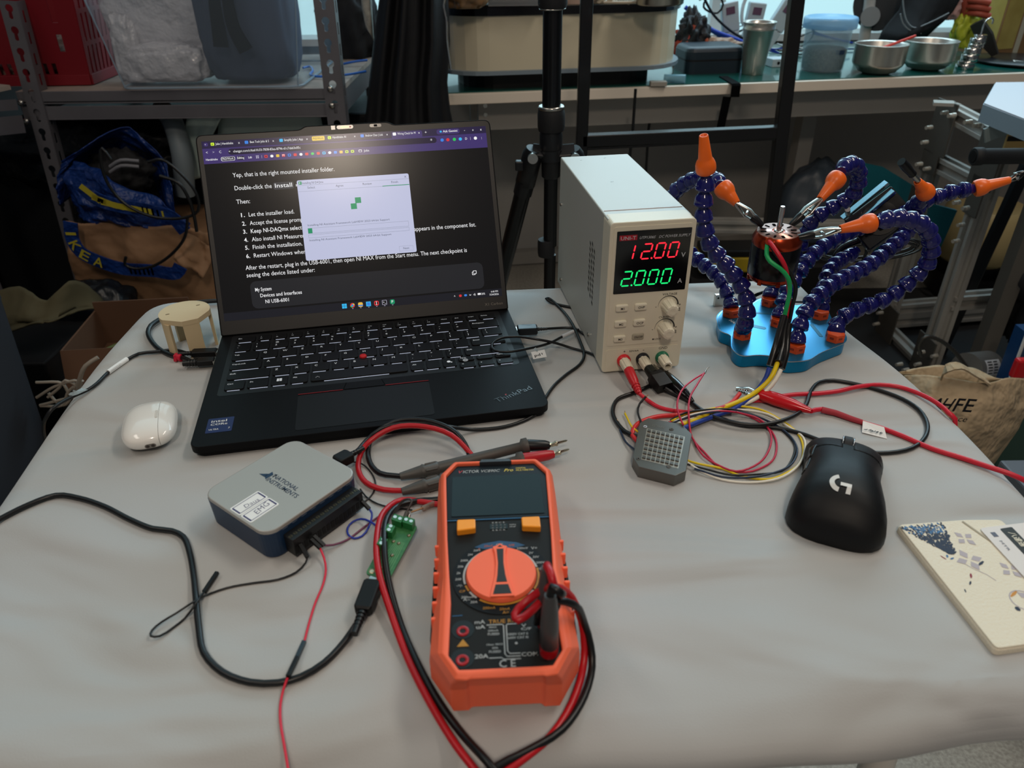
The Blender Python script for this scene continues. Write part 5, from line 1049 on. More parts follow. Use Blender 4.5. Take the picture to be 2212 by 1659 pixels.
def bench_fan():
    # dark square fan in a folding frame behind the arms
    a = atY(1828, 462, .83); b = atY(1918, 395, .83); c = atY(1950, 455, .82); d = atY(1850, 520, .81)
    ctr = (a+b+c+d)/4; t = thing('small_fan', 'black square usb fan with finned top tilted behind the flexible arms', 'fan', tuple(ctr)); iv = wl(t)
    ex = (b-a).normalized(); dn = (d-a).normalized(); n = ex.cross(dn).normalized(); dn = n.cross(ex)
    F = Matrix((ex.to_4d(), dn.to_4d(), n.to_4d(), V(0, 0, 0, 1))).transposed(); F[3] = (0, 0, 0, 1)
    M = Matrix.Translation(ctr) @ F; L_ = .060
    BM = mat('fan_black', '#0c0d10', .2, coat=.3)
    prt(t, iv, G().box((0, .012, 0), (L_, .046, .022), M=M), 'fan_frame', BM, bevel=.002)
    for (u0, v0, u1, v1, y_) in ((1820, 472, 1916, 394, .850), (1832, 494, 1930, 412, .815)):
        prt(t, iv, G().tube([atY(u0, v0, y_), atY(u1, v1, y_)], (.0018, .0055), 4, sq=(0, 0, 1)), 'frame_rail', mat('rail_reflection', '#86a6b6', .2, 1), bevel=.0006)  # black rails; their blue-grey colour paints in the window's reflection
    prt(t, iv, G().cyl((0, .012, -.0125), (0, .012, .0125), .019, n=32, M=M), 'impeller_ring', mat('fan_dark', '#08080a', .5))
    prt(t, iv, G().cyl((-.02, -.018, -.016), (-.02, -.018, .016), .003, M=M), 'hinge_bolt', STEEL)
    prt(t, iv, G().tube(catmull([tuple(M @ V(.01, .034, 0)), tuple(atY(1815, 540, .83)), tuple(atY(1800, 580, .82))], .005), .0045, 10), 'neck', BM)
bench_fan()
def cable_bundle():
    t = thing('cable_bundle', 'coiled thin black cable tied behind the flexible arms', 'cable', tuple(atY(1880, 545, .86))); iv = wl(t); g = G(); rnd = random.Random(3)
    for k in range(6):
        c = (1878+rnd.uniform(-4, 4), 540+rnd.uniform(-4, 4)); P = []
        for a in range(17):
            th = 2*PI*a/16; P.append(atY(c[0]+(96+6*k*.6)*math.cos(th), c[1]+(13+2.2*k)*math.sin(th)-.10*(96*math.cos(th)), .86+.012*math.sin(th)+.002*k))
        g.tube(catmull(P, .006), .0012, 6)
    prt(t, iv, g, 'cord', RUB)
    g = G(); p = atY(1868, 545, .855); g.tube([p+V(0, 0, .012), p+V(0, -.004, 0), p+V(0, 0, -.012)], .002, 8); prt(t, iv, g, 'tie', BLKG)
    P = [atY(1820, 560, .85), atY(1790, 600, .82), at(1770, 648, .006), at(1720, 652, .004), at(1680, 650, .004), at(1640, 652, .005)]
    prt(t, iv, G().tube(catmull(P, .005), .0013, 8), 'lead', RUB)
    a = at(1640, 650, .006); b = at(1612, 655, .006)
    prt(t, iv, G().tube([b, b.lerp(a, .25), b.lerp(a, .8), a], [(.0035, .004), (.0042, .005), (.0042, .005), (.002, .002)], 10, sq=(0, 0, 1)), 'plug', RUB)
cable_bundle()
t = thing('usb_connector', 'bare metal usb plug standing behind the power supply by the blue base', 'plug', tuple(at(1556, 668).xy)+(TZ,)); iv = wl(t)
M = Matrix.Translation(at(1557, 670, 0)+V(0, .012, .0)) @ Matrix.Rotation(.2, 4, 'Z')
prt(t, iv, G().box((0, 0, .0075), (.012, .0045, .015), M=M), 'shell', STEEL, bevel=.0004)
g = G(); g.box((-.0025, -.0024, .011), (.002, .0003, .002), M=M); g.box((.0025, -.0024, .011), (.002, .0003, .002), M=M); prt(t, iv, g, 'shell_window', BLK)

# ------------------------------------------------------------ motor held by the arms
def motor():
    c = atY(1684, 497, .682); bz = .0505; t = thing('brushless_motor', 'copper and black brushless motor clamped in the air by the flexible arms', 'motor', (c.x, c.y, c.z-bz))
    RB_ = Matrix.Rotation(math.radians(-2), 4, 'Y') @ Matrix.Rotation(math.radians(3), 4, 'X')
    CU = mat('copper_anodized', '#a03a20', .25, .9); BKG = mat('can_black', '#0c0c0f', .22, .3)
    def L_(prof, nm, m, n=48, cap=(True, True)): return G().lathe([(r, z) for r, z in prof], n, M=RB_, cap=cap).build(nm, m, t)
    L_([(.0185, 0), (.0225, .003), (.0232, .0055), (.0232, .0075)], 'bottom_bell', CU)
    L_([(.0232, .0075), (.0236, .008), (.0236, .0385), (.0232, .039)], 'can', BKG, cap=(False, False))
    L_([(.0232, .039), (.0234, .0395), (.0234, .0445), (.0205, .0500), (.0200, .0505)], 'top_bell', CU)
    o = L_([(.0200, .0500), (.0199, .0508), (.0075, .0508), (.0070, .0512), (.0062, .0512), (.0058, .0500), (.001, .0500)], 'top_plate', mat('plate_polished', '#b88f84', .3, .85))
    for k in range(12):
        a = 2*PI*k/12; g = G(); g.prism(rrect(.0145, 0, .0058, .0022 if k % 3 else .0030, .0011), .0506, .0510, M=RB_ @ Matrix.Rotation(a, 4, 'Z')); g.build('slot', mat('slot_black', '#0a0606', .95, spec=.02), o)
    L_([(.0045, .0500), (.0045, .0516), (.003, .0520)], 'bearing', STEEL); L_([(.0024, .0500), (.0024, .0745), (.0019, .0755)], 'shaft', CHROME, 20)
    for k in range(8):
        a = 2*PI*k/8; G().box((.0222, 0, .0035), (.003, .004, .0045), M=RB_ @ Matrix.Rotation(a, 4, 'Z')).build('bell_rib', CU, t, bevel=.0005)
    iv = wl(t); G().cyl(atY(1662, 521, .655), atY(1662, 527, .66), .0038).build('wire_grommet', CU, t, M=iv)
    # leads dropping from the motor to the shrink sleeves
    for m, pts, r in ((REDW, [(1661, 521, .657), (1670, 533, .648), (1688, 560, .640), (1697, 580, .640), (1702, 610, .645), (1705, 640, .645), (1700, 680, .640), (1693, 700, .638)], .0021),
                      (GRNW, [(1658, 527, .657), (1656, 550, .648), (1664, 565, .642), (1685, 580, .638), (1702, 600, .638), (1706, 630, .640), (1700, 660, .638), (1694, 685, .637)], .0021),
                      (RUB, [(1664, 526, .659), (1676, 548, .652), (1695, 572, .646), (1712, 600, .643), (1719, 625, .643), (1712, 660, .640), (1706, 690, .638), (1702, 705, .637)], .0020)):
        G().tube(catmull([atY(*p) for p in pts], .005), r, 10).build('wire', m, t, M=iv)
    for pts, m, rr in (([(1694, 683, .630), (1686, 712, .620), (1676, 748, .607), (1663, 790, .597)], RUB, .0034), ([(1698, 690, .634), (1692, 720, .624), (1688, 755, .610), (1681, 784, .594)], RUB, .0040), ([(1704, 700, .630), (1700, 730, .620), (1697, 765, .605), (1688, 797, .594)], RUB, .0034)):
        G().tube(catmull([atY(*p) for p in pts], .004), rr, 12).build('shrink_sleeve', mat('shrink_dark', '#100e0e', .28), t, M=iv)
motor()

# ============================================================ the room behind
from mathutils import noise as NZ
def lump(c, r, seed, amp=.25, n=28, freq=2.2, e=1.0):
    g = G(); c = Vector(c); R = []
    for i in range(1, n):
        ring = []
        for k in range(n*2):
            a = PI*i/n; b = 2*PI*k/(n*2); d = Vector((math.sin(a)*math.cos(b), math.sin(a)*math.sin(b), -math.cos(a)))
            q = 1+amp*NZ.fractal(d*freq+Vector((seed, seed*1.7, 0)), .8, 2.1, 4)
            if e != 1: d = Vector([math.copysign(abs(x)**e, x) for x in d])
            p = Vector((d.x*r[0]*q, d.y*r[1]*q, d.z*r[2]*q)); p.z = max(p.z, -r[2]*.8); ring.append(c+p)
        R.append(ring)
    g.rings(R, sm=True); return g
def fold_sheet(P, n=30, m=30, amp=.01, seed=1, freq=(3, 8), axis=(0, -1, 0), smooth=True):
    """bilinear patch through P = rows of points, wrinkled along axis"""
    rows = [catmull(r, .02) if len(r) > 2 else r for r in P]
    def samp(L, t): 
        L = [Vector(p) for p in L]; s = t*(len(L)-1); i = min(int(s), len(L)-2); return L[i].lerp(L[i+1], s-i)
    g = G(); vs = []; ax = Vector(axis)
    for j in range(m+1):
        t = j/m*(len(rows)-1); jj = min(int(t), len(rows)-2); f = t-jj
        for i in range(n+1):
            u = i/n; p = samp(rows[jj], u).lerp(samp(rows[jj+1], u), f)
            vs.append(p+ax*(amp*(NZ.fractal(Vector((u*freq[0], j/m*freq[1], seed)), .9, 2.0, 4)+.6*math.sin(u*freq[0]*3+2*math.sin(j/m*3+seed)))))
    g.add(vs, [(j*(n+1)+i, j*(n+1)+i+1, (j+1)*(n+1)+i+1, (j+1)*(n+1)+i) for j in range(m) for i in range(n)], 0, None, smooth); return g
def T0(o, p):  # move origin of a world-space mesh thing near its base
    p = Vector(p); o.data.transform(Matrix.Translation(-p)); o.location = p; return o

# shell
WALL = mat('wall_grey', '#9a9a98', .8, noise=.25, ns=2)
FLOORM = mat('speckled_floor', '#a9a49a', .6, noise=.6, ns=160, col2='#6d675e')
struct(G().box((0, 1.2, -.01), (5.2, 4.4, .02)).build('floor', FLOORM))
YW = 3.12
g = G(); g.box((0, YW+.05, (TZ+.0)/2), (5.2, .10, TZ+.0)); g.box((0, YW+.05, 2.6), (5.2, .10, .4)); g.box((-2.15, YW+.05, 1.6), (.9, .10, 1.8)); g.box((2.45, YW+.05, 1.6), (.3, .10, 1.8)); struct(g.build('wall_back', WALL))
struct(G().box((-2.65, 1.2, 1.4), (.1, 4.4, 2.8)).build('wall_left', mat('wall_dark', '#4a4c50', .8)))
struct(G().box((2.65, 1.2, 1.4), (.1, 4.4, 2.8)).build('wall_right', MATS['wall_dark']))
w = struct(G().box((.3, YW, TZ+.012), (4.1, .14, .024)).build('window_1', mat('frame_white', '#cfd6d8', .4)))
for x in (-1.7, -.9, -.05, .8, 1.62, 2.3): G().box((x, YW+.03, 1.6), (.05, .05, 1.7)).build('mullion', MATS['frame_white'], w)
G().box((.3, YW+.06, 1.6), (4.0, .006, 1.68)).build('window_pane', mat('window_glass', '#dff4f6', .02, alpha=.12), w)
# bench
B0, B1 = at(958, 203), at(2212, 156); BD = (B1-B0).normalized(); BN_ = V(-BD.y, BD.x, 0); BA = math.atan2(BD.y, BD.x)
def bw(x, y, z=0): return Vector((B0.x, B0.y, TZ))+BD*x+BN_*y+V(0, 0, z)
BM = Matrix.Translation((B0.x, B0.y, TZ)) @ Matrix.Rotation(BA, 4, 'Z')
def onb(u, v): 
    d = at(u, v)-Vector((B0.x, B0.y, TZ)); return d.dot(BD), d.dot(BN_)
t = thing('workbench', 'long white edged workbench with green mat under the window', 'workbench', (B0.x, B0.y, 0), BA)
G().box((1.22, .36, TZ-.016), (2.44, .72, .027)).build('bench_top', mat('bench_white', '#e2d6c6', .5), t, bevel=.0015)
G().box((1.225, .365, TZ-.0015), (2.42, .70, .003)).build('green_mat', mat('mat_green', '#0f4f48', .22, coat=.35), t)
G().box((1.25, .10, TZ-.075), (2.3, .04, .085)).build('apron_beam', mat('beam_grey', '#a09c96', .5), t)
for x in (.12, 1.22, 2.3): G().box((x, .30, (TZ-.04)/2), (.05, .05, TZ-.04)).build('leg', MATS['beam_grey'], t)
G().box((1.25, .62, .36), (2.4, .02, .64)).build('back_panel', mat('panel_dark', '#b0aeaa', .7), t)
G().box((1.25, .60, .03), (2.4, .06, .05)).build('foot_rail', MATS['beam_grey'], t)
for z in (-.05, -.075): G().cyl((.12, .078, TZ+z), (.12, .082, TZ+z), .006, n=12).build('bolt', STEEL, t)

# ---- beige oval machine and what lies on it
def stadium(w, d, n=14):
    r = d/2; P = []
    for k in range(n+1): a = -PI/2+PI*k/n; P.append((w/2-r*.8+r*.8*math.cos(a), r*math.sin(a)))
    for k in range(n+1): a = PI/2+PI*k/n; P.append((-w/2+r*.8+r*.8*math.cos(a), r*math.sin(a)))
    return P
mx_, my_ = onb(1222, 193)
t = thing('oval_machine', 'big cream oval housing with black rim standing on the workbench', 'machine', tuple(bw(mx_, my_+.19)), BA)
CRM = mat('cream_housing', '#cfc5ab', .35, coat=.2)
G().prism(stadium(.56, .28), 0, .045).build('base', mat('base_black', '#08080a', .5), t)
G().prism(stadium(.73, .385), .042, .052).build('base_lip', mat('lip_grey', '#7c8a94', .3), t, bevel=.002)
G().prism(stadium(.70, .36), .050, .186).build('housing', CRM, t, bevel=.004)
G().prism(stadium(.715, .37), .184, .204).build('rim', BLKG, t, bevel=.003)
G().prism(stadium(.66, .335), .204, .208).build('top_tray', mat('tray_grey', '#6e655a', .5), t)
mt = TZ+.208
def onm(u, v): return at(u, v, .208)
def simple(g, nm, lab, cat, m, group=None, base=None, **k):
    o = g.build(nm, m, None, **k); tag(o, lab, cat, group)
    if base is not None: T0(o, base)
    return o
p = onm(1005, 20); simple(lump(tuple(p+V(0, .05, .035)), (.066, .05, .045), 3, .3), 'paper_parcel', 'brown parcel wrapped in clear plastic on the oval machine, left end', 'parcel', mat('parcel_brown', '#8a6a4a', .3, coat=.4), base=p)
p = onm(1110, 14); g = G(); g.box((0, 0, .012), (.16, .10, .003)); g.box((0, -.05, .020), (.16, .003, .02)); g.box((0, .05, .020), (.16, .003, .02)); g.box((-.08, 0, .020), (.003, .10, .02)); g.box((.08, 0, .020), (.003, .10, .02)); g.box((0, 0, .005), (.13, .08, .010))
o = simple(g, 'metal_tray', 'shallow steel tray on the oval machine behind the tripod', 'tray', STEEL); o.location = p+V(0, .05, 0)
g = G()
for k in range(7): g.tube([p+V(.16+.05*math.cos(a*PI/8)*(1+.1*k), .05+.05*math.sin(a*PI/8), .005+.003*k) for a in range(17)], .003, 6)
simple(g, 'coiled_cable', 'coil of pinkish beige cable on the oval machine', 'cable', mat('cable_beige', '#a98f80', .5), base=p+V(.16, .05, 0))
p = onm(1320, 10)
for k, (dx, dy) in enumerate(((-.03, .02), (.0, .0), (.035, .03), (.06, .0))):
    g = G(); g.cyl((-.014, 0, .009), (.014, 0, .009), .008, n=14); g.cyl((0, -.012, .009), (0, 0, .009), .0065, n=14); g.cyl((.014, 0, .009), (.018, 0, .009), .0095, n=14)
    o = g.build('pipe_fitting', mat('fitting_ivory', '#b9ad98', .45)); tag(o, 'small ivory plastic tee fitting in the heap on the oval machine', 'fitting', 'ivory pipe fittings on the machine'); o.location = p+V(dx, dy, 0); o.rotation_euler = (0, 0, k*1.1)
g = G(); g.tube(catmull([p+V(-.02, -.01, .006), p+V(.03, -.02, .006), p+V(.08, -.005, .006), p+V(.14, .0, .006)], .01), .004, 8); simple(g, 'white_tube', 'short ivory tube lying in front of the fittings on the oval machine', 'tube', MATS['fitting_ivory'], base=p)
p = onm(1432, 14); o = G().lathe([(.055, 0), (.06, .004), (.06, .07), (.062, .071), (.058, .071), (.057, .01), (.001, .008)], 40).build('steel_pot', STEEL); tag(o, 'round steel pot at the right end of the oval machine', 'pot'); o.location = p+V(0, .05, 0)

# ---- small things on the bench, left to right
p = at(1375, 192); 
o = G().box((0, 0, .006), (.045, .025, .012)).build('eraser_block', mat('block_grey', '#9a958c', .6), bevel=.001); tag(o, 'small grey block at the bench edge under the oval machine', 'block'); o.location = at(1424, 188)+V(0, .02, 0)
o = G().cyl((-.03, 0, .011), (.03, 0, .011), .010, r2=.012, n=16).build('clear_vial', mat('vial', '#7fb0c4', .15, alpha=.7)); tag(o, 'clear plastic vial lying on the green mat beside the oval machine', 'vial'); o.location = at(1458, 180)+V(0, .01, 0); o.rotation_euler = (0, 0, -.3)
# hard case
x, y = onb(1545, 160); t = thing('zip_case', 'dark zipped hard shell case on the green mat beside the steel cup', 'case', tuple(bw(x, y+.07)), BA)
CS = mat('case_slate', '#1e2a34', .45, bump=.2, bs=900)
G().prism(rrect(0, 0, .178, .13, .025), 0, .036, inset=.002).build('lower_shell', CS, t, bevel=.004); G().prism(rrect(0, 0, .178, .13, .025), .039, .074, inset=.014, iz=.014, sm=False).build('lid', CS, t, bevel=.004)
G().prism(rrect(0, 0, .180, .132, .025), .0355, .0395).build('zip', mat('zip_black', '#0a0a0c', .6), t)
def cup(nm, lab, cat, u, v, prof, m, group=None, dy=0, n=40):
    o = G().lathe(prof, n, cap=(True, True)).build(nm, m); p = at(u, v); o.location = (p.x, p.y+dy, TZ); return tag(o, lab, cat, group)
BR = mat('brushed_steel', '#c9c5bd', .3, .8)
cup('steel_cup', 'tall brushed steel tumbler on the green mat', 'cup', 1631, 163, [(.030, 0), (.0315, .002), (.0335, .03), (.0430, .118), (.0455, .119), (.0458, .1235), (.0445, .126), (.0452, .136), (.0475, .139), (.0470, .141), (.0440, .140), (.0425, .118), (.031, .006), (.001, .005)], BR, dy=.03)
t = thing('storage_tub', 'clear round tub with blue lid, half full of grey pellets, on the bench', 'tub', tuple(at(1788, 158)+V(0, .055, 0)))
CL = mat('clear_tub', '#c3e0f0', .12, alpha=.30)
G().lathe([(a_*1.12, b_) for a_, b_ in [(.052, 0), (.0545, .004), (.060, .120), (.063, .124), (.063, .128), (.0585, .126), (.053, .006), (.001, .004)]], 40).build('tub_body', CL, t)
G().lathe([(a_*1.12, b_) for a_, b_ in [(.0515, .006), (.0545, .058), (.048, .064), (.02, .068), (.001, .067)]], 40).build('pellets', mat('pellet_grey', '#6a6156', .7, bump=2.0, bs=150, noise=.9, ns=150, col2='#1e1a16'), t)['kind'] = 'stuff'
G().lathe([(a_*1.12, b_) for a_, b_ in [(.0655, .116), (.068, .118), (.0685, .140), (.066, .146), (.060, .148), (.055, .142), (.001, .142)]], 44).build('lid', mat('lid_blue', '#8cc4ec', .2, alpha=.75), t)
g = G(); g.text('PP5', (.012, -.0605, .052), (1, .15, 0), (0, 0, 1), .006, .020, 'L'); g.box((.022, -.060, .057), (.026, .001, .012), 1); g.build('tub_label', [WHITE, mat('label_navy', '#1b3350', .5)], t)
bowl = [(a*1.2, b*1.13) for a, b in [(.030, 0), (.034, .002), (.045, .006), (.049, .012), (.0505, .0125), (.0545, .018), (.056, .0185), (.0600, .026), (.0605, .068), (.0625, .0705), (.061, .0715), (.0585, .068), (.0575, .030), (.04, .010), (.001, .008)]]
cup('steel_bowl', 'brushed steel bowl nearer the tub, holding the red stick', 'bowl', 1912, 166, bowl, BR, 'steel bowls on the bench', .066, 48)
cup('steel_bowl', 'brushed steel bowl on the right, beside the stacked weights', 'bowl', 2028, 160, bowl, BR, 'steel bowls on the bench', .085, 48)
p = at(1912, 166)+V(0, .066, 0); o = G().tube([V(-.02, .0, .060), V(.082, -.02, .102)], (.0045, .0030) and .0038, 10).build('red_stick', mat('stick_red', '#d23a2e', .4)); tag(o, 'red plastic stick resting in the nearer steel bowl', 'stick'); o.location = p
wp = at(2094, 152)+V(0, .03, 0)
z = 0
for k, (r, h) in enumerate(((.0260, .014), (.0245, .008), (.0235, .018), (.0225, .017), (.0190, .012), (.0215, .016), (.0170, .009))):
    g = G(); g.lathe([(r*.96, 0), (r, .0012), (r, h-.0012), (r*.96, h)], 36); g.box((r*.97, 0, h/2), (.006, .008, h*.7))
    o = g.build('slotted_weight', CHROME); tag(o, ['lowest and widest chrome weight of the stack', 'thin chrome weight second from the bottom of the stack', 'chrome weight third from the bottom of the stack', 'middle chrome weight of the stack', 'narrow chrome weight just above the middle of the stack', 'wider chrome weight second from the top of the stack', 'topmost small chrome weight under the hook'][k], 'weight', 'stacked chrome weights'); o.location = wp+V(.0035*k, 0, z); o.rotation_euler = (0, 0, 2.2+k*.9); z += h
o = G().tube(catmull([V(0, 0, -.004), V(0, 0, .022), V(.004, 0, .034), V(.014, 0, .040), V(.023, 0, .034), V(.023, 0, .024)], .003), .0024, 10).build('weight_hook', CHROME); tag(o, 'steel hook standing on top of the stacked weights', 'hook'); o.location = wp+V(.021, 0, z+.004)
# turntable and cardboard box
p = at(2205, 140)+V(.02, .04, 0); t = thing('turntable', 'thin black round platter at the right end of the bench', 'platter', tuple(p))
G().lathe([(.10, 0), (.10, .004), (.135, .005), (.137, .008), (.135, .011), (.001, .011)], 64).build('platter', mat('platter_black', '#18181b', .3), t)
g = G(); g.text('A', (-.05, -.05, .0113), EX, EY, .03, None, 'L'); g.build('platter_print', WHITE, t)
t = thing('cardboard_box', 'cardboard box covered in yellowed tape on the right of the bench', 'box', tuple(at(2170, 130)+V(.06, .18, 0)), .35)
G().box((0, 0, .11), (.17, .15, .22)).build('box_body', mat('card_brown', '#8a6a48', .7, noise=.4, ns=6), t)
g = G(); g.box((-.045, -.0755, .12), (.075, .0015, .20)); g.box((-.0855, -.03, .12), (.0015, .08, .2)); g.build('tape_panel', mat('tape_yellow', '#b0a05a', .25, noise=.6, ns=14, col2='#8f7c3c', coat=.4), t)
g = G(); g.box((.01, -.0762, .10), (.022, .001, .19)); g.box((-.06, -.0765, .19), (.07, .001, .045)); g.build('tape_strip', mat('tape_white', '#b9b4a4', .3), t)
# black drape / garment on the bench with stitched hem
P = [[atY(1965, -60, 2.62), atY(2040, -60, 2.60), atY(2100, -50, 2.58)], [atY(1945, 20, 2.60), atY(1990, 30, 2.55), atY(2060, 25, 2.56)], [atY(1905, 70, 2.60), atY(1960, 80, 2.52), atY(2035, 50, 2.55)], [atY(1888, 100, 2.62), atY(1940, 105, 2.56), atY(1985, 92, 2.60)]]
o = simple(fold_sheet(P, 26, 26, .008, 4, (2, 3)), 'black_cover', 'black fabric cover with grey stitched hem draped behind the bowls', 'cover', mat('fabric_black', '#0c0d10', .9), solid=.004)
for i, pp in enumerate(([(1950, -20), (1952, 20), (1960, 48), (1975, 60), (2010, 48), (2050, 28)], [(1945, 30), (1950, 50), (1966, 66), (1990, 72)])):
    G().tube(catmull([atY(u, v, 2.525) for u, v in pp], .01), .0022, 6).build('hem_stitching', mat('stitch_grey', '#7c8488', .7), o)
# clutter under the hanging bag: rubber gloves, cutter, wheel
p = at(2075, 120)+V(0, .16, 0)
for i, (u, v, c, l) in enumerate(((2085, 60, '#b8c23a', 'yellow green rubber glove hanging behind the weights'), (2045, 12, '#c49a94', 'crumpled pink cloth at the upper right of the bench'))):
    simple(lump(tuple(atY(u, v, 2.62)), (.035, .03, .075 if i == 0 else .05), 8+i, .5), 'rubber_glove' if i == 0 else 'crumpled_cloth', l, 'glove' if i == 0 else 'cloth', mat('glove_%d' % i, c, .4))
t = thing('toy_hand', 'red brown bent rubber fingers sticking up behind the hook', 'rubber hand', tuple(atY(2105, 20, 2.60))); iv = wl(t)
for k, (v0) in enumerate((4, 18, 32)): prt(t, iv, G().tube(catmull([atY(2085, v0-4, 2.62), atY(2110, v0-3, 2.58), atY(2138, v0+3, 2.57)], .01), [.0105]*1 and .0095, 10), 'finger', mat('finger_red', '#a54a38', .5))
prt(t, iv, G().tube([atY(2085, -12, 2.62), atY(2090, 40, 2.63)], .022, 12), 'palm', MATS['finger_red'])
simple(G().tube([atY(2110, 48, 2.56), atY(2128, 80, 2.55), atY(2150, 118, 2.54)], [(.006, .02), (.006, .024), (.005, .010)], 4), 'putty_knife', 'dull grey blade leaning between the weights and the taped box', 'blade', mat('dull_grey', '#4a4744', .5, .5), bevel=.001)
t = thing('wheel_housing', 'grey curved housing with round cap behind the clear tub', 'housing', tuple(atY(1870, 60, 2.75))); iv = wl(t)
prt(t, iv, G().tube(catmull([atY(1862, 115, 2.75), atY(1872, 50, 2.75), atY(1880, -10, 2.75), atY(1876, -60, 2.75)], .01), [.02]*1 and .018, 16), 'pillar', mat('pillar_grey', '#b5b2ae', .4))
prt(t, iv, G().cyl(atY(1905, 5, 2.80), atY(1903, 6, 2.74), .085, n=40), 'wheel', mat('wheel_dark', '#2a2c2f', .5))
prt(t, iv, G().cyl(atY(1880, 35, 2.76), atY(1880, 36, 2.72), .030, n=30), 'cap', mat('cap_grey', '#8d9092', .4))
# blue and black cables, sensor packs, clear bag at the window
rnd = random.Random(11)
CBm = [mat('cable_blue', '#1c3fae', .4), RUB, mat('cable_white', '#cfd6da', .45), mat('cable_grey', '#7b8184', .45)]
for k, (m, r, P, lab) in enumerate(((0, .0065, [(1480, 15), (1530, 60), (1590, 85), (1640, 105)], 'thick blue cable sloping down behind the steel cup'), (0, .0065, [(1478, 30), (1520, 55), (1570, 85), (1620, 110)], 'second thick blue cable below the first one, behind the dark case'),
    (1, .004, [(1518, -10), (1540, 30), (1570, 60), (1600, 80), (1650, 100)], 'black cable crossing the blue ones behind the dark case'), (1, .0035, [(1510, 0), (1545, -15), (1562, 10), (1550, 28), (1520, 15), (1535, -20)], 'black cable loop above the blue cables'), (1, .0035, [(1495, 20), (1500, 60), (1530, 85), (1570, 75), (1610, 90)], 'black cable sagging over the dark case'),
    (2, .006, [(1625, -30), (1606, 10), (1603, 45), (1612, 60)], 'white hose hanging down beside the sensor packs'))):
    o = simple(G().tube(catmull([atY(u, v, 2.62+.02*k) for u, v in P], .01), r, 8), 'hanging_cable', lab, 'cable', CBm[m], 'cables at the window')
for k, (u, v, a) in enumerate(((1578, 40, .2), (1622, 42, -.1), (1672, 35, -.5))):
    c = atY(u, v+28, 2.70); t = thing('sensor_pack', ['white boxy sensor pack, leftmost of the three at the window', 'white boxy sensor pack in the middle of the three at the window', 'white boxy sensor pack tilted right, next to the black post'][k], 'sensor pack', tuple(c), 0, 'white sensor packs'); M = Matrix.Rotation(-a, 4, 'Y')
    G().box((0, 0, .045), (.055, .03, .09), M=M).build('body', mat('pack_white', '#b9c6cc', .4), t, bevel=.004); g = G(); g.box((0, -.016, .065), (.028, .002, .022), M=M); g.build('display', mat('pack_display', '#6a4a5e', .3), t)
    G().box((0, 0, .045-.10), (.05, .03, .11), M=M).build('clip_base', MATS['pack_white'], t, bevel=.004)
for k in range(14):
    u0 = rnd.uniform(1500, 1880); v0 = rnd.uniform(60, 135); P = [(u0+rnd.uniform(-50, 50), v0+rnd.uniform(-25, 25)) for _ in range(5)]; yy = rnd.uniform(2.68, 2.85)
    pts = []
    for u, v in P:
        q = atY(u, v, yy); q.z = max(q.z, TZ+.006); pts.append(q)
    o = simple(G().tube(catmull(pts, .015), rnd.choice((.0025, .0035)), 6), 'tangled_cable', 'loose %s wire in the tangle behind the cup and tub' % ('blue', 'black', 'white', 'grey')[k % 4], 'wire', CBm[k % 4], 'tangle of loose wires on the bench')
for (u, v, w_, h_, c, nm, lab) in ((1490, 110, .05, .07, '#8f2a22', 'rag', 'crumpled orange and red rag beside the oval machine'), (1497, 78, .045, .06, '#141418', 'pouch', 'black pouch between the oval machine and the dark case'), (1555, 98, .07, .02, '#a88a74', 'paper_strip', 'crumpled tan paper strip behind the dark case')):
    p = atY(u, v, 2.52); simple(lump(tuple(p), (w_, .04, h_), len(lab), .5), nm, lab, nm.replace('_', ' '), mat('lump_'+nm, c, .6, noise=.6, ns=20, col2='#c56a28' if nm == 'rag' else None))
t = thing('router_box', 'small white plastic box with a round port behind the black post', 'small box', tuple(at(1692, 148)+V(0, .05, 0)), .2); G().box((0, 0, .012), (.07, .05, .024)).build('body', mat('pack_white'), t, bevel=.002); G().cyl((-.015, -.0255, .012), (-.015, -.0245, .012), .005, n=16).build('port', BLK, t)

for (c, d, nm, lab) in (((.62, 2.28, .06), (.55, .22, .12), 'equipment_case', 'low black equipment case on the floor seen between the flexible arms'), ((.98, 2.30, .10), (.16, .2, .20), 'power_brick', 'black boxy unit on the floor behind the left leg of the metal frame')):
    o = simple(G().box((0, 0, 0), d), nm, lab, 'case', mat('case_black', '#0c0c0e', .6), bevel=.01); o.location = c
# ---- tripod in front of the bench
t = thing('tripod', 'black camera tripod standing behind the laptop and power supply', 'tripod', (.0719, 1.25, 0)); iv = wl(t)
TRB = mat('tripod_black', '#101115', .4); TRT = mat('tripod_tube', '#08090c', .3)
A = lambda u, v, y=1.25: atY(u, v, y)
prt(t, iv, G().tube([A(1196, -120), A(1191, 235)], .0150, 24), 'centre_column', TRT)
def ringp(v0, v1, r, nm, m, u=None, rr=None):
    u = u or 1193.5-.0115*v0; prt(t, iv, G().tube([A(u, v0), A(u, v0+(v1-v0)*.2), A(u, v0+(v1-v0)*.8), A(u, v1)], rr or [r*.93, r, r, r*.93], 28), nm, m)
ringp(-30, 17, .0225, 'upper_collar', mat('knurl_black', '#131316', .6, bump=1, bs=700)); ringp(17, 21, .0205, 'metal_ring', STEEL)
ringp(228, 236, .0215, 'metal_ring', STEEL); ringp(236, 282, .0225, 'lock_collar', MATS['knurl_black']); ringp(282, 325, .0190, 'column_sleeve', TRB)
prt(t, iv, G().tube([A(1190, 322), A(1190, 345)], .0200, 24), 'hub', TRB)
prt(t, iv, G().tube([A(1190, 340), A(1190, 380), A(1190, 384)], [.0165, .0160, .0125], 20), 'lower_sleeve', TRB)
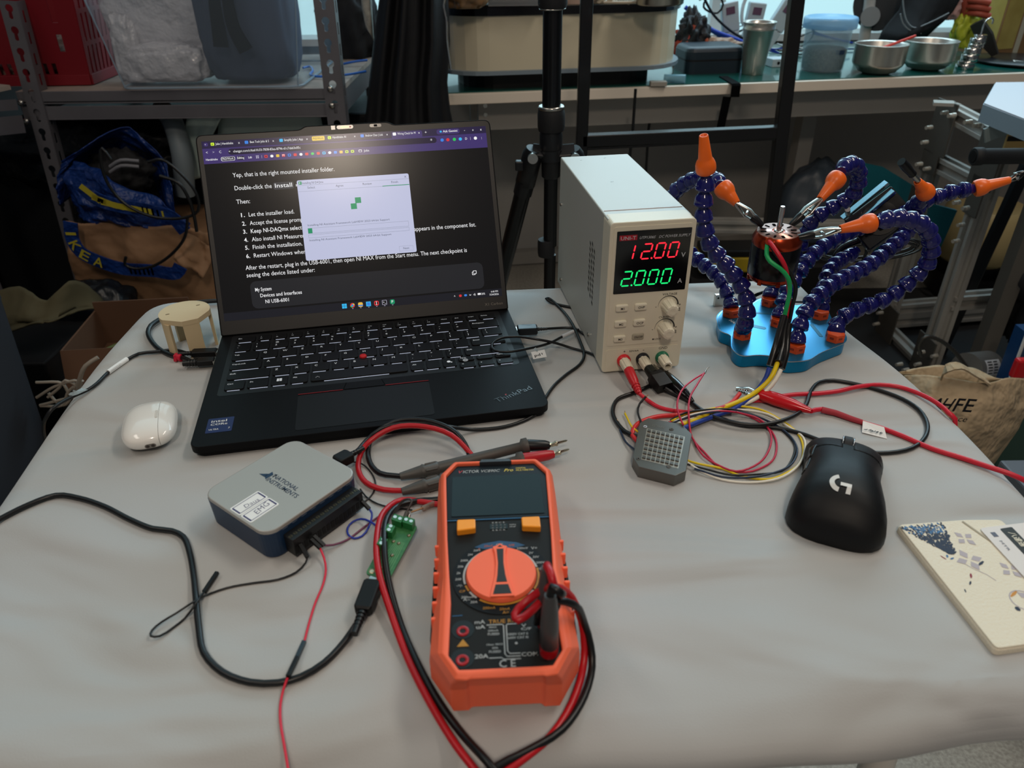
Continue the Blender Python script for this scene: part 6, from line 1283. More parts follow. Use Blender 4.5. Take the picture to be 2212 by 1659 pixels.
prt(t, iv, G().tube([A(1190, 380), A(1188, 530)], .0118, 20), 'lower_tube', TRT); ringp(517, 552, .0155, 'twist_lock', MATS['knurl_black'], 1180)
f = A(1186, 1000); prt(t, iv, G().tube([A(1188, 550), V(A(1188, 550).x, 1.25, .0)], .0105, 20), 'lower_tube', TRT)
for s, (hu, hv, fu, fv, y2) in enumerate(((1150, 335, 1072, 640, 1.33), (1240, 335, 1330, 640, 1.33))):
    h = A(hu, hv); e = atY(fu, fv, y2); d = (e-h).normalized(); base = h+d*((h.z-0.012)/-d.z)
    o = prt(t, iv, G().tube([A(1190, 333), h+V(0, 0, .004)], [(.012, .010), (.012, .012)], 4), 'shoulder', TRB, bevel=.003)
    lg = prt(t, iv, G().tube([h-d*.012, h, h+d*.055, h+d*.056], [(.012, .014), (.016, .018), (.0165, .018), (.014, .014)], 12), 'leg', TRB)
    G().tube([h+d*.05, h+d*.075], .0165, 16).build('leg_collar', TRB, lg, M=iv); G().tube([h+d*.07, h+d*.30], .0145, 16).build('leg_tube', TRT, lg, M=iv); G().tube([h+d*.28, base], .0120, 16).build('leg_tube', TRT, lg, M=iv)
    G().cyl(h+V(0, -.024, .0), h+V(0, -.014, .0), .0085, n=20).build('pivot_bolt', STEEL, lg, M=iv)
    G().box(tuple(h+d*.018+V(-.018 if s == 0 else .018, -.004, 0)), (.014, .014, .016)).build('angle_lock', TRB, lg, M=iv, bevel=.002)
    G().ball(base, .012).build('rubber_foot', RUB, lg, M=iv)

# ---- black cart frame with strap
t = thing('tool_cart', 'black metal stand of square tubes between the table and the bench', 'metal stand', (.16, 1.65, 0)); iv = wl(t)
FB = mat('frame_black', '#08080a', .35, coat=.1)
def post(u0, v0, u1, v1, y, r, nm, m, y2=None, floor=True):
    a = atY(u0, v0, y); b = atY(u1, v1, y2 or y)
    if floor: d = b-a; b = a+d*((a.z-.0)/-d.z)
    return prt(t, iv, G().tube([a, b], (r, r), 4, sq=(0, 1, 0)), nm, m, bevel=.002)
post(1271, -110, 1246, 600, 1.65, .0125, 'post', FB); post(1733, -110, 1652, 590, 1.65, .0135, 'post', FB)
prt(t, iv, G().tube([atY(1259, 303, 1.65), atY(1694, 284, 1.65)], (.0125, .0125), 4, sq=(0, 1, 0)), 'crossbar', FB, bevel=.002)
prt(t, iv, G().tube([atY(1259, 320, 1.65), atY(1690, 297, 1.65)], (.0025, .010), 4, sq=(0, 0, 1)), 'lower_rail', FB)
t = thing('strap', 'black webbing strap hanging over the bench edge behind the black stand', 'strap', tuple(at(1590, 178)))
iv = wl(t); a = at(1562, 165, .002); b = at(1590, 181, .0015)+V(0, -.002, 0); prt(t, iv, G().tube([a, b, b+V(0, -.003, -.004), b+V(0, -.004, -.034)], (.0013, .0125), 4, sq=(0, 0, 1)), 'webbing', mat('strap_black', '#040405', .8, spec=.08))
prt(t, iv, G().tube([b+V(-.02, .002, -.034), b+V(-.028, .0, -.13)], (.0013, .0115), 4, sq=(0, 1, 0)), 'loose_end', MATS['strap_black'])
for u0, u1, y in ((1373, 1358, 2.05), (1407, 1396, 2.3)): 
    o = simple(G().tube([atY(u0, 192 if y < 2.1 else 236, y), atY(u0-6, 280, y), atY(u1, 360, y), atY(u1-2, 420, y), atY(u1-2, 600, y), V(atY(u1-2, 600, y).x, y, .004)], .0040, 8), 'hanging_cable', 'thin black cable hanging in front of the bench front edge' if y < 2.1 else 'thin black cable hanging under the bench, right of the other one', 'cable', RUB, 'cables under the bench')

# ============================================================ left shelving rack and its contents
GAL = mat('galvanised', '#77757a', .42, .55, noise=.3, ns=9)
RY = 1.90
def slotted_post(t, iv, u0, v0, u1, v1, y, w=.040, dirx=1, nm='post', holes=True, fl=.034):
    a = atY(u0, v0, y); b = atY(u1, v1, y); d = (b-a).normalized(); b = a+d*((a.z-.004)/-d.z); L_ = (b-a).length
    x = V(dirx, 0, 0); x = (x-d*x.dot(d)).normalized()
    g = G(); th = .002
    # front flange with real slots: rungs between openings, plus rails
    def quad(p0, s0, s1, l0, l1): g.add([p0+x*s0+d*l0, p0+x*s1+d*l0, p0+x*s1+d*l1, p0+x*s0+d*l1], [(0, 1, 2, 3) if dirx > 0 else (3, 2, 1, 0)])
    pitch = .046; n = int(min(L_, 1.15)/pitch) if holes else 0
    for k in range(n):
        # one keyhole per pitch: round head above a narrow slot
        cu, cl = w/2, k*pitch+pitch/2; ho = []
        for j in range(14): q = math.radians(-62+304*j/13); ho.append((.0088*math.cos(q), 0.0072+.0088*math.sin(q)))
        ho += [(-.0046, -.0125), (-.0025, -.0150), (.0025, -.0150), (.0046, -.0125)]
        m = len(ho); out = []
        for (hx, hy) in ho:
            f = min((w/2)/max(abs(hx), 1e-6), (pitch/2)/max(abs(hy), 1e-6)); out.append((hx*f, hy*f))
        vs = [a+x*(cu+hx)-d*(hy)+d*cl for hx, hy in ho]+[a+x*(cu+hx)-d*(hy)+d*cl for hx, hy in out]
        g.add(vs, [(j, (j+1) % m, m+(j+1) % m, m+j) for j in range(m)])
        for sx in (-1, 1):
            for sy in (-1, 1):
                c = (sx*w/2, sy*pitch/2); best = sorted(range(m), key=lambda j: (out[j][0]-c[0])**2+(out[j][1]-c[1])**2)[:1][0]
                nb = [(best-1) % m, (best+1) % m]
                for jn in nb:
                    if abs(out[jn][0]-out[best][0]) > 1e-5 and abs(out[jn][1]-out[best][1]) > 1e-5:
                        g.add([vs[m+best], vs[m+jn], a+x*(cu+c[0])-d*c[1]+d*cl], [(0, 1, 2)])
    quad(a, 0, w, n*pitch, L_)
    o = prt(t, iv, g, nm, GAL, solid=th)
    g = G(); y_ = V(0, 1, 0); e = a+x*w
    def q2(s0, s1, l0, l1): g.add([e+y_*s0+d*l0, e+y_*s1+d*l0, e+y_*s1+d*l1, e+y_*s0+d*l1], [(0, 1, 2, 3)])
    q2(0, fl*.35, 0, L_); q2(fl*.65, fl, 0, L_)
    for k in range(n): q2(fl*.35, fl*.65, k*pitch, k*pitch+.02)
    q2(fl*.35, fl*.65, n*pitch, L_)
    prt(t, iv, g, 'post_flange', GAL, solid=th); return o
t = thing('shelving_rack', 'galvanised slotted angle shelving rack behind the laptop on the left', 'shelving rack', (-.8, RY, 0)); iv = wl(t)
slotted_post(t, iv, -4, 0, 198, 740, RY, dirx=1)
slotted_post(t, iv, 674, -20, 716, 330, RY, w=.046, dirx=1)
PL = atY(30, 196, RY); PR = atY(735, 190, RY); sx0, sx1 = PL.x, PR.x; SZ = PL.z*.5+PR.z*.5
slotted_post(t, iv, 0, -300, 60, 100, RY+.55, dirx=1, holes=False) if False else None
for x in (sx0, sx1-.04): prt(t, iv, G().box((x+.02, RY+.56, .75), (.04, .004, 1.5)), 'rear_post', GAL)
prt(t, iv, G().box(((sx0+sx1)/2, RY+.285, SZ-.008), (sx1-sx0, .56, .012)), 'shelf_board', mat('chipboard', '#9b8d84', .7, noise=.4, ns=30))
g = G(); zc = SZ
g.box(((sx0+sx1)/2, RY+.004, zc-.014), (sx1-sx0, .003, .024)); g.box(((sx0+sx1)/2, RY+.010, zc-.030), (sx1-sx0, .014, .003)); g.box(((sx0+sx1)/2, RY+.006, zc-.052), (sx1-sx0, .003, .030)); g.box(((sx0+sx1)/2, RY+.012, zc-.068), (sx1-sx0, .016, .003))
prt(t, iv, g, 'front_beam', GAL, bevel=.001)
for x in (sx1-.004, sx0+.004): prt(t, iv, G().box((x, RY+.28, zc-.035), (.003, .56, .065)), 'side_beam', GAL)
prt(t, iv, G().box(((sx0+sx1)/2, RY+.555, zc-.035), (sx1-sx0, .003, .06)), 'rear_beam', GAL)
for u, v in ((713, 192), (717, 228), (45, 222), (57, 262)): 
    p = atY(u, v, RY-.002); prt(t, iv, G().lathe([(.0072, 0), (.0072, .003), (.004, .006), (.001, .006)], 16, M=Matrix.Translation(p) @ Matrix.Rotation(PI/2, 4, 'X')), 'bolt', STEEL)
zl = atY(200, 1100, RY).z
def onS(u, v): return at(u, v, SZ-TZ)        # point on the upper shelf
# second rack cut by the left frame edge
t = thing('shelving_rack', 'second metal rack cut off by the left edge of the photo', 'shelving rack', tuple(atY(-60, 260, 1.70).xy)+(0,)); iv = wl(t)
a = atY(-160, 240, 1.66); b = atY(36, 226, 1.86); 
prt(t, iv, G().tube([a, b], (.012, .002), 4, sq=(0, 0, 1)), 'shelf_lip', GAL); prt(t, iv, G().tube([a+V(0, 0, -.045), b+V(0, 0, -.045)], (.020, .002), 4, sq=(0, 0, 1)), 'shelf_beam', GAL)
g = G(); z = a.z+.012; g.add([(a.x-.3, a.y, z), (a.x, a.y, z), (b.x, b.y, z), (b.x-.04, b.y+.02, z), (a.x-.3, b.y+.02, z)], [(0, 1, 2, 3, 4)]); prt(t, iv, g, 'shelf_board', MATS['chipboard'], solid=.01)
for q in (a+V(.0, .01, 0),): prt(t, iv, G().box((q.x-.02, q.y, .55), (.04, .003, 1.10)), 'post', GAL)
# red basket
p = onS(190, 186); t = thing('shopping_basket', 'dark red plastic slotted basket on the upper left of the rack', 'basket', (p.x, p.y+.02, SZ), .03)
RM = mat('basket_red', '#750c19', .5); Wb, Db, Hb = .42, .30, .26
def slots(g, x0, x1, z0, z1, n, f, tap):
    pass
g = G(); th = .003
def wallq(P00, P10, P11, P01, holes, gg):
    """flat wall with rectangular openings given as (u0,u1,v0,v1) columns on a grid"""
    us = sorted({0, 1, *[h[0] for h in holes], *[h[1] for h in holes]}); vs_ = sorted({0, 1, *[h[2] for h in holes], *[h[3] for h in holes]})
    def P(u, v): return (P00.lerp(P10, u)).lerp(P01.lerp(P11, u), v)
    for i in range(len(us)-1):
        for j in range(len(vs_)-1):
            cu, cv = (us[i]+us[i+1])/2, (vs_[j]+vs_[j+1])/2
            if any(h[0] < cu < h[1] and h[2] < cv < h[3] for h in holes): continue
            gg.add([P(us[i], vs_[j]), P(us[i+1], vs_[j]), P(us[i+1], vs_[j+1]), P(us[i], vs_[j+1])], [(0, 1, 2, 3)])
e = .035
hf = [(.50+.05*k, .525+.05*k, .10, .20) for k in range(7)]+[(.05+.05*k, .075+.05*k, .10, .20) for k in range(7)]+[(.40+.05*k, .425+.05*k, .80, .93) for k in range(9)]+[(.87, .90, .30, .45), (.87, .90, .55, .95)]
wallq(V(-Wb, 0, 0), V(0, 0, 0), V(e, -e, Hb), V(-Wb-e, -e, Hb), hf, g)
hs = [(.05+.07*k, .075+.07*k, z0, z0+.24) for k in range(13) for z0 in (.10, .38, .66)]
wallq(V(0, 0, 0), V(0, Db, 0), V(e, Db+e, Hb), V(e, -e, Hb), hs, g); wallq(V(0, Db, 0), V(-Wb, Db, 0), V(-Wb-e, Db+e, Hb), V(e, Db+e, Hb), [], g); wallq(V(-Wb, Db, 0), V(-Wb, 0, 0), V(-Wb-e, -e, Hb), V(-Wb-e, Db+e, Hb), [], g)
g.add([(-Wb, 0, .002), (0, 0, .002), (0, Db, .002), (-Wb, Db, .002)], [(0, 1, 2, 3)]); g.build('basket_body', RM, t, solid=.003)
g = G(); g.box((-Wb/2, -.004, .012), (Wb+.004, .004, .024)); g.box((.004, Db/2, .012), (.004, Db, .024)); g.build('base_rim', RM, t, bevel=.001)
p2 = (p.x-.2, p.y+.14, SZ+.055); simple(lump(p2, (.17, .10, .05), 5, .3), 'stored_cables', 'pale rope like cables seen through the slots of the red basket', 'cables', mat('rope_pale', '#a08a80', .7, noise=.8, ns=40, col2='#3a2c2c'))
# clear bin with bags
c0 = onS(257, 204); c1 = onS(645, 196); c0.y = c1.y = RY-.005; c0.x = atY(262, 200, RY-.005).x; t = thing('clear_bin', 'big translucent plastic bin of packed bags at the front of the rack shelf', 'bin', (c0.x, c0.y, SZ))
Wc = atY(645, 190, RY).x-atY(257, 200, RY).x; Dc, Hc, e = .40, .30, .030
CB = mat('bin_clear', '#b4c8da', .12, alpha=.14)
P0 = rrect(Wc/2, Dc/2, Wc, Dc, .03, 6); P1 = rrect(Wc/2, Dc/2, Wc+2*e+.03, Dc+2*e, .035, 6)
g = G(); g.rings([[(x, y, 0) for x, y in rrect(Wc/2, Dc/2, Wc-.01, Dc-.01, .03, 6)], [(x, y, .006) for x, y in P0], [(x, y, Hc) for x, y in P1]], cap=(True, False)); g.build('bin_body', CB, t)
rg = [(x, y, .004) for x, y in rrect(Wc/2, Dc/2, Wc, Dc, .03, 6)]; G().tube(rg+[rg[0]], .0028, 8).build('bottom_rim', mat('bin_rim', '#8fa3b4', .2, alpha=.6), t)
WP = mat('white_poly', '#b4b4ba', .25, bump=1.2, bs=22, coat=.4)
yb = RY+.03
for k, (u, v, w_, h_, lab) in enumerate(((288, 130, .030, .085, 'narrow folded white poly pack at the left end of the bin'), (375, 165, .105, .048, 'white poly wrapped pack at the bottom of the bin'), (350, 40, .150, .095, 'large white poly wrapped pack on top in the bin'))):
    p = atY(u, v, yb+.06); p.z = max(p.z, SZ+h_*.8+.008)
    simple(lump((p.x, p.y+(0 if k == 1 else .01 if k == 0 else .045), p.z), (w_, .055, h_), 20+k, .12, 34, 2.2, .55), 'poly_pack', lab, 'pack', WP, 'white packs in the clear bin')
for sx in (0, 1):
    f_ = (lambda q: Wc-q) if sx else (lambda q: q)
    G().tube([(f_(.009), .007, .006), (f_(-.036), -.022, Hc)], .0020, 8).build('corner_highlight', MATS['bin_rim'], t)  # thin pale tubes added as painted-in highlights along the bin corners
p = atY(545, 70, yb+.10); simple(lump((p.x, p.y, SZ+.148), (.118, .10, .172), 31, .10, 32, 1.6, .6), 'dark_bag', 'dark slate fabric bag filling the right half of the clear bin', 'bag', mat('slate_fabric', '#364258', .75))
t = thing('strap_loop', 'two hanging black strap ends in the clear bin in front of the slate bag', 'strap', tuple(atY(480, 40, RY+.015))); iv = wl(t)
for P in ([(465, -70), (463, 0), (470, 50), (478, 102)], [(485, -70), (492, 0), (505, 60), (532, 110)]):
    Q = catmull([atY(u, v, RY-.006) for u, v in P], .01); prt(t, iv, G().tube(Q, [(.010+.008*i/len(Q), .0015) for i in range(len(Q))], 4, sq=(1, 0, 0)), 'strap_end', MATS['strap_black'])
simple(G().tube(catmull([onS(655, 150)+V(0, 0, .004), onS(668, 147)+V(0, 0, .004), onS(676, 155)+V(0, 0, .004), onS(672, 166)+V(0, 0, .004), onS(690, 169)+V(0, 0, .004), onS(720, 168)+V(0, 0, .004), onS(755, 166)+V(0, 0, .006), onS(792, 163)+V(0, 0, .01)], .01), .003, 8), 'blue_cable', 'blue network cable on the rack shelf by the right post', 'cable', mat('cable_blue_bright', '#2b6fd0', .35))
simple(G().tube(catmull([onS(740, 142)+V(0, 0, .004), onS(770, 141)+V(0, 0, .01), onS(795, 140)+V(0, 0, .012)], .01), .003, 8), 'blue_cable', 'blue cable with a black coupler, higher on the shelf by the right post', 'cable', MATS['cable_blue_bright'])
# dark jacket on the shelf and hanging black garment bag
simple(lump(tuple(atY(755, 50, 2.40)), (.085, .06, .125), 41, .25), 'dark_jacket', 'bundled dark grey jacket on the rack shelf beside the right post', 'jacket', mat('jacket_dark', '#16181c', .85))
P = [[atY(775, -60, 2.02), atY(792, -55, 2.0), atY(800, -50, 2.02)], [atY(782, 20, 2.0), atY(800, 40, 1.99), atY(806, 60, 2.02)], [atY(790, 60, 2.0), atY(801, 75, 2.0), atY(808, 90, 2.02)]]
simple(fold_sheet(P, 8, 10, .002, 2), 'white_label', 'long white printed label hanging beside the black garment bag', 'label', mat('label_white', '#a9a79e', .6, noise=.6, ns=60, col2='#5a5955'), solid=.001)
g = G(); R = []
for (v, uL, uR, dy) in ((-120, 830, 955, .0), (0, 818, 968, .0), (90, 806, 972, 0), (180, 796, 966, 0), (240, 790, 972, 0), (300, 778, 985, 0), (420, 760, 1000, 0), (640, 745, 1010, 0)):
    a = atY(uL, v, 1.99); b = atY(uR, v, 1.99); r = []
    for k in range(72):
        th = 2*PI*k/72; q = .5-.5*math.cos(th); x = a.x+(b.x-a.x)*q; w_ = math.sin(th)*.055*(1+.35*math.sin(q*17+v*.003)+.25*math.sin(q*31+2)); r.append((x, 2.0-w_, a.z+(b.z-a.z)*q))
    R.append(r)
g.rings(R[::-1], sm=True); simple(g, 'garment_bag', 'black garment bag with long folds hanging between rack and workbench', 'garment bag', mat('garment_black', '#0b0c11', .62, bump=.15, bs=60), base=(-.35, 2.0, 0))
simple(G().tube(catmull([atY(966, -20, 1.93), atY(958, 12, 1.93), atY(964, 40, 1.93), atY(966, 90, 1.93), atY(974, 150, 1.93)], .01), .003, 6), 'chain', 'thin bright chain hanging beside the cream oval machine', 'chain', CHROME)
# under the shelf
BAGY = 1.80
CARD = mat('cardboard', '#937052', .75, noise=.35, ns=5, bump=.3, bs=14)
t = thing('cardboard_box', 'big crumpled brown cardboard box under the blue bag', 'box', (-.62, 1.92, 0)); iv = wl(t)
zt = atY(250, 490, BAGY).z
P = [[atY(140, 478, BAGY-.06), atY(300, 486, BAGY-.07), atY(392, 492, BAGY-.06), atY(470, 500, BAGY-.02)], [atY(150, 545, BAGY-.07), atY(300, 560, BAGY-.09), atY(400, 590, BAGY-.06), atY(478, 580, BAGY-.02)], [atY(170, 610, BAGY-.04), atY(300, 640, BAGY-.06), atY(420, 660, BAGY-.05), atY(490, 680, BAGY-.02)], [V(-.98, BAGY-.03, .001), V(-.80, BAGY-.05, .001), V(-.66, BAGY-.04, .001), V(-.52, BAGY-.02, .001)]]
prt(t, iv, fold_sheet(P, 40, 40, .012, 6, (5, 3)), 'front_panel', CARD, solid=.004)
prt(t, iv, G().box((-.77, BAGY+.16, zt/2-.02), (.44, .30, zt-.05)), 'box_body', CARD)
P = [[atY(400, 500, BAGY-.08), atY(470, 540, BAGY-.04)], [atY(372, 560, BAGY-.12), atY(440, 600, BAGY-.10)]]
prt(t, iv, fold_sheet(P, 16, 10, .01, 9), 'torn_flap', CARD, solid=.004)
# blue bag
BB = mat('bag_blue', '#0d2f70', .42, bump=1.6, bs=24, noise=.5, ns=14, col2='#0a2250'); YB = mat('bag_yellow', '#a89c2c', .45)
t = thing('blue_tote_bag', 'big crinkled blue plastic shopping bag with yellow lettering under the rack shelf', 'bag', (-.86, BAGY, atY(250, 500, BAGY).z)); iv = wl(t)
def PB(L, y): return [atY(u, v, y+(dd[0] if dd else 0)) for u, v, *dd in L]
P = [PB([(165, 345, .02), (240, 385, -.06), (330, 430, -.06), (415, 480, .0)], BAGY), PB([(140, 380, 0), (220, 430, -.09), (310, 475, -.08), (400, 500, .0)], BAGY), PB([(150, 430, .0), (225, 470, -.08), (300, 492, -.07), (392, 500, .0)], BAGY), PB([(168, 475, .02), (230, 490, -.06), (300, 498, -.05), (385, 505, .02)], BAGY)]
prt(t, iv, fold_sheet(P, 60, 40, .020, 2, (4, 5)), 'front_side', BB, solid=.002)
P = [PB([(128, 350, 0), (180, 320, .0), (235, 285, .04), (275, 278, .06), (315, 300, .08), (350, 345, .06), (372, 400, .04)], BAGY), PB([(125, 385, 0), (180, 335, .06), (235, 310, .12), (280, 300, .14), (320, 330, .14), (345, 380, .10), (385, 470, .06)], BAGY), PB([(135, 440, 0), (190, 400, .14), (235, 380, .2), (290, 360, .22), (330, 380, .2), (350, 430, .16), (390, 500, .06)], BAGY)]
prt(t, iv, fold_sheet(P, 60, 40, .018, 5, (5, 4)), 'back_side', BB, solid=.002)
for L, nm in (([(152, 480), (158, 520), (175, 545), (215, 565), (265, 580), (330, 585), (380, 590), (390, 575)], 'strap'), ([(165, 365), (175, 400), (210, 430), (260, 445), (320, 455), (372, 470), (400, 500)], 'strap')):
    Q = catmull(PB(L, BAGY-.12), .01); o = prt(t, iv, G().tube(Q, (.016, .002), 4, sq=(0, 0, 1)), nm, BB)
    g = G(); n = len(Q)
    if L[0][1] > 470: 
        for ch, q in (('I', .09), ('K', .155), ('E', .24), ('A', .33)):
            i = int(q*n); d = (Q[min(i+3, n-1)]-Q[i]).normalized(); up_ = Vector((-d.z, 0, d.x)); gl = G(); gl.text(ch, Q[i]+V(0, -.004, 0)-up_*.012, d, up_, .024, .022 if ch != 'I' else .007, 'L', off=.04); gl.build('printed_letter', YB, o, M=iv)
        for k in range(14): i = int((.60+.012*k)*n); g.box(tuple(Q[min(i, n-1)]+V(0, -.0035, 0)), (.004, .001, .020))
    else:
        for k in range(5): i = int((.12+.10*k)*n); d = (Q[i+4]-Q[i]); g.strip([Q[i]+V(0, -.004, 0), Q[min(n-1, i+5)]+V(0, -.004, 0)], .014, (0, -1, 0))
        for k in range(12): i = int((.62+.012*k)*n); g.box(tuple(Q[min(i, n-1)]+V(0, -.0035, 0)), (.004, .001, .016))
    g.build('yellow_print', YB, o, M=iv)
# contents of the bag
simple(lump(tuple(atY(262, 372, BAGY+.06)), (.075, .06, .055), 51, .3), 'sneaker', 'black shoe like bundle with two pale stripes inside the blue bag', 'shoe', mat('cloth_black', '#0a0a0d', .8), base=None)
for k, v in enumerate((352, 364)): simple(G().tube(catmull([atY(238, v+8, BAGY-.025), atY(262, v-6, BAGY-.03), atY(300, v-4, BAGY-.02)], .01), .0045, 6), 'stripe_band', 'pale stripe across the black bundle in the bag, %s one' % ('upper', 'lower')[k], 'stripe', mat('stripe_pale', '#6d6e74', .6))
for k, (P, r) in enumerate((([(320, 350), (350, 345), (390, 375), (425, 420), (428, 455), (400, 470), (330, 468), (270, 440), (235, 400), (218, 350), (220, 320), (240, 345)], .0035), ([(345, 380), (385, 395), (408, 430), (420, 470), (425, 500)], .004), ([(405, 470), (400, 510), (375, 545), (330, 575), (290, 580), (270, 572), (272, 555)], .0035))):
    simple(G().tube(catmull([atY(u, v, BAGY-.15) for u, v in P], .01), r, 8), 'black_cable', ('black cable looping over the mouth of the blue bag', 'short black cable strand at the right of the blue bag', 'black cable hanging down over the cardboard box')[k], 'cable', RUB, 'cables on the blue bag')
# pale sheets leaning behind
SH = mat('sheet_teal', '#b9cfcc', .5, noise=.3, ns=4)
for k, (P, lab) in enumerate((([[(405, 250), (455, 240), (480, 250)], [(390, 330), (420, 320), (440, 330)], [(372, 400), (410, 390), (450, 380)]], 'pale grey board leaning under the shelf, nearest the laptop'), ([[(475, 240), (580, 240), (690, 240)], [(470, 290), (560, 290), (700, 290)], [(450, 400), (560, 400), (700, 400)]], 'wide teal grey cardboard sheet behind the laptop lid'))):
    g = fold_sheet([[atY(u, v, 2.02+.05*k) for u, v in r] for r in P], 14, 14, .004, k+3, (2, 2)); simple(g, 'leaning_board', lab, 'board', SH, solid=.003)
simple(G().tube(catmull([atY(350, 235, 2.06), atY(372, 262, 2.0), atY(392, 330, 1.96), atY(400, 420, 1.96)], .01), .026, 14), 'rolled_tube', 'grey rolled sheet leaning beside the pale board', 'roll', mat('roll_grey', '#6f7a80', .5))
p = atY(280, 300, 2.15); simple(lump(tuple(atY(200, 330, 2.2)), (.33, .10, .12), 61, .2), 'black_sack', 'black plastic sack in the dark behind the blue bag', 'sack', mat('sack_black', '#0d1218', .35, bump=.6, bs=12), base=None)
for (c, d, nm, lab) in (((-1.15, 2.45, .34), (1.5, .5, .68), 'dark_filler_box', 'large black box added to darken the space behind the blue bag'), ((-1.80, 1.80, .28), (.5, .5, .56), 'dark_filler_block', 'dark box added to darken the space behind the left dark bin')):
    o = simple(G().box((0, 0, 0), d), nm, lab, 'filler box', mat('filler_dark', '#0b1016', .7), bevel=.01); o.location = c  # plain boxes added only to darken the space around the rack
p = atY(200, 668, 1.62); simple(lump((p.x, 1.64, p.z-.03), (.10, .06, .085), 63, .15, 24, 2, .7), 'dark_filler_lump', 'black lump filling the dark gap below the blue bag strap', 'pouch', mat('sack_black'))  # lump added to keep the gap below the strap dark
# lower left corner: olive cloth, black boxes, small open box, wires, dark bin
ly = 1.50
P = [[atY(-40, 640, ly), atY(40, 622, ly-.02), atY(80, 640, ly-.05), atY(110, 645, ly-.04), atY(150, 605, ly-.02), atY(235, 660, ly+.05)], [atY(-30, 700, ly-.05), atY(40, 690, ly-.09), atY(80, 690, ly-.08), atY(120, 690, ly-.08), atY(160, 670, ly-.04), atY(240, 668, ly)], [atY(-20, 740, ly-.06), atY(25, 715, ly-.1), atY(80, 700, ly-.1), atY(120, 690, ly-.08), atY(170, 670, ly-.04), atY(245, 672, ly)]]
simple(fold_sheet(P, 40, 14, .012, 7, (4, 2)), 'olive_cloth', 'olive green cloth heaped behind the dark bin at the left edge', 'cloth', mat('olive', '#4c4630', .85), solid=.004)
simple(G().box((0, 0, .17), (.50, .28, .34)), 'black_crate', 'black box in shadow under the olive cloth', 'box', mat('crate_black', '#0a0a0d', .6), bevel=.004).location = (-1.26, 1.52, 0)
p = atY(127, 753, 1.28); t = thing('small_open_box', 'small open cardboard box on the floor beside the table left edge', 'box', (p.x+.10, p.y+.09, 0), .10)
CD2 = mat('card_dim', '#5f4330', .75, noise=.3, ns=8)
wz = p.z

for c, d in (((0, -.09, wz/2), (.20, .004, wz)), ((0, .09, wz/2+.01), (.20, .004, wz+.02)), ((-.10, 0, wz/2), (.004, .18, wz)), ((.10, 0, wz/2), (.004, .18, wz)), ((0, 0, wz-.08), (.19, .17, .004))): G().box(c, d).build('box_wall', CD2, t)
G().box((0, 0, 0), (.20, .08, .004), M=Matrix.Translation((0, -.105, wz-.036)) @ Matrix.Rotation(1.25, 4, 'X')).build('open_flap', CD2, t)
o = G().tube(catmull([V(.080*math.cos(a*PI/8), .070*math.sin(a*PI/8), .0) for a in range(17)], .01), .004, 8).build('cable_ring', mat('ring_green', '#58683a', .4)); tag(o, 'coiled greenish tube lying inside the small open box', 'tube'); o.location = (p.x+.10, p.y+.09, wz-.065)
for k in range(6):
    z = .36+.02*k; a0 = rnd.uniform(0, 6); P = [atY(70+rnd.uniform(0, 40)+q*30, 850+25*math.sin(a0+q)+rnd.uniform(-6, 6), 1.15) for q in range(4)]
    simple(G().tube(catmull(P, .01), .0028, 8), 'floor_cable', 'beige cord in the floor tangle between dark bin and table', 'cord', mat('cord_beige', '#8f867a', .5), 'cords in the floor tangle')
simple(G().tube(catmull([atY(212, 772, 1.05), atY(185, 790, 1.04), atY(172, 820, 1.04), atY(168, 850, 1.05)], .01), .0035, 8), 'floor_cable', 'single pale cord curving beside the left edge of the table', 'cord', MATS['cord_beige'])
simple(lump((-.80, 1.02, .12), (.07, .09, .14), 77, .15), 'black_tangle', 'black heap of cables and adapters on the floor at the left', 'cable heap', mat('heap_black', '#0c0c0e', .5, bump=1, bs=60))
o = simple(G().box((0, 0, .15), (.20, .16, .30)), 'brown_carton', 'brown carton corner showing beside the table left edge', 'carton', CARD); o.location = (-.62, 1.04, 0); o.rotation_euler = (0, 0, .5)
t = thing('dark_bin', 'large dark grey plastic bin with rounded rim at the lower left edge', 'bin', (-.86, .92, 0))
zb = TZ-.17; bp = roundpoly([(-1.30, .55), (-.60, .55), (-.655, 1.15), (-1.30, 1.2)], .05, 6)
P1 = [(x+.86, y-.92) for x, y in roundpoly([(-1.45, .50), (-.83, .50), (-.90, 1.22), (-1.45, 1.25)], .06, 6)]
P2 = [((x)*.90-.03, y*.92) for x, y in P1]
G().rings([[(x, y, 0) for x, y in P2], [(x, y, zb) for x, y in P1]]).build('bin_body', mat('bin_dark', '#2b2e34', .55), t)
G().prism([(x*1.01, y*1.01) for x, y in P1], zb, zb+.025, inset=.01, iz=.01).build('bin_lid', MATS['bin_dark'], t)

# ============================================================ right side: profile frame, bag, machine parts
ALU = mat('alu_profile', '#aeaba5', .4, .35); PLT = mat('plate_dark', '#5a5650', .5, .3)
t = thing('profile_frame', 'aluminium profile machine frame with bolted plates on the right', 'machine frame', tuple(at(1904, 725, -TZ).xy)+(0,)); iv = wl(t)
def prof(a, b, r=.02, nm='profile_beam', sq=(0, 1, 0)):
    a = Vector(a); b = Vector(b); d = (b-a).normalized(); g = G(); g.tube([a, b], (r*.55, r*.55), 4, sq=sq)
    up = Vector(sq); up = (up-d*up.dot(d)).normalized(); w_ = d.cross(up)
    for s1 in (-1, 1):
        for s2 in (-1, 1): o = up*s1*r*.72+w_*s2*r*.72; g.tube([a+o, b+o], (r*.28, r*.28), 4, sq=sq)
    return prt(t, iv, g, nm, ALU, bevel=.0008)
Lb = at(1908, 722, -TZ); Rb = at(1996, 812, -TZ); FY, FR_ = Lb.y, Rb.y
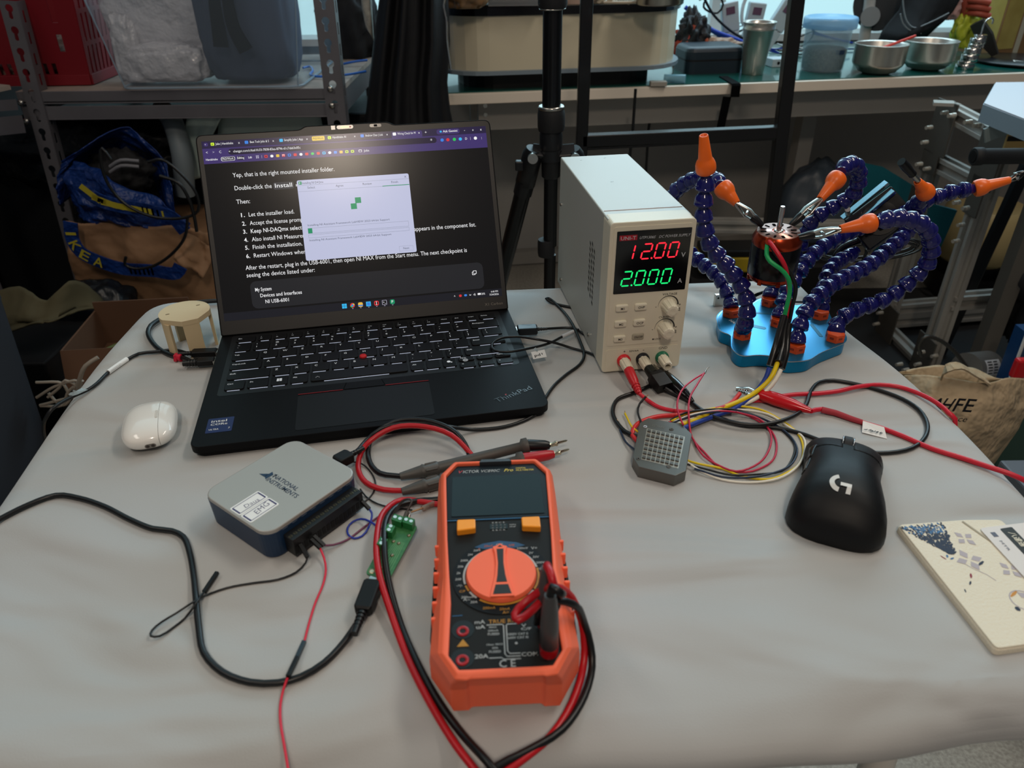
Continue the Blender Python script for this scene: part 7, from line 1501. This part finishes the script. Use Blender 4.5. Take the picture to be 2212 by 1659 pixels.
Lt = Vector((Lb.x, Lb.y, atY(2030, 222, FY).z)); Rt = Vector((Rb.x, Rb.y, atY(2140, 290, FR_).z))
prof(Lb, Lt); prof(Rb, Rt, .022)
D_ = (Rb-Lb).normalized(); ext = .12
prof(Lt-V(0, 0, .02), Rt-V(0, 0, .02)+D_*ext, nm='top_beam', sq=(0, 0, 1)); mid = Lt.z-.155; prof(V(Lt.x, Lt.y, mid), V(Rt.x, Rt.y, mid), nm='middle_beam', sq=(0, 0, 1)); prof(Lb+V(0, 0, .02), Rb+V(0, 0, .02), nm='bottom_beam', sq=(0, 0, 1))
nn = V(D_.y, -D_.x, 0); nn = nn if nn.y < 0 else -nn
for z in (.05, .09): prof(V(Lb.x, Lb.y, z), V(Lb.x+1.0, Lb.y+.15, z), nm='cross_beam', sq=(0, 0, 1))
prof(V(Rb.x, Rb.y, .24), V(Rb.x+.7, Rb.y+.1, .24), nm='cross_beam', sq=(0, 0, 1)); prof(V(Lb.x-.7, Lb.y+.16, .32), V(Lb.x, Lb.y+.1, .32), nm='rear_beam', sq=(0, 0, 1))
def plate(c, w_, h_, th=.004): 
    M = Matrix((D_.to_4d(), V(0, 0, 1, 0), nn.to_4d(), V(0, 0, 0, 1))).transposed(); M[3] = (0, 0, 0, 1); M = Matrix.Translation(c+nn*.024) @ M
    prt(t, iv, G().box((0, 0, 0), (w_, h_, th), M=M), 'joint_plate', PLT, bevel=.001)
    return M
for c, w_, h_ in ((Lt+D_*.03+V(0, 0, -.06), .10, .14), (Rt+V(0, 0, -.06), .10, .14), (V(Lt.x, Lt.y, mid)+D_*.02, .08, .06), (V(Rt.x, Rt.y, mid-.02), .06, .10), (Lb+V(0, 0, .06)+D_*.04, .10, .12), (Rb+V(0, 0, .06), .09, .14), (V(Lt.x, Lt.y, .42)+V(0, 0, 0), .06, .12)): plate(c, w_, h_)
for u, v in ((2046, 243), (2063, 249), (2098, 263), (2117, 270), (2013, 275), (2003, 307), (1991, 354), (2008, 364), (2073, 437), (2092, 449), (2082, 485), (2071, 520), (1906, 675), (1898, 699), (1908, 744), (1918, 757), (1948, 786), (1988, 786), (1996, 760), (1962, 798), (2024, 768), (2014, 794)):
    f = (v-240)/560; y = (FY if u < 2060-150*f else FR_)-.05; p = atY(u, v, y); d = V(-.9, -.25, 0)
    prt(t, iv, G().cyl(p, p+d*.010, .0058, n=14).cyl(p+d*.010, p+d*.020, .0050, n=14), 'bolt', mat('bolt_bright', '#e0d9cc', .25, .6))
prt(t, iv, G().tube([atY(2016, 222, FY-.06), atY(2060, 224, FY-.08)], (.004, .02), 4, sq=(0, 0, 1)), 'top_bracket', ALU)
# grey board and its corner bracket
b0 = atY(2112, 262, 1.62)
t = thing('machine_table', 'white topped grey board jutting in from the right edge over the metal frame', 'panel', tuple(b0)); iv = wl(t)
z0 = b0.z; g = G(); P = [atY(2112, 262, 1.62), atY(2135, 224, 1.85), atY(2330, 222, 1.85), atY(2330, 330, 1.30)]; P = [(p.x, p.y) for p in P]; P = [P[0], P[3], P[2], P[1]]
g.prism(P, z0, z0+.034); g2 = prt(t, iv, g, 'board', mat('board_grey', '#8696a2', .5), bevel=.001)
prt(t, iv, G().prism([(x+.002*(1 if i in (0, 3) else -1), y) for i, (x, y) in enumerate(P)], z0+.034, z0+.037), 'white_top', mat('board_white', '#c6cbd6', .45))
prt(t, iv, G().tube([atY(2153, 268, 1.58), atY(2155, 297, 1.58)], (.026, .003), 4, sq=(1, 0, 0)), 'rounded_tab', mat('tab_grey', '#7c8a8c', .5), bevel=.002)
# support under the panel so it stands on something
prt(t, iv, G().box((atY(2330, 300, 1.60).x+.04, 1.70, z0/2), (.04, .04, z0)), 'support_post', PLT)
t = thing('handle_bar', 'black round foam handle entering from the right edge', 'handle', tuple(atY(2150, 338, 1.40))); iv = wl(t)
a = atY(2102, 338, 1.40); b = atY(2330, 336, 1.40); prt(t, iv, G().tube([a, a.lerp(b, .01), a.lerp(b, .08), a.lerp(b, .085), b], [.0150, .0165, .0165, .0145, .0145], 24), 'grip', mat('foam_black', '#101216', .7)); prt(t, iv, G().cyl(a, a+(a-b).normalized()*.001, .011), 'grip_end', BLK)
# dark leaning tube and right dark machine
t = thing('dark_column', 'thick dark leaning column behind the metal frame on the right', 'column', tuple(atY(2060, 690, 1.95).xy)+(0,)); iv = wl(t)
a = atY(2230, 330, 1.95); b = atY(2082, 650, 1.95); d = b-a; e_ = a+d*(a.z/-d.z); prt(t, iv, G().tube([a-d*.3, e_], (.012, .014), 4, sq=(0, 1, 0)), 'column_tube', mat('navy_black', '#0d0f14', .5), bevel=.003)
simple(lump((1.42, 1.72, .34), (.15, .12, .20), 91, .3), 'dark_cloth', 'dark crumpled cloth at the right edge below the handle', 'cloth', mat('cloth_dark', '#14161b', .85))
# yellow warning strip on the far machine
t = thing('warning_sign', 'yellow and black striped sign under the grey board at the right edge', 'sign', tuple(atY(2195, 318, 1.5))); iv = wl(t)
M = Matrix.Translation(atY(2205, 312, 1.60)); prt(t, iv, G().box((0, 0, 0), (.07, .006, .045), M=M), 'sign_plate', mat('sign_tan', '#caa563', .5)); g = G(); g.box((0, -.004, .013), (.07, .002, .010), M=M); g.cyl((.025, -.004, -.008), (.025, -.0045, -.008), .012, n=24, M=M); prt(t, iv, g, 'black_marks', BLK)
# teal panels and cream cylinder behind the frame
TE = mat('teal_board', '#0b5a66', .5)
for k, (P, y, lab) in enumerate((([(1862, 352), (1910, 362), (1985, 408), (1968, 500), (1900, 570), (1868, 500)], 2.35, 'dark teal board behind the flexible arms, left piece'), ([(2010, 440), (2068, 455), (2030, 540), (2000, 520)], 1.98, 'dark teal board strip just behind the metal frame'))):
    Q = [atY(u, v, y) for u, v in P]; g = G(); n_ = len(Q); g.rings([Q[::-1], [p+V(0, .012, 0) for p in Q[::-1]]]); simple(g, 'teal_board', lab, 'board', TE)
t = thing('cream_canister', 'cream plastic canister with black band standing behind the metal frame', 'canister', tuple(atY(2030, 700, 2.12).xy)+(0,)); iv = wl(t)
cc = atY(2070, 640, 2.36); t.location = (cc.x, 2.36, 0); 
z2_ = atY(2050, 455, 2.36).z
G().lathe([(.10, .15), (.125, .17), (.125, max(.3, z2_)), (.11, max(.32, z2_+.02))], 40).build('body', mat('cream_dim', '#a8966a', .55), t); zq = atY(2030, 600, 2.36).z; G().lathe([(.1265, zq-.03), (.1265, zq+.04)], 40, cap=(False, False)).build('black_band', BLK, t)
G().lathe([(.09, 0), (.09, .15)], 24).build('stand', BLK, t)
zs = atY(1930, 352, 2.5).z; simple(lump((1.06, 2.50, zs/2), (.15, .10, zs/1.9), 95, .10), 'grey_sack', 'dull grey plastic sack on the floor behind the metal frame', 'sack', mat('sack_grey', '#3c4650', .4), base=None)
# yellow box on floor behind the power supply
p = atY(1575, 560, 2.15); t = thing('yellow_case', 'yellow and black case on the floor seen between the arms', 'case', (p.x, p.y, p.z-.05)); G().box((0, 0, .05), (.20, .10, .05)).build('case_body', mat('case_yellow', '#a08a1c', .5), t, bevel=.006); G().box((0, 0, .085), (.19, .095, .022)).build('case_lid', BLK, t, bevel=.004)
G().box((0, .02, -t.location.z/2), (.24, .12, t.location.z)).build('case_base', mat('base_dark2', '#1b1b1d', .7), t)
o = simple(G().prism(rrect(0, 0, 1.1, .75, .02), 0, .012), 'floor_darkener', 'dark sheet added to darken the floor beneath the metal frame', 'dark sheet', mat('sheet_dark', '#1c1c1d', .8)); o.location = (1.15, 2.05, 0)  # sheet added to darken the bright floor here
# floor clutter near the frame
simple(lump((.78, 1.80, .06), (.16, .10, .07), 99, .25), 'black_cloth_heap', 'black cloth heap on the floor by the foot of the metal frame', 'cloth', MATS['cloth_black'])
# silver motor with spiral hose
t = thing('silver_motor', 'round silver motor with printed label lying behind the tote bag', 'motor', tuple(atY(2110, 800, 1.62)), .0); iv = wl(t)
a = atY(2085, 800, 1.62); b = atY(2132, 786, 1.62); dd = V(.75, .35, -.15).normalized(); c = atY(2110, 795, 1.62)
prt(t, iv, G().cyl(c-dd*.045, c+dd*.045, .042, n=40), 'housing', mat('motor_grey', '#8b8a88', .35, .7), bevel=.003)
fwd = (CAM-c).normalized(); q = c+fwd*.0; M = Matrix.Translation(c) @ frame(dd)
g = G(); 
for ang in range(8): 
    pass
lb = G(); vs = []; 
for i in range(2):
    for k in range(7): a_ = k*.16; vs.append((i, a_))
ref = M.inverted() @ (c+(fwd-dd*fwd.dot(dd)).normalized()); th0 = math.atan2(ref.y, ref.x)
lb.add([M @ V(.0425*math.cos(th0+.1+(a_-.5)), .0425*math.sin(th0+.1+(a_-.5)), -.028+.058*i) for i, a_ in vs], [(k, k+1, k+8, k+7) for k in range(6)]); prt(t, iv, lb, 'motor_label', mat('label_pale', '#b9bcc0', .4))
g = G()
for r_ in range(5):
    for k in range(2): a_ = th0+.1+(-.36+.17*r_); g.strip([M @ V(.0428*math.cos(a_), .0428*math.sin(a_), -.022+.024*k), M @ V(.0428*math.cos(a_), .0428*math.sin(a_), -.004+.022*k)], .003, M.to_3x3() @ V(math.cos(a_), math.sin(a_), 0))
prt(t, iv, g, 'label_print', BLK)
Q = catmull([atY(1990, 770, 1.60), atY(1986, 745, 1.60), atY(2000, 728, 1.60), atY(2030, 735, 1.60), atY(2062, 760, 1.60), atY(2088, 792, 1.60)], .004)
o = simple(G().tube(Q, [.0055 if i % 2 else .0042 for i in range(len(Q))], 10), 'spiral_hose', 'black and silver spiral wrapped hose arching to the silver motor', 'hose', mat('hose_steel', '#4c4a46', .35, .6))
# tote bag with printed letters
TO = mat('canvas_tan', '#b59f80', .85, bump=1.6, bs=16, noise=.25, ns=6)
t = thing('canvas_tote', 'tan canvas tote bag with black lettering standing on the floor at the right', 'tote bag', (.98, 1.30, 0)); iv = wl(t)
ty = 1.18
ZF = lambda u, y=ty: V(atY(u, 1000, y).x, y, .004)
P = [[atY(1955, 812, ty+.05), atY(2020, 812, ty), atY(2080, 820, ty-.01), atY(2130, 828, ty-.02), atY(2175, 818, ty), atY(2216, 818, ty+.04)],
     [atY(1940, 860, ty+.03), atY(2010, 865, ty-.03), atY(2070, 870, ty-.04), atY(2130, 870, ty-.04), atY(2180, 880, ty-.02), atY(2216, 885, ty+.03)],
     [atY(1930, 930, ty+.03), atY(2000, 930, ty-.05), atY(2060, 930, ty-.06), atY(2120, 930, ty-.06), atY(2165, 935, ty-.02), atY(2200, 925, ty+.04)],
     [atY(1920, 1010, ty+.02), atY(1990, 1010, ty-.05), atY(2050, 1020, ty-.06), atY(2110, 1020, ty-.05), atY(2140, 1000, ty-.01), atY(2160, 980, ty+.04)],
     [ZF(1950)+V(-.02, .03, 0), ZF(2000)+V(0, -.05, 0), ZF(2050)+V(0, -.05, 0), ZF(2100)+V(0, -.04, 0), ZF(2130)+V(0, 0, 0), ZF(2150)+V(0, .04, 0)]]
prt(t, iv, fold_sheet(P, 48, 60, .0035, 12, (2.5, 3.5)), 'front_panel', TO, solid=.002)
P2 = [[p+V(0, .14-.5*abs(i-2.5)/2.5*.1, 0) for i, p in enumerate(r)] for r in P]; P2[0] = [atY(1955, 806, ty+.07), atY(2020, 806, ty+.10), atY(2060, 796, ty+.12), atY(2110, 800, ty+.12), atY(2150, 815, ty+.10), atY(2216, 815, ty+.07)]
prt(t, iv, fold_sheet(P2, 40, 30, .007, 13, (2.5, 3.5)), 'back_panel', TO, solid=.002)
Q = catmull([atY(2035, 815, ty), atY(2045, 796, ty-.02), atY(2070, 790, ty-.02), atY(2105, 808, ty-.02), atY(2135, 826, ty-.02)], .008); prt(t, iv, G().tube(Q, (.010, .0015), 4, sq=(0, 0, 1)), 'handle', TO)
g = G()
def onbag(u, v): return atY(u, v, ty-.080)
for s, u0, v0, h_, w_, sh in (('A', 1998, 886, .0275, .026, .3), ('H', 2026, 887, .0275, .025, .3), ('F', 2056, 888, .0280, .017, .1), ('E', 2078, 889, .0280, .018, .05), ('ence', 2046, 909, .0125, .036, .15)):
    p = onbag(u0, v0); q = onbag(u0+60, v0+4); ex = (q-p).normalized(); g.text(s, p, ex, V(.06, .0, 1), h_, w_, 'L', 0, sh, .014)
prt(t, iv, g, 'bag_lettering', mat('ink_black'))
# things at the right border
t = thing('blue_folder', 'blue thin case with white edge standing at the far right border', 'case', tuple(atY(2195, 800, 1.5).xy)+(0,)); iv = wl(t)
p = atY(2212, 740, 1.5); q = atY(2178, 830, 1.5); d = (q-p); f = p+d*(p.z/-d.z); prt(t, iv, G().tube([p+V(.03, 0, 0)-d*.2, f+V(.03, 0, 0)], (.05, .028), 4, sq=(0, 1, 0)), 'case_body', mat('folder_blue', '#123a66', .4)); prt(t, iv, G().tube([p-d*.2, f], (.004, .002), 4, sq=(1, 0, 0)), 'white_edge', WHITE)
prt(t, iv, G().box(tuple(atY(2203, 795, 1.42)), (.03, .02, .05)), 'red_latch', REDB, bevel=.006)
q = atY(2190, 868, 1.25); o = simple(G().box((0, 0, q.z/2), (.20, .07, q.z)), 'green_bin', 'dark green plastic box at the right border beside the tote bag', 'box', mat('green_dark', '#24443c', .5), bevel=.008); o.location = (q.x+.11, 1.285, 0)
t = thing('grey_box', 'grey box lid with white letters below the table edge at the right border', 'box', (.62, .60, 0)); z = atY(2160, 985, .95).z
c = atY(2152, 985, 1.0); z = c.z; G().box((c.x+.14-.62, .86-.60, z/2), (.28, .26, z)).build('box_body', mat('box_grey', '#5b6068', .5), t, bevel=.004)
g = G(); g.text('ME', (c.x+.075-.62, .86-.60+.05, z+.001), EX, EY, .03, None, 'L'); g.build('lid_print', WHITE, t)
# red brown stool edge below the front of the table
t = thing('red_stool', 'dark red seat edge peeking out below the table front', 'stool', (.03, .10, 0)); G().prism(rrect(0, 0, .16, .15, .03), .44, .47, inset=.004, iz=.004).build('seat', mat('stool_red', '#7a2018', .5), t)
for sx in (-1, 1):
    for sy in (-1, 1): G().tube([(sx*.05, sy*.05, .44), (sx*.07, sy*.07, 0)], .01, 10).build('leg', BLK, t)
